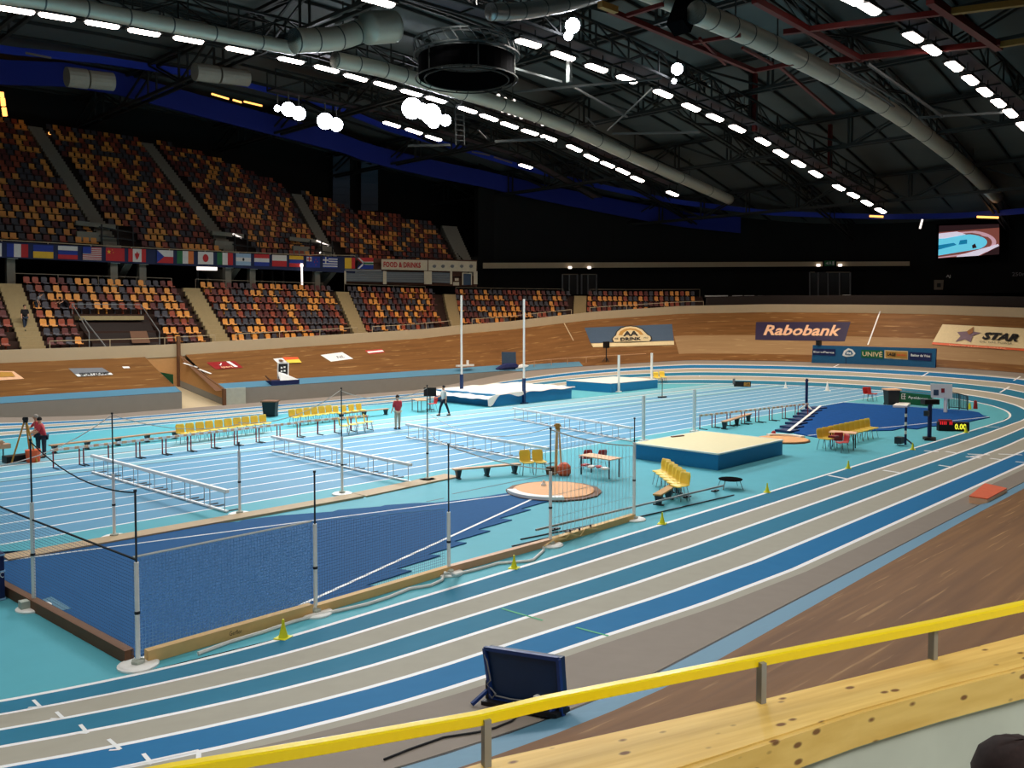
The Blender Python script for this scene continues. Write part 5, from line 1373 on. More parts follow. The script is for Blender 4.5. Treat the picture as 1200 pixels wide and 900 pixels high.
flagp(419, 437.5, 'flag panel with green Y shape between red and blue', 'rb', 'za', 'wgk')
# navy strip continues behind the last flags
# pillars and rakers
for i, x in enumerate((12, 132.5, 166, 266, 294.5, 370.5)):
    p = RC(x, 325, 38.9); qq = rq(p.x, p.y)[1]
    t = thing('support_pillar', f'grey concrete pillar under the upper stand, {ordn[i]} from the left', 'pillar', OV(qq, 38.9, 8.3), group='pillars under the upper stand')
    mb = MB(); mb.box((0, 0, 1.1), (.55, .5, 2.2)); mb.build('shaft', ['concrete_dim'] if 'concrete_dim' in M else ['concrete'], t)
    mb = MB(); mb.box((.1, -.28, 1.98), (.7, .06, .22)); mb.build('sign_plate', ['flag_white'], t)
for i, x in enumerate((143, 271, 384)):
    p = RC(x, 320, 39.4); qq = rq(p.x, p.y)[1]; mb = MB(); A = OV(qq, 38.8, 10.2); B = OV(qq, 45, 10.2); C_ = OV(qq, 41.5, 8.4)
    for w in (0, .5): pass
    mb.add([A, B, C_, A+Vector((.6, 0, 0)), B+Vector((.6, 0, 0)), C_+Vector((.6, 0, 0))], [(0, 1, 2), (5, 4, 3), (0, 3, 4, 1), (1, 4, 5, 2), (2, 5, 3, 0)])
    tag(mb.build('stair_underside', ['concrete_dim']), ['sloping grey underside beside the second pillar', 'sloping grey underside beside the fourth pillar', 'sloping grey underside left of the kiosk'][i], 'underside', 'sloping undersides below the upper stand')
# thin posts and strip light in the concourse
for i, (x, y0, y1) in enumerate([(231.5, 318, 331), (243.5, 318, 331), (257, 318, 331), (307, 319, 333), (319, 319, 333), (332, 319, 333), (366, 320, 333)]):
    p = RC(x, y1, 44); mb = MB(); mb.bar((p.x, p.y, 8.3), (p.x, p.y, 10.4), .16); tag(mb.build('glazing_post', ['grey']), f'slim pale door post in the dark concourse, {ordn[i]} from the left', 'post', 'door posts in the concourse')
p0, p1 = RC(231, 314.5, 40), RC(254, 315, 40); mb = MB(); mb.bar(p0, p1, .2, .3); tag(mb.build('strip_light', ['glow_white']), 'short strip light glowing under the flag strip', 'lamp')
p0, p1 = RC(353.5, 312.5, 38.0), RC(354, 334, 38.0); mb = MB(); mb.tube([p0, p1], .09, 8); mb.lathe(p0, [(.14, 0), (.16, .12), (.1, .3)], 10); tag(mb.build('light_pole', ['glow_white']), 'white glowing upright tube at the back of the second full block', 'lamp')
# ================================================================ KIOSK
S_ = lambda a, b: RC(a, b, 38.05)
tk = thing('kiosk', 'food and drinks kiosk with rolled shutters and a long white sign', 'kiosk', RC(480, 333, 38.4)-Vector((0, 0, .3)))
def ks(name, Q, m, r=38.2, nx=6, ny=1):
    mb = MB(); quad_on(mb, Q, lambda a, b: RC(a, b, r), 0, nx, ny); return mb.build(name, [m], tk, world=True)
ks('rear_wall', [(404, 302), (559, 305), (559, 336), (404, 332)], 'brown_panel', 38.6)
M['panel_cream'] = mat('panel_cream', (206, 196, 170), .6)
sb = ks('sign_board', [(447, 303.8), (501, 305), (501, 317), (447, 315.8)], 'panel_cream', 38.1)
sb2 = ks('sign_board', [(502, 304.8), (558.5, 306.5), (558, 318.5), (502, 317.2)], 'panel_cream', 38.1)
mb = MB(); text_on(mb, 'FOOD & DRINKS', [(449.5, 306.5), (493, 307.6), (493, 314), (449.5, 313)], lambda a, b: RC(a, b, 38.0), bold=.02); mb.build('lettering', ['flag_red'], tk, world=True)
mb = MB()
for cx in (509, 519, 530, 541, 552): text_ = [(cx+2.2*math.cos(a*PI/5)*(1+.3*math.sin(3*a)), 312+2*math.sin(a*PI/5)) for a in range(10)]; poly_on(mb, text_, lambda a, b: RC(a, b, 38.0), 0)
mb.build('pictograms', ['grey'], tk, world=True)
for a, b, c_, d in ((405, 449, 317, 330.5), (453, 497, 318.5, 331.5), (506, 527.5, 319, 332)):
    f = ks('shutter', [(a, c_), (b, c_+.8), (b, d), (a, d-1)], 'shutter', 38.3)
    for j in range(1, 5):
        mb = MB(); y = c_+(d-c_)*j/5; mb.bar(RC(a, y, 38.25), RC(b, y+.4, 38.25), .035); mb.build('slat', ['steel'], tk, world=True)
for a, b in ((403.5, 405.5), (449, 453), (497, 506), (527.5, 530), (555, 559.5)): ks('frame_post', [(a, 317.5), (b, 318), (b, 333), (a, 333)], 'panel_cream', 38.15, 1)
ks('frame_rail', [(404, 315.5), (447, 316), (447, 318), (404, 317.5)], 'grey', 38.15)
ks('door_panel', [(542, 320), (553, 320), (553, 334), (542, 334)], 'sign_slate', 38.2, 2); 
for a, b in ((541.5, 543), (552, 553)): ks('door_frame', [(a, 320), (b, 320), (b, 334), (a, 334)], 'panel_cream', 38.15, 1)
ks('door_frame', [(541.5, 319.5), (553, 320), (553, 321), (541.5, 320.5)], 'panel_cream', 38.15, 1)
ks('notice', [(531, 330.5), (538, 330.5), (538, 334.5), (531, 334.5)], 'panel_cream', 38.1, 1); ks('notice', [(533, 326), (537.5, 326), (537.5, 329), (533, 329)], 'panel_cream', 38.1, 1)
# ================================================================ PALE FASCIA BAND ON THE DARK END WALL
def fas(x0, x1): return [(x0, 308.0-(x0-560)*.0032), (x1, 308.0-(x1-560)*.0032), (x1, 314.6-(x1-560)*.0062), (x0, 314.6-(x0-560)*.0062)]
mb = MB(); quad_on(mb, fas(566, 964), lambda a, b: RC(a, b, 44.0), 0, 40, 1); struct(mb.build('trim_1', ['rim_cream_dim'] if 'rim_cream_dim' in M else ['rim_cream']))
mb = MB(); quad_on(mb, fas(980, 1066), lambda a, b: RC(a, b, 44.0), 0, 10, 1); struct(mb.build('trim_2', ['rim_cream']))
S44 = lambda a, b: RC(a, b, 43.9)
for i, (x, y) in enumerate([(668, 313.5), (690.5, 313.5), (959, 310.8), (984.5, 310.8)]):
    p = RC(x, y, 43.7); mb = MB(); mb.lathe(p, [(.2, -.15), (.26, 0), (.2, .15)], 12); tag(mb.build('wall_lamp', ['glow_white']), f'small round lamp on the pale band above the {"left" if i < 2 else "right"} double doors, {"left" if i % 2 == 0 else "right"} one', 'lamp', 'lamps on the pale band')
t = thing('exit_sign', 'green emergency exit sign in the gap of the pale band', 'sign', RC(972, 309, 43.8)); mb = MB(); quad_on(mb, [(966, 305.5), (978.5, 305.4), (978.5, 311.5), (966, 311.6)], lambda a, b: RC(a, b, 43.8), 0, 1, 1); mb.build('panel', ['flag_green'], t, world=True)
mb = MB(); poly_on(mb, [(967.5, 308.5), (970.5, 306.6), (970.5, 310.4)], lambda a, b: RC(a, b, 43.7), 0); quad_on(mb, [(975.5, 306.3), (977.5, 306.3), (977.5, 310.6), (975.5, 310.6)], lambda a, b: RC(a, b, 43.7), 0, 1, 1); poly_on(mb, [(972, 306.5), (973.5, 306.5), (974.5, 310.5), (972.8, 309), (971.5, 310.5)], lambda a, b: RC(a, b, 43.7), 0)
mb.build('pictogram', ['flag_white'], t, world=True)
def doors(nm, lab, xs, y0, y1, hl):
    t = thing(nm, lab, 'door', RC(sum(xs)/len(xs), y1, 43.6), group='glazed double doors of the dark end wall')
    for x in xs: mb = MB(); mb.bar(RC(x, y0, 43.6), RC(x, y1, 43.6), .13); mb.build('frame_post', ['grey'], t, world=True)
    for a, b in hl: mb = MB(); mb.bar(RC(a, y0, 43.6), RC(b, y0, 43.6), .1); mb.build('frame_head', ['rail_dim'], t, world=True)
    mb = MB(); quad_on(mb, [(xs[0], y0), (xs[-1], y0), (xs[-1], y1), (xs[0], y1)], lambda a, b: RC(a, b, 43.8), 0, 6, 1); mb.build('dark_glass', ['glass_dark'], t, world=True)
M['glass_dark'] = mat('glass_dark', (10, 12, 12), .35)
doors('double_door', 'left group of dark double doors with steel frames above the stand stairs', [659, 667, 676.5, 681.5, 689, 699], 321.5, 345, [(659, 677), (681, 699)])
doors('double_door', 'right group of dark double doors under the exit sign', [949, 959, 970.5, 984, 996.5], 319, 346, [(949, 955), (968, 996)])
for i, (a, b) in enumerate([(826, 853), (858, 870), (872, 884), (888, 915), (918, 930), (933, 941), (949, 959)]):
    mb = MB(); mb.bar(RC(a, 347, 37), RC(b, 346.8, 37), .1, .14)
    tag(mb.build('white_strip', ['flag_white']), f'white strip before the dark end wall, {ordn[i]} piece from the left', 'strip', 'white strips before the end wall')
g0 = RC(992, 347, 37); mb = MB(); mb.box(g0, (.8, .5, .25)); tag(mb.build('paper', ['flag_white']), 'small white object lying below the exit doors', 'object')
# right wall small signs
t = thing('wall_notice', 'small framed notice on the dark wall below the video screen', 'notice', RC(1100, 333, 43.7)); mb = MB(); quad_on(mb, [(1094.5, 328), (1106, 328), (1105, 339.5), (1094.5, 339.5)], lambda a, b: RC(a, b, 43.7), 0, 1, 1); mb.build('panel', ['panel_dim'] if 'panel_dim' in M else ['rail_dim'], t, world=True)
mb = MB(); quad_on(mb, [(1098, 332), (1102.5, 332), (1102.5, 336.5), (1098, 336.5)], lambda a, b: RC(a, b, 43.6), 0, 1, 1); mb.build('dark_mark', ['black'], t, world=True)
mb = MB(); text_on(mb, 'AJ', [(1108.5, 322), (1114, 322), (1114, 326), (1108.5, 326)], lambda a, b: RC(a, b, 43.7), bold=.03); tag(mb.build('wall_lettering', ['flag_white']), 'two small white letters on the dark wall beside the notice', 'lettering')
mb = MB(); text_on(mb, '250m', [(1186, 319), (1203, 319), (1203, 323.5), (1186, 323.5)], lambda a, b: RC(a, b, 43.7), bold=.01); tag(mb.build('wall_lettering', ['grey']), 'dim grey figures on the dark wall at the right picture edge', 'lettering')
# ================================================================ VIDEO SCREEN
t = thing('video_screen', 'bright video screen high on the dark end wall showing the hall', 'screen', RC(1135, 300, 44))
S4 = lambda off: (lambda a, b: RC(a, b, 44-off))
Qs = [(1100.5, 264.5), (1171, 262.5), (1171, 298), (1099.5, 302.5)]
mb = MB(); quad_on(mb, [(1098, 262.5), (1173, 260), (1173, 301), (1097, 305)], S4(0), 0, 8, 1); mb.build('housing', ['black_matte'], t, world=True)
def em(k, rgb, s=.9): M[k] = mat(k, rgb, .6, emit=rgb, strength=s, vary=0)
em('scr_white', (214, 206, 222)); em('scr_cyan', (100, 200, 226)); em('scr_teal', (20, 120, 160)); em('scr_brown', (120, 66, 56)); em('scr_dark', (40, 22, 24)); em('scr_pink', (190, 150, 160))
mb = MB(); quad_on(mb, Qs, S4(.1), 0, 8, 1); mb.build('picture', ['scr_brown'], t, world=True)
W_ = lambda u, v: bil(Qs, u, 1-v)
def arc(cx, cy, rx, ry, a0, a1, n=16): return [W_(cx+rx*math.cos(a0+(a1-a0)*i/n), cy+ry*math.sin(a0+(a1-a0)*i/n)) for i in range(n+1)]
def scr(pts, m, off, nm): mb = MB(); poly_on(mb, pts, S4(off), 0); mb.build(nm, [m], t, world=True)
scr([W_(0, 0), W_(1, 0), W_(1, .12), W_(0, .2)], 'scr_dark', .12, 'picture_roof')
scr([W_(0, .28), W_(.35, .22)]+arc(.45, .6, .5, .42, -PI*.4, PI*.25)+[W_(.6, .95), W_(0, 1)], 'scr_pink', .14, 'picture_lane')
scr([W_(0, .32), W_(.3, .27)]+arc(.4, .6, .48, .36, -PI*.4, PI*.2)+[W_(.5, .9), W_(0, .97)], 'scr_brown', .16, 'picture_lane')
scr([W_(0, .36), W_(.3, .32)]+arc(.38, .58, .42, .29, -PI*.4, PI*.25)+[W_(.4, .84), W_(0, .92)], 'scr_cyan', .18, 'picture_infield')
scr([W_(0, .6), W_(.25, .55), W_(.3, .62), W_(0, .74)], 'scr_teal', .2, 'picture_mat'); scr([W_(.35, .48), W_(.47, .46), W_(.47, .6), W_(.33, .62)], 'scr_teal', .2, 'picture_mat')
scr([W_(0, .24), W_(.3, .2), W_(.45, .3), W_(.1, .4), W_(0, .4)], 'scr_white', .2, 'picture_glare')
scr([W_(.3, .97), W_(.98, .66), W_(1, .72), W_(.66, 1), W_(.3, 1)], 'scr_white', .2, 'picture_rim')
scr([W_(.7, 1), W_(1, .72), W_(1, 1)], 'scr_dark', .2, 'picture_corner')
scr([W_(.55, .66), W_(.6, .6), W_(.63, .74), W_(.56, .76)], 'scr_dark', .24, 'picture_figure')
for i, (a, b, c_, d, m) in enumerate([(1019, 253.2, 1035, 254.8, 'glow_orange'), (1145, 254.2, 1170, 255.8, 'glow_orange')]):
    mb = MB(); mb.bar(RC(a, b, 39.3), RC(c_, d-.8, 39.3), .16, .2); tag(mb.build('strip_light', [m]), ['short orange strip light under the end of the lamp row', 'orange strip light above the video screen'][i], 'lamp', 'orange strip lights')
mb = MB(); mb.bar(RC(1081, 257, 43.5), RC(1078, 268, 43.5), .16); tag(mb.build('strip_light', ['glow_white']), 'tilted white strip light left of the video screen', 'lamp')
mb = MB()
for (a, b, c_, d) in [(1.5, 108, 2, 114), (3, 115, 4, 124), (4.5, 126, 6, 136)]: mb.bar(V(a, b, 82), V(c_, d, 82), .3)
tag(mb.build('strip_light', ['glow_orange']), 'orange broken strip light high at the left picture edge', 'lamp')
p = RC(58.5, 157.5, 54); mb = MB(); mb.lathe(p, [(.1, 0), (.14, .12), (.06, .25)], 8); tag(mb.build('warning_lamp', ['glow_orange']), 'tiny orange lamp at the top of the upper stand', 'lamp')
for i, (x0, y0, x1, y1) in enumerate([(273, 274, 283, 279), (371, 282, 377, 284.5), (378, 285, 385, 288), (371, 297.5, 377, 295.5)]):
    mb = MB(); mb.bar(RC(x0, y0, 40), RC(x1, y1, 40), .12); tag(mb.build('strip_light', ['glow_white_dim'] if 'glow_white_dim' in M else ['glow_white']), f'small white tube light by the upper stand stairs, {ordn[i]} from the left', 'lamp', 'small tube lights of the upper stand')
# stairs railings at the foot of the upper aisles
for i, (x, y) in enumerate([(138, 284), (290, 291), (377, 299)]):
    p = RC(x, y, 39.3); qq = rq(p.x, p.y)[1]
    t = thing('stair_railing', f'dark stair railing at the foot of the upper aisle, {ordn[i]} from the left', 'railing', OV(qq, 39.3, 11.3), group='railings at the upper stand exits')
    mb = MB(); 
    for dq in (-1.2, 0, 1.2): mb.bar(OV(qq+dq, 39.3, 11.3), OV(qq+dq, 39.3, 13.2), .09)
    mb.bar(OV(qq-1.4, 39.3, 12.3), OV(qq+1.4, 39.3, 12.1), .08); mb.bar(OV(qq-1.4, 39.3, 13.0), OV(qq+1.4, 39.3, 12.7), .08); mb.build('rails', ['black'], t, world=True)
    mb = MB(); a, b = OV(qq-3, 39.5, 11.3), OV(qq-1.2, 39.5, 11.3); mb.bar(a+Vector((0, 0, .9)), b+Vector((0, 0, .9)), .25, .7); mb.build('side_wall', ['concrete_dim'], t, world=True); mb = MB(); mb.bar(OV(qq+.3, 40.6, 13.2), OV(qq-2.7, 40.6, 13.3), .3, .35); mb.build('side_wall', ['concrete_dim'], t, world=True)
# ================================================================ SIGNS PAINTED ON THE WOODEN BANK
def wsign(name, label, layers, grp='advertising panels on the wooden bank', S=None, cat='sign'):
    S = S or (lambda off: (lambda a, b: hit(a, b, off)))
    o0 = None; L0 = layers[0]; c = hit(sum(p[0] for p in L0[2])/4, sum(p[1] for p in L0[2])/4)
    t = thing(name, label, cat, c, group=grp)
    for i, L in enumerate(layers):
        mb = MB(); off = .03+.03*i
        if L[0] == 'q': quad_on(mb, L[2], S(off), 0, 8, 3)
        elif L[0] == 't': text_on(mb, L[3], L[2], S(off), 0, L[4] if len(L) > 4 else 0, L[5] if len(L) > 5 else 0)
        elif L[0] == 'p': poly_on(mb, L[2], S(off), 0)
        mb.build(L[6] if len(L) > 6 else {'q': 'panel', 't': 'lettering', 'p': 'emblem'}[L[0]], [L[1]], t, world=True)
    return t
wsign('advert_panel', 'orange and cream panel painted on the wood at the left picture edge', [('q', 'orange_light', [(-14, 434.5), (16, 435), (28.5, 443.8), (-14, 446.5)]), ('q', 'gold', [(-14, 435.3), (14, 436), (18, 441), (-14, 442.5)])])
wsign('advert_panel', 'grey and white panel painted on the wood, second from the left', [('q', 'sign_grey', [(80, 431.7), (120, 430.8), (132.5, 439), (91, 441.3)]), ('q', 'white', [(88, 438.5), (130, 436.8), (132.5, 439), (91, 441.3)]), ('t', 'black', [(92, 437), (127, 435.6), (129, 438.6), (95, 440.6)], 'SPORTZKAMP', 0, .03)])
wsign('advert_panel', 'red panel with white stroke marks on the wood right of the tunnel', [('q', 'red_deep', [(241.7, 424.7), (275, 423), (285, 430.8), (253, 432.8)]), ('p', 'white', [(265, 423.6), (269, 423.4), (279, 429.8), (275, 430)]), ('p', 'white', [(256, 427.5), (259, 428.5), (260, 425.5), (258.5, 425.3), (258, 427.3)]), ('t', 'orange_light', [(258, 429.2), (272, 428.6), (274, 431), (260, 431.8)], 'sport', 0, .02)])
wsign('advert_panel', 'white, red and yellow panel on the wood above the cardboard stand', [('q', 'white', [(320, 420.4), (331, 419.4), (338, 425.3), (326, 426.3)]), ('q', 'orange', [(331, 418.3), (349, 418.3), (351, 421.5), (334.5, 422.5)]), ('q', 'yellow_plastic', [(334.5, 421.8), (350.5, 421.0), (353.5, 424.7), (338, 425.5)]), ('p', 'timber_dark', [(326, 421.6), (330, 421.3), (333, 423), (329, 423.8)])])
wsign('advert_panel', 'white panel with small dark print on the wood left of the pole vault standard', [('q', 'white', [(375.5, 416), (401, 412.6), (414, 420.3), (388, 423.8)]), ('t', 'sign_grey', [(394, 417.2), (403, 416.2), (404.5, 419), (396, 420)], 'NL', 0, .02)])
wsign('advert_panel', 'small white and red striped panel on the wood', [('q', 'red', [(427.5, 410.6), (447.5, 409), (451, 412.8), (433, 415.2)]), ('q', 'white', [(430, 412), (448, 410.3), (450, 411.8), (432, 413.8)])])
wsign('advert_panel', 'tiny white panel on the wood near the tunnel', [('q', 'white', [(143, 429.5), (151, 429.3), (152.5, 431.3), (145, 431.6)])])
# blue arch panel
AQ = [(685, 384), (787.5, 379.8), (789.7, 399), (692, 402)]
arch = [(718, 401.5), (716.5, 397.5), (718.5, 394.5), (720.5, 393), (722, 388.5), (727, 384), (733, 381.8), (739, 381.3), (746, 382.2), (753, 385.2), (758, 390), (760, 392.3), (763.5, 394), (764.5, 397.5), (762.5, 400.3)]
arch2 = [(x*.93+740.5*.07, y*.9+391.5*.1+.2) for x, y in arch]
cre = [(724.5, 392.8), (727, 388.2), (732, 385.4), (738, 384.4), (745, 385.2), (751, 388.2), (754.5, 392.4)]
wsign('advert_panel', 'slate blue panel with a cream arched AA drink emblem in the bend', [('q', 'sign_slate', AQ), ('q', 'sign_cream', [(692.5, 402.5), (789.7, 399.5), (790, 404), (695, 406.8)], 0, 0, 0, 'lower_strip'), ('p', 'black', arch), ('p', 'sign_cream', arch2), ('p', 'gold', cre),
    ('p', 'sign_cream', [(729, 393), (731, 389.6), (735.5, 387), (739, 386.6), (744, 387.3), (748, 389.5), (750.5, 393)]),
    ('t', 'black', [(730.5, 388.2), (747.5, 387.5), (748, 393.4), (730.3, 394)], 'AA', 0, .05), ('t', 'black', [(727, 395.6), (751.5, 394.6), (751.5, 398.3), (727, 399.3)], 'DRINK', 0, .04),
    ('t', 'black', [(719.5, 396), (724.5, 395.8), (724.5, 397.6), (719.5, 397.8)], 'THE', 0, .02), ('t', 'black', [(754.5, 395), (759.5, 394.8), (759.5, 396.6), (754.5, 396.8)], 'PRO', 0, .02)])
wsign('advert_panel', 'dark purple Rabobank panel with white slanted lettering in the bend', [('q', 'rabo_navy', [(886, 377.3), (996.7, 377.3), (990, 400), (885, 398.2)]), ('t', 'orange_light', [(894.5, 380.8), (986, 380.8), (985, 393.8), (894.5, 392.8)], 'Rabobank', .3, .025)])
wsign('advert_panel', 'cream STAR panel with brown star and orange lower strip at the right', [('q', 'sign_cream', [(1104.5, 380), (1214, 385.5), (1214, 409.5), (1093, 400.8)]), ('q', 'orange', [(1092.8, 401), (1214, 409.7), (1214, 412), (1092, 403.5)], 0, 0, 0, 'orange_strip'),
    ('p', 'star_purple', [(1121.5, 389), (1133, 388.2), (1141, 382.8), (1140.5, 388.6), (1149.5, 389.8), (1140, 393.4), (1137.5, 401.3), (1131, 397.5), (1119.5, 400.4), (1125.5, 394)]), ('p', 'star_brown', [(1133, 388.2), (1141, 382.8), (1140, 390), (1135, 392)]),
    ('t', 'black', [(1151.5, 388.8), (1194.5, 391.2), (1192, 400.3), (1150.5, 397.2)], 'STAR', .3, .05), ('t', 'black', [(1148, 399.2), (1186, 401.3), (1186, 403.4), (1148, 401.3)], 'OIL. GAS. POWER', 0, .0), ('t', 'orange_light', [(1112, 403.4), (1180, 407.6), (1180, 409.2), (1112, 405)], 'WWW.STAROILGAS.NL', 0, 0)])
for i, (a, b, w) in enumerate([((1031.5, 364.5), (1017, 404), .12), ((661, 378.5), (672, 399), .1)]):
    mb = MB(); n = 10
    for k in range(n): A = hit(a[0]+(b[0]-a[0])*k/n, a[1]+(b[1]-a[1])*k/n, .02); B = hit(a[0]+(b[0]-a[0])*(k+1)/n, a[1]+(b[1]-a[1])*(k+1)/n, .02); mb.bar(A, B, w, .02)
    tag(mb.build('painted_line', ['line_white' if i == 0 else 'rim_cream']), ['thin white line up the wooden bank right of the dark purple panel', 'faint pale line up the wooden bank left of the blue panel'][i], 'marking')
# ---- freestanding blue board
tb_ = thing('sponsor_board', 'long freestanding teal board with UNIVÉ and other sponsor panels at the outer lane', 'board', RC(1020, 428, 23.0))
RF = 22.25
SB = lambda off: (lambda a, b: RC(a, b, RF-off))
BQ = [(952.5, 404.3), (1097, 408.5), (1096, 432), (951, 425.2)]
mb = MB(); quad_on(mb, BQ, SB(0), 0, 14, 1); mb.build('front_face', ['board_teal'] if 'board_teal' in M else ['edge_blue'], tb_, world=True)
tl, tr = RC(952.5, 404.3, RF), RC(1097, 408.5, RF); br = RC(1096, 432, RF); bl = RC(951, 425.2, RF)
mb = MB(); n_ = 14
tops = [SB(0)(*bil(BQ, i/n_, 1)) for i in range(n_+1)]; bots = [SB(0)(*bil(BQ, i/n_, 0)) for i in range(n_+1)]
outw = lambda p: (Vector((p.x-UR, p.y-VC, 0)).normalized()*.12)
mb.add(tops+[p+outw(p) for p in tops], [(i, i+1, n_+2+i, n_+1+i) for i in range(n_)])
mb.add(bots+[p+outw(p) for p in bots]+tops+[p+outw(p) for p in tops], [(n_+2+i, n_+1+i, 3*n_+3+i, 3*n_+4+i) for i in range(n_)]+[(0, 2*(n_+1), 3*(n_+1), n_+1), (n_, 2*n_+1, 4*n_+3, 3*n_+2)])
mb.build('back_box', ['navy'], tb_, world=True)
M['board_teal'] = mat('board_teal', (24, 92, 136), .55); [o for o in children(tb_) if o.name.startswith('front_face')][0].data.materials[0] = M['board_teal']
def bl_(kind, m, Q, txt=None, sh=0, bo=0, off=.05, nm=None):
    mb = MB()
    if kind == 'q': quad_on(mb, Q, SB(off), 0, 4, 1)
    elif kind == 't': text_on(mb, txt, Q, SB(off), 0, sh, bo)
    else: poly_on(mb, Q, SB(off), 0)
    mb.build(nm or {'q': 'sponsor_panel', 't': 'lettering', 'p': 'emblem'}[kind], [m], tb_, world=True)
bl_('q', 'navy', [(952.5, 408.5), (979, 409.2), (979, 417), (952.5, 415.8)]); bl_('t', 'white', [(953.5, 411), (977.5, 412), (977.5, 414.3), (953.5, 413.2)], 'EuroParcs', 0, .02, .1)
bl_('p', 'white', [(987, 416.5), (989, 411), (994, 408), (999, 409.5), (1002.5, 414), (1000, 417.5), (992, 418.2)]); bl_('p', 'board_teal', [(990, 415.5), (991.5, 412), (995, 410.3), (998, 411.5), (999.5, 415), (996, 416.5)], off=.1); bl_('t', 'white', [(992, 412.2), (997.5, 412.6), (997.5, 415.6), (992, 415.2)], 'me', 0, .04, .15)
bl_('q', 'green', [(1009, 409.7), (1035, 410.8), (1035, 420.5), (1009, 419)]); bl_('t', 'sign_cream', [(1010.5, 410.6), (1034, 411.6), (1034, 418.5), (1010.5, 417.2)], 'UNIVÉ', 0, .02, .1)
bl_('q', 'sign_cream', [(1036.5, 410.2), (1064, 411.4), (1064, 421.6), (1036.5, 420)]); bl_('q', 'gold', [(1037.5, 411.4), (1063, 412.6), (1063, 420.4), (1037.5, 418.8)], off=.1); bl_('t', 'black', [(1039.5, 413), (1050, 413.6), (1050, 417.6), (1039.5, 416.8)], 'LAGE', .2, .04, .15); bl_('t', 'orange', [(1051, 414), (1061.5, 414.6), (1061.5, 417.6), (1051, 417)], 'landen', 0, .02, .15)
bl_('q', 'navy', [(1065.5, 412.5), (1092, 413.8), (1091, 423.3), (1065.5, 421.5)]); bl_('t', 'white', [(1067.5, 414.6), (1090, 415.8), (1090, 418.8), (1067.5, 417.5)], 'Bakker de Vries', 0, .02, .1)
bl_('q', 'flag_navy', [(991, 412), (991.6, 412), (991.6, 427), (991, 427)], off=.02, nm='seam')
p = RC(959.5, 401.8, 22.3); mb = MB(); mb.box(p, (.5, .35, .45)); tag(mb.build('small_speaker', ['black']), 'small black box on the left top corner of the teal board', 'box')
# ---- green fence banner in the tunnel
def UX(px, py, u):
    d = ray(px, py); t_ = u/d[0]; return Vector((u, t_*d[1], EYE+t_*d[2]))
t = thing('fence_banner', 'green fence banner standing on the left edge of the tunnel mouth', 'banner', UX(190, 452, UL+TQ0))
mb = MB(); quad_on(mb, [(168, 436.5), (188, 436.3), (188, 450), (170, 440)], lambda a, b: UX(a, b, UL+TQ0+.05), 0, 1, 1); quad_on(mb, [(188, 436.3), (203, 438.8), (203.5, 457), (188, 450)], lambda a, b: UX(a, b, UL+TQ0+.05), 0, 1, 1); mb.build('cloth', ['green'], t, world=True)
mb = MB(); text_on(mb, 'Apeldoorn', [(190, 443.5), (202, 445), (202, 448.5), (190, 447)], lambda a, b: UX(a, b, UL+TQ0+.12), bold=.03); quad_on(mb, [(186.5, 441), (189, 441.3), (189, 447), (186.5, 446.7)], lambda a, b: UX(a, b, UL+TQ0+.12), 0, 1, 1); mb.build('lettering', ['white'], t, world=True)
# ---- cardboard stand with blue cushion on the blue band
S5 = lambda a, b: V(a, b, 54.9)
t = thing('info_stand', 'upright dark red and white panel with speckled print on the blue band', 'stand', S5(332, 450))
mb = MB(); quad_on(mb, [(325, 425), (338.5, 424.5), (338.5, 444), (325, 444)], S5, 0, 1, 1); mb.build('white_panel', ['white'], t, world=True)
mb = MB(); quad_on(mb, [(326.5, 426.5), (337, 426), (337, 443), (326.5, 443)], lambda a, b: V(a, b, 54.85), 0, 1, 1); mb.build('dark_face', ['flag_black'], t, world=True)
mb = MB()
for x, y in ((330, 431), (333.5, 430.2), (330, 435), (333.5, 434.5), (330, 439.5), (333.5, 438.8)): quad_on(mb, [(x-1.1, y-1), (x+1.1, y-1), (x+1.1, y+1), (x-1.1, y+1)], lambda a, b: V(a, b, 54.8), 0, 1, 1)
mb.build('white_print', ['white'], t, world=True)
A, B = V(317, 451.5, 54.5), V(349.5, 451, 54.5)
t = thing('cushion_platform', 'navy and white wedge cushion lying in front of the dark red panel', 'cushion', (A+B)/2)
mb = MB(); L = (B-A).length; c = (A+B)/2; mb.box((c.x, c.y+.3, c.z+.18), (L, .9, .34)); mb.build('navy_base', ['navy'], t, world=True)
mb = MB(); z = c.z+.35; x0 = A.x+L*.3; mb.add([(x0, c.y-.15, z), (B.x-.05, c.y-.15, z), (B.x-.05, c.y+.6, z), (x0+.2, c.y+.6, z+.7), (x0+.25, c.y, z+.45)], [(0, 1, 4), (1, 2, 3, 4), (0, 4, 3), (0, 3, 2, 1)]); mb.build('white_wedge', ['white'], t, world=True)
mb = MB(); mb.bar((A.x+.1, c.y, c.z+.3), (A.x-.4, c.y, c.z+.75), .08); mb.build('arm', ['timber_dark'], t, world=True)
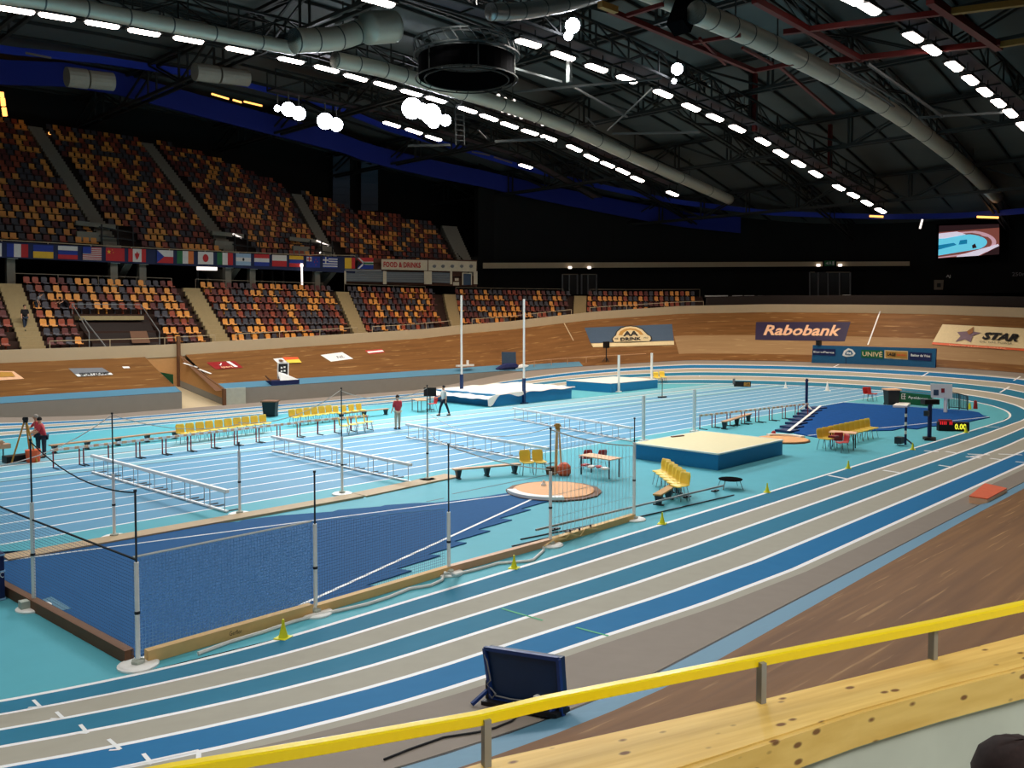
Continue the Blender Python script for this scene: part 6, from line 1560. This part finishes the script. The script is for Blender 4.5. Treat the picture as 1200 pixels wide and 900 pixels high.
# ---- far items on the blue band: screen, bags, rails, speaker
S6 = lambda a, b: RC(a, b, 24.2)
t = thing('display_panel', 'dark slate display panel standing on the blue band left of centre', 'panel', S6(596, 434))
box_quad([S6(588, 412.5), S6(604.5, 412.5), S6(605, 428), S6(588.5, 428)], (0.6, .8, 0), .2).build('panel', ['sign_slate'], t, world=True)
mb = MB(); mb.bar(S6(590, 428), S6(590, 436), .08); mb.bar(S6(603, 428), S6(603, 434), .08); mb.build('leg', ['steel_dark'], t, world=True)
mb = MB(); c = S6(596, 432.5); mb.tube([c+Vector((-1.6, 0, 0)), c+Vector((-.6, 0, .2)), c+Vector((.8, 0, .2)), c+Vector((1.6, 0, 0))], [.15, .35, .35, .15], 8); tag(mb.build('sports_bag', ['navy']), 'dark blue sports bags at the foot of the slate display panel', 'bag')
mb = MB(); c = S6(612, 431); mb.tube([c+Vector((-1.0, 0, 0)), c+Vector((0, 0, .12)), c+Vector((1.2, 0, 0))], [.15, .25, .12], 8); tag(mb.build('white_bundle', ['white']), 'white bundle lying right of the dark blue sports bags', 'bundle')
mb = MB(); c = S6(586, 433.5); mb.box(c, (.6, .5, .3)); tag(mb.build('equipment_case', ['black']), 'small black case left of the dark blue sports bags', 'case')
t = thing('low_rail', 'low orange brown rail on thin posts along the foot of the wooden bank', 'rail', S6(680, 428))
mb = MB(); pts = [(612, 424.5), (640, 421.5), (670, 419), (700, 417), (730, 415.5), (757, 414)]
ry = lambda x: 431-(x-600)*.048
for (a, b), (c_, d) in zip(pts, pts[1:]): mb.bar(hit(a, b+7)+Vector((0, 0, .55)), hit(c_, d+7)+Vector((0, 0, .55)), .06)
mb.build('top_rail', ['bench_wood'], t, world=True)
for a, b in [(626, 423), (646, 421), (665, 419.4), (687, 418)]: mb = MB(); mb.bar(hit(a, b+7)+Vector((0, 0, .55)), hit(a, b+7), .05); mb.build('post', ['bench_wood'], t, world=True)
t = thing('loudspeaker', 'black loudspeaker on a thin stand in front of the blue arch panel', 'speaker', RC(711, 425, 24.4)); b_ = hit(710.5, 424); p = V(710.5, 404, b_.y)
mb = MB(); mb.box(p, (.45, .45, .62)); mb.build('cabinet', ['black'], t, world=True); mb = MB(); mb.bar(p, b_, .07); mb.build('pole', ['steel_dark'], t, world=True)
mb = MB()
for a in (.3, 2.4, 4.5): mb.bar(b_+Vector((0, 0, .5)), b_+Vector((.4*math.cos(a), .4*math.sin(a), 0)), .04)
mb.build('tripod_feet', ['steel_dark'], t, world=True)
p = S6(545, 431); mb = MB(); mb.box(p+Vector((0, 0, .2)), (1.9, .3, .15)); mb.box(p+Vector((.3, 0, .4)), (.15, .15, .5)); tag(mb.build('bar_rest', ['white']), 'small white crossed fitting behind the left pole vault standard', 'fitting')
for i, (x0, x1, y) in enumerate([(215, 231, 427), (233, 247, 434)]):
    mb = MB(); A = hit(x0, y-1.5, .03); B = hit(x1, y+ (3.5 if i == 0 else 4), .03); mb.bar(A, B, .25, .03); tag(mb.build('paper_strip', ['white']), ['white strip on the wood beside the tunnel, upper one', 'white strip on the wood beside the tunnel, lower one'][i], 'strip', 'white strips beside the tunnel')
# ================================================================ ROOF: lamps, trusses, ducts
R1 = [(18, 12), (67, 20), (120, 29), (169, 38), (221, 47), (281, 59), (341, 71), (383, 81), (417, 91), (451, 100), (482, 109), (511, 117), (548, 129), (573, 138), (597, 147), (621, 155), (643, 162), (673, 174), (693, 185), (712, 193), (730, 201), (747, 210), (788, 227)]
R2 = [(443, 2), (619, 51), (660, 66), (699, 80), (735, 93), (777, 110), (810, 126), (838, 138), (864, 151), (894, 166), (915, 180), (936, 192), (956, 204), (983, 220), (1000, 229), (1016, 238), (1032, 247)]
R3 = [(997, 0), (1019, 11), (1070, 44), (1092, 59), (1118, 78), (1137, 94), (1154, 108), (1170, 121), (1184, 133), (1199, 148)]
R4 = [(459, 146), (485, 154), (508, 162), (616, 195)]
def make_lamp():
    t = thing('ceiling_lamp', 'x', 'lamp', (0, 0, 0))
    mb = MB(); mb.box((0, 0, .12), (1.95, .7, .16)); mb.box((0, 0, .3), (1.2, .3, .25)); mb.bar((-.6, 0, .4), (-.6, 0, 1.0), .05); mb.bar((.6, 0, .4), (.6, 0, 1.0), .05); mb.build('housing', ['truss'], t)
    mb = MB(); n = 8; prof = []
    pts = []
    for i in range(n+1):
        a = PI*i/n; pts.append((-.29*math.cos(a), -.17*math.sin(a)+.05))
    vs = []; xs = [-.9, -.86, -.75, .75, .86, .9]; sc = [.35, .7, 1, 1, .7, .35]
    for x, s in zip(xs, sc):
        for y, z in pts: vs.append((x, y*s, .05+(z-.05)*s))
    W = n+1; fs = [(i*W+k, (i+1)*W+k, (i+1)*W+k+1, i*W+k+1) for i in range(5) for k in range(n)]+[tuple(range(W)), tuple(5*W+k for k in range(W-1, -1, -1))]
    mb.add(vs, fs); mb.build('glowing_lens', ['glow_panel'], t, smooth=False)
    return t
def spot(name, loc, target, power, ang, colr, parent=None, blend=.6, rad=.25):
    l = bpy.data.lights.new(name, 'SPOT'); l.energy = power; l.spot_size = math.radians(ang); l.spot_blend = blend; l.color = colr; l.shadow_soft_size = rad
    o = bpy.data.objects.new(name, l); col.objects.link(o); o.location = loc
    d = Vector(target)-Vector(loc); o.rotation_euler = d.to_track_quat('-Z', 'Y').to_euler()
    return o
WARM = (1.0, .84, .68); COOL = (.93, .98, 1.0); MIDC = (1.0, .96, .9)
lamp = make_lamp(); lk = children(lamp); f_ = True
P_LAMP = 2000.0
lampdata = {}
def lamp_light(power, colr):
    key = (round(power), colr)
    if key not in lampdata:
        l = bpy.data.lights.new('lamp_light', 'SPOT'); l.energy = power; l.spot_size = math.radians(132); l.spot_blend = .8; l.color = colr; l.shadow_soft_size = .3; lampdata[key] = l
    return lampdata[key]
rowsL = [(R1, 50.0, 'far long row under the grey duct'), (R2, 33.0, 'middle row ending at the orange strip light'), (R3, 17.0, 'right hand row'), (R4, 62.0, 'short row behind the bright floodlights')]
trusspts = {}
num = ordn+['thirteenth', 'fourteenth', 'fifteenth', 'sixteenth', 'seventeenth', 'eighteenth', 'nineteenth', 'twentieth', 'twenty-first', 'twenty-second', 'twenty-third']
for R_, v, lab in rowsL:
    ps = [V(x, y, v) for x, y in R_]; trusspts[v] = ps
    for i, p in enumerate(ps):
        a = ps[max(0, i-1)]; b = ps[min(len(ps)-1, i+1)]; sl = math.atan2(b.z-a.z, b.x-a.x)
        L_ = f'{num[i]} lamp from left in the {lab}'
        if f_: lamp.location = p; lamp['label'] = L_; lamp['group'] = 'glowing lamps under the roof'; o = lamp; f_ = False
        else: o = dup(lamp, p, 0, L_, 'glowing lamps under the roof', kids=lk)
        o.rotation_euler = (0, -sl, 0)
        pw = P_LAMP*(1.0 if v > 40 else 1.0); c_ = MIDC if p.x < 40 else WARM
        if p.x > 40: pw *= .78
        if p.x > 62: pw *= .8
        if v > 60: pw *= .08
        if v < 20: pw *= .7
        l = bpy.data.objects.new('lamp_light', lamp_light(pw, c_)); col.objects.link(l); l.parent = o; l.location = (0, 0, -.25); l.rotation_euler = (0, sl, 0)
# same rows continued beyond the picture, plus unseen home-stand lamps added for fill
extra = [(x, 33.0) for x in (-12, -6, 0, 6, 12, 18, 24, 30)]+[(x, 17.0) for x in (-12, -5, 2, 9, 16, 23, 30)]+[(x, 50.0) for x in (-10, -3, 4, 9)]+[(x, -14.0) for x in (-14, -6, 2, 10, 18)]
for x, v in extra:
    o = dup(lamp, (x, v, 23.0), 0, 'unseen roof lamp hanging outside the picture', 'lamps beyond the picture', kids=lk)
    l = bpy.data.objects.new('lamp_light', lamp_light(P_LAMP*((.6 if x > 12 and v < 20 else 1.0) if v > 5 else 3.8), MIDC)); col.objects.link(l); l.parent = o; l.location = (0, 0, -.25)
# catwalk trusses carrying the lamps
def lattice(name, label, pts, h, w, m, web=1, chord=.14, cat='truss', grp='roof trusses', deck=False):
    t = thing(name, label, cat, pts[0], group=grp); up = Vector((0, 0, h))
    mb = MB()
    for a, b in zip(pts, pts[1:]):
        d = (b-a).normalized(); s = Vector((-d.y, d.x, 0))*w/2
        for sg in (-1, 1): mb.bar(a+s*sg, b+s*sg, chord); mb.bar(a+up+s*sg, b+up+s*sg, chord)
    mb.build('chords', [m], t, world=True)
    mb = MB()
    for i, (a, b) in enumerate(zip(pts, pts[1:])):
        d = (b-a).normalized(); s = Vector((-d.y, d.x, 0))*w/2
        for sg in (-1, 1):
            mb.bar(a+s*sg, a+up+s*sg, chord*.6)
            p_, q_ = (a, b+up) if i % 2 == 0 else (a+up, b); mb.bar(p_+s*sg, q_+s*sg, chord*.6)
        mb.bar(a-s, a+s, chord*.6); mb.bar(a+up-s, b+up+s, chord*.5)
    mb.build('webs', [m], t, world=True)
    if deck:
        mb = MB()
        for a, b in zip(pts, pts[1:]): mb.bar(a+Vector((0, 0, .1)), b+Vector((0, 0, .1)), w*.9, .06)
        mb.build('walkway_deck', ['deck_grey'], t, world=True)
    return t
M['deck_grey'] = mat('deck_grey', (74, 62, 66), .6)
def resample(ps, st, ext=(0, 0)):
    xs = [p.x for p in ps]; tb_z = [(p.x, p.z) for p in ps]
    a, b = xs[0]-ext[0], xs[-1]+ext[1]; n = int((b-a)/st); v = ps[0].y
    z0s = (ps[1].z-ps[0].z)/(ps[1].x-ps[0].x); out = []
    for i in range(n+1):
        x = a+(b-a)*i/n; z = table(tb_z, x)
        if x < xs[0]: z = ps[0].z
        if x > xs[-1]: z = ps[-1].z-(x-xs[-1])*.25
        out.append(Vector((x, v, z+.85)))
    return out
for v, lab, ext in ((50.0, 'dark catwalk truss above the far long lamp row', (20, 0)), (33.0, 'dark catwalk truss with grey deck above the middle lamp row', (20, 0)), (17.0, 'dark catwalk truss above the right lamp row', (15, 6)), (62.0, 'dark catwalk truss above the short lamp row', (12, 12))):
    lattice('catwalk_truss', lab, resample(trusspts[v], 3.2, ext), 1.5, 1.3, 'truss', deck=True)
# main cross trusses of the roof
for i, u in enumerate((16, 30, 44, 58, 72, 86)):
    pts = [Vector((u, -4+92*k/16, zc(u)-2.9)) for k in range(17)]
    lattice('roof_truss', f'dark lattice truss spanning the hall under the roof, {ordn[i]} counted from the camera side', pts, 2.5, .7, 'truss', chord=.22)
for i, v in enumerate((8, 25, 41, 57)):
    pts = [Vector((8+90*k/16, v, zc(8+90*k/16)-2.0)) for k in range(17)]
    lattice('roof_truss', f'slender lengthwise truss under the roof, {ordn[i]} counted from the right', pts, 1.7, .5, 'truss', chord=.16)
def member(name, label, pts, w, m, cat='beam', grp=None, h=None):
    mb = MB()
    for a, b in zip(pts, pts[1:]): mb.bar(a, b, w, h)
    return tag(mb.build(name, [m]), label, cat, grp)
ZR_ = 21.0
gz = lambda x, y, z=ZR_: G(x, y, z)
reds = [((713, 12), (884, 83), .32, 'long red roof beam left of the big grey duct'), ((884, 83), (930, 74), .3, 'short red beam under the big grey duct'), ((735, 18), (777, 5), .25, 'short red cross beam at the top left of the red group'), ((812, 50), (868, 41), .25, 'short red cross beam behind the duct start'),
        ((884, 0), (1010, 70), .4, 'long red roof beam right of the duct, slanting down to the right'), ((918, 38), (1110, 14), .35, 'red beam crossing from the duct to the top right'), ((972, 72), (1172, 50), .4, 'red beam crossing above the right lamp row'), ((1090, 0), (1171, 56), .5, 'thick red beam at the top right corner'),
        ((914, 78), (978, 133), .22, 'thin red brace below the big duct'), ((820, 45), (850, 75), .2, 'thin red brace beside the duct start'), ((870, 56), (905, 75), .2, 'thin red brace left of the duct')]
for a, b, w, l in reds: member('roof_beam', l, [gz(*a), gz(*b)], w*.75, 'truss_red', 'beam', 'red roof beams')
member('roof_beam', 'yellowish roof beam at the top right picture edge, upper one', [gz(1112, 14), gz(1215, 1)], .3, 'truss_yellow', 'beam', 'yellow roof beams')
member('roof_beam', 'yellowish roof beam at the top right picture edge, lower one', [gz(1168, 53), gz(1215, 46)], .3, 'truss_yellow', 'beam', 'yellow roof beams')
member('roof_beam', 'short yellow beam end left of the red beams', [gz(703, 5), gz(722, 12)], .3, 'truss_yellow', 'beam', 'yellow roof beams')
def vpost(x, y0, y1, v, w, m, l):
    a = V(x, y0, v); b = V(x, y1, v); b.x, b.y = a.x, a.y; member('hanger_post', l, [a, b], w, m, 'post', 'hangers of the middle catwalk')
vpost(885, 86, 154, 33, .3, 'truss_red', 'red hanger post with small lamps dropping to the middle lamp row'); vpost(973, 146, 204, 33, .3, 'truss_red', 'second red hanger post near the end of the middle lamp row')
vpost(880, 86, 154, 33.3, .25, 'truss', 'black hanger post beside the red one'); vpost(1000, 5, 55, 33, .25, 'truss_light', 'grey hanger below the first right lamps'); vpost(667, 72, 97, 33, .25, 'truss_light', 'grey hanger under the second lamp of the middle row')
lights_ = [((602, 80), (658, 96), .2), ((672, 102), (735, 137), .2), ((1017, 75), (1105, 137), .22), ((980, 77), (1048, 125), .18), ((717, 157), (820, 155), .25), ((580, 166), (640, 163), .3), ((478, 171), (528, 170), .3), ((1075, 138), (1175, 132), .25), ((602, 108), (775, 92), .2), ((712, 153), (765, 103), .15), ((560, 152), (570, 162), .15), ((686, 136), (698, 148), .15)]
for i, (a, b, w) in enumerate(lights_): member('steel_brace', f'pale steel brace of the roof structure, {num[i]} in order from the top', [gz(*a, 20.0), gz(*b, 20.0)], w*.6, 'truss_light', 'brace', 'pale steel braces')
# ducts
def duct(label, pxs, v, rad, m='duct', seg=True, grp='grey ventilation ducts', cut=None):
    ps = [V(x, y, vv) for (x, y), vv in zip(pxs, v if isinstance(v, list) else [v]*len(pxs))]
    # smooth resample
    out = []
    for i in range(len(ps)-1):
        p0 = ps[max(i-1, 0)]; p1 = ps[i]; p2 = ps[i+1]; p3 = ps[min(i+2, len(ps)-1)]
        for k in range(6):
            t = k/6; out.append(.5*((2*p1)+(p2-p0)*t+(2*p0-5*p1+4*p2-p3)*t*t+(3*p1-p0-3*p2+p3)*t**3))
    out.append(ps[-1]); t = thing('ventilation_duct', label, 'duct', out[0], group=grp)
    mb = MB(); mb.tube(out, rad, 18); mb.build('tube', [m], t, world=True, smooth=True)
    if seg:
        for a, b in zip(out[::3], out[1::3]): mb = MB(); mb.tube([a, a+(b-a).normalized()*.08], rad*1.03, 18); mb.build('seam_ring', ['truss_light'], t, world=True)
    for a in out[1::6]: mb = MB(); mb.bar(a, a+Vector((0, 0, 2.2)), .06); mb.build('hanger', ['truss'], t, world=True)
    return t
duct('long grey duct running above the far lamp row from the top left', [(-60, -12), (50, 1), (150, 20), (250, 39), (345, 57)], 47.0, .42)
duct('long grey duct continuing along the far lamp row to the right end', [(392, 70), (450, 82), (500, 97), (587, 122), (667, 150), (733, 180), (797, 208), (855, 234)], 47.0, .52)
duct('fat grey duct elbow at the left near the circular truss', [(345, 48), (395, 45), (430, 33)], 45.0, .72, grp='duct elbows')
t = duct('short shiny duct end drum beside the circular truss', [(430, 33), (461, 31)], 44.0, 1.0, 'duct', seg=False, grp='duct elbows')
duct('shiny grey duct at the top middle of the picture', [(575, 14), (610, 13), (660, 5), (700, -6)], 30.0, .42, 'duct_shiny')
duct('short grey duct piece at the top right of the shiny duct', [(745, -12), (795, 8)], 26.0, .4)
duct('big grey duct curving down to the right end of the hall', [(815, 14), (855, 31), (900, 51), (973, 88), (1033, 123), (1083, 157), (1133, 197), (1168, 231)], 24.0, .58)
mb = MB(); a = V(800, 18, 25); mb.bar(V(812, -12, 25), V(795, 33, 25), 1.0, .9); tag(mb.build('duct_collar', ['black_matte']), 'black sleeve at the start of the big grey duct', 'duct')
member('steel_rail', 'bright thin rail running beside the big grey duct', [V(x, y, 22.5) for x, y in [(978, 75), (1020, 98), (1060, 122), (1087, 147)]], .12, 'truss_light', 'rail')
# circular truss with black drum curtain
def ring(z_, py, rad_px, tilt=0): pass
cz = 21.5; C0 = G(547, 52, cz); rr = 2.95
t = thing('circular_truss', 'ring of lattice truss with a black drum curtain hanging under the roof', 'truss', C0)
mb = MB(); n = 36
ringp = lambda r, dz: [C0+Vector((r*math.cos(2*PI*i/n), r*math.sin(2*PI*i/n), dz)) for i in range(n+1)]
k_ = (C0.length/1000.0)*57
rr = k_*.98
for r_, dz in ((rr, 0), (rr, -.7), (rr-.5, 0), (rr-.5, -.7)):
    pts = ringp(r_, dz)
    for a, b in zip(pts, pts[1:]): mb.bar(a, b, .09)
for i in range(n):
    a = 2*PI*i/n; b = 2*PI*(i+1)/n
    mb.bar(C0+Vector((rr*math.cos(a), rr*math.sin(a), 0)), C0+Vector((rr*math.cos(b), rr*math.sin(b), -.7)), .05)
mb.build('lattice_ring', ['truss_light2'] if 'truss_light2' in M else ['truss_light'], t, world=True)
mb = MB(); A = ringp(rr-.25, -.8); B = ringp(rr-.25, -1.9); mb.add(A+B, [(i, i+1, n+2+i, n+1+i) for i in range(n)]); mb.build('drum_curtain', ['black_matte'], t, world=True)
mb = MB()
for r_, dz in ((rr-.6, -2.0), (rr-.1, -2.0)):
    pts = ringp(r_, dz)
    for a, b in zip(pts, pts[1:]): mb.bar(a, b, .06)
for i in range(0, n, 6): mb.bar(ringp(rr-.2, -.7)[i], ringp(rr-.2, -2.0)[i], .06)
mb.build('lower_ring', ['truss'], t, world=True)
# blue curved bands
def band(label, pxs, r, h, m, th=.25):
    ps = [RC(x, y, r) for x, y in pxs]; out = []
    qs = sorted([(rq(p.x, p.y)[1], p.z) for p in ps]); us = qs_range(qs[0][0], qs[-1][0], 1.0)
    mb = MB(); mb.grid(lambda q, i: OV(q, r+(0, th, th, 0, 0)[int(i)], table(qs, q)+(h, h, 0, 0, h)[int(i)]), us, [4, 3, 2, 1, 0]); return tag(mb.build('blue_fascia', [m]), label, 'fascia', 'curved blue bands under the roof')
band('upper curved blue band sweeping under the roof from the left to the far bend', [(-60, 40), (0, 62), (120, 74), (240, 92), (290, 102), (400, 131), (543, 177), (660, 211), (793, 239), (900, 252), (1033, 257), (1120, 256), (1230, 248)], 40.0, .55, 'blue_band')
band('lower darker blue band below the upper one', [(-60, 88), (0, 99), (75, 101), (135, 110), (250, 140), (400, 178), (567, 219), (687, 245), (800, 266), (868, 273)], 44.5, 1.9, 'blue_band_dark')
for i, (a, b, v_) in enumerate([((78, 90), (132, 96), 58), ((228, 84), (290, 92), 58)]):
    A = V(*a, v_); B = V(*b, v_); mb = MB(); mb.tube([A, A.lerp(B, .42)], .62, 16); mb.tube([A.lerp(B, .46), B], .58, 16); tag(mb.build('roof_drum', ['concrete_dim']), ['grey drum shaped unit in the lower blue band at the far left', 'grey drum shaped unit in the upper blue band'][i], 'drum', 'grey drums in the blue bands')
# floodlights
def flood(label, px, py, v, rad, grp='bright floodlights', power=0, target=None, st='glow_flood'):
    p = V(px, py, v); t = thing('floodlight', label, 'floodlight', p, group=grp)
    n = Vector((20, 24, -18)) - Vector((0, 0, 0)); d = (Vector((0, 0, EYE))-p).normalized()
    R_ = d.to_track_quat('Z', 'Y').to_matrix()
    mb = MB(); mb.lathe((0, 0, 0), [(rad*.4, -rad*1.2), (rad, -.1), (rad*1.04, 0)], 20); mb.v = [R_ @ v for v in mb.v]; mb.build('housing', ['truss'], t)
    mb = MB(); mb.lathe((0, 0, 0), [(rad*.98, .02), (rad*.7, rad*.22), (rad*.2, rad*.3)], 20); mb.v = [R_ @ v for v in mb.v]; mb.build('lens', [st], t)
    mb = MB(); mb.bar((0, 0, 0), (0, 0, rad+.8), .07); mb.build('bracket', ['truss'], t)
    if power:
        o = spot('flood_light', (0, 0, 0), Vector(target)-p, power, 75, COOL, blend=.8, rad=.5); o.parent = t; o.location = (0, 0, -.3) ; o.location = d*(rad*.5)
C = [('leftmost bright floodlight, smallest of the left trio', 325, 127, 55, .22), ('middle bright floodlight of the left trio', 338, 128, 55, .5), ('right bright floodlight of the left trio', 350, 133, 55, .5), ('left half of the bright floodlight pair beside the left trio', 381, 142, 55, .6), ('right half of the bright floodlight pair beside the left trio', 394, 146, 55, .5),
     ('largest glaring floodlight at the left of the central cluster', 483, 127, 52, .8), ('second glaring floodlight of the central cluster', 494, 130, 52, .6), ('third glaring floodlight of the central cluster', 505, 134, 52, .8), ('lower glaring floodlight of the central cluster', 508, 143, 52, .5), ('right end glaring floodlight of the central cluster', 522, 141, 52, .45),
     ('large round floodlight on the middle catwalk at the top', 671, 30, 31.8, .42), ('smaller lamp just under the large round floodlight', 666, 42, 31.8, .25), ('round floodlight on the middle catwalk further right', 793.5, 81, 31.8, .38), ('small lamp under the right round floodlight', 790, 95, 31.8, .16)]
tg = {3: (26, 34, 0), 5: (22, 30, 0), 7: (36, 28, 0), 1: (16, 30, 0), 10: (14, 24, 0), 12: (30, 18, 0)}
for i, (l, x, y, v, r_) in enumerate(C): flood(l, x, y, v, r_, power=9500 if i in tg else 0, target=tg.get(i))
# small stage lamps
for i, (x, y) in enumerate([(825, 92), (832, 99), (838, 103), (845, 108), (855, 112), (872, 126)]):
    p = V(x, y, 34); t = thing('stage_lamp', f'small unlit stage lamp on the middle catwalk, {ordn[i]} from the left', 'lamp', p, group='small stage lamps on the catwalk'); mb = MB(); mb.lathe((0, 0, -.2), [(.12, 0), (.2, .1), (.2, .35), (.1, .45)], 10); mb.build('housing', ['duct_shiny'], t); mb = MB(); mb.bar((0, 0, .2), (0, 0, .8), .05); mb.build('bracket', ['truss'], t)
for i, (x, y) in enumerate([(584, 112), (592, 116), (602, 118), (581, 126), (589, 130), (597, 133), (604, 135), (611, 138), (619, 138), (627, 142), (636, 146)]):
    p = V(x, y, 48.5); mb = MB(); mb.lathe(p, [(.1, -.1), (.17, 0), (.1, .12)], 8); tag(mb.build('reflector_lamp', ['glow_white']), f'tiny bright reflector beside the long duct, {ordn[i]} from the left', 'lamp', 'tiny bright reflectors beside the duct')
for i, (a, b) in enumerate([((30, 62), (60, 68)), ((248, 110), (268, 116)), ((273, 117), (283, 120)), ((286, 119), (307, 124)), ((553, 178), (574, 182)), ((579, 184), (600, 191))]):
    mb = MB(); mb.bar(RC(*a, 39), RC(*b, 39), .1, .14); tag(mb.build('light_tube', ['glow_orange' if 0 < i < 4 else 'rail_dim']), f'thin tube along the blue bands, {ordn[i]} from the left', 'lamp', 'thin tubes along the blue bands')
# ladder like cage by the cluster
mb = MB()
for x in (533, 543):
    mb.bar(V(x, 118, 53), V(x+1, 170, 53), .1)
for y in range(122, 170, 6): mb.bar(V(533, y, 53), V(543.5, y+1, 53), .06)
tag(mb.build('roof_ladder', ['truss_light']), 'short upright ladder hanging right of the glaring central cluster', 'ladder')
for i, (x0, x1, y0, y1) in enumerate([(390, 410, 175, 245), (423, 443, 182, 247)]):
    mb = MB(); A = RC(x0, y1, 56); B = RC(x1, y1, 56)
    mb.grid(lambda a, b: RC(x0+(x1-x0)*a, y0+(y1-y0)*b, 56.2), [0, 1], frange(0, 1, 6)); 
    for k in range(8): y = y0+(y1-y0)*k/8; mb.bar(RC(x0, y, 56), RC(x1, y, 56), .12)
    tag(mb.build('louvre_panel', ['louvre']if 'louvre' in M else ['truss_light']), ['dim louvred panel on the dark wall above the upper stand, left one', 'dim louvred panel on the dark wall above the upper stand, right one'][i], 'panel', 'louvred wall panels')
M['louvre'] = mat('louvre', (90, 106, 126), .7)
for o_ in [o for o in bpy.data.objects if o.name.startswith('louvre_panel')]: o_.data.materials[0] = M['louvre']
# ================================================================ CAMERA, WORLD
cam = bpy.data.cameras.new('camera'); co = bpy.data.objects.new('camera', cam); col.objects.link(co)
co.location = (0, 0, EYE); cam.sensor_width = 36; cam.lens = 36*F/1200.0; cam.clip_end = 400
co.rotation_euler = Matrix((Vector(RT), Vector(UPV), -Vector(FW))).transposed().to_euler()
cam.shift_y = (CYO-450)/1200.0
scene.camera = co
w = bpy.data.worlds.new('world'); scene.world = w; w.use_nodes = True
w.node_tree.nodes['Background'].inputs[0].default_value = (.5, .55, .7, 1); w.node_tree.nodes['Background'].inputs[1].default_value = .004
scene.view_settings.view_transform = 'Standard'; scene.view_settings.look = 'None'; scene.view_settings.gamma = 1; scene.view_settings.exposure = 0
scene.view_settings.use_curve_mapping = False
scene.cycles.max_bounces = 5; scene.cycles.diffuse_bounces = 3; scene.cycles.glossy_bounces = 2; scene.cycles.transparent_max_bounces = 10
scene.cycles.sample_clamp_indirect = 4
scene.cycles.use_denoising = True
# matched materials are filled in last where two parts share one made later
bpy.context.view_layer.update()
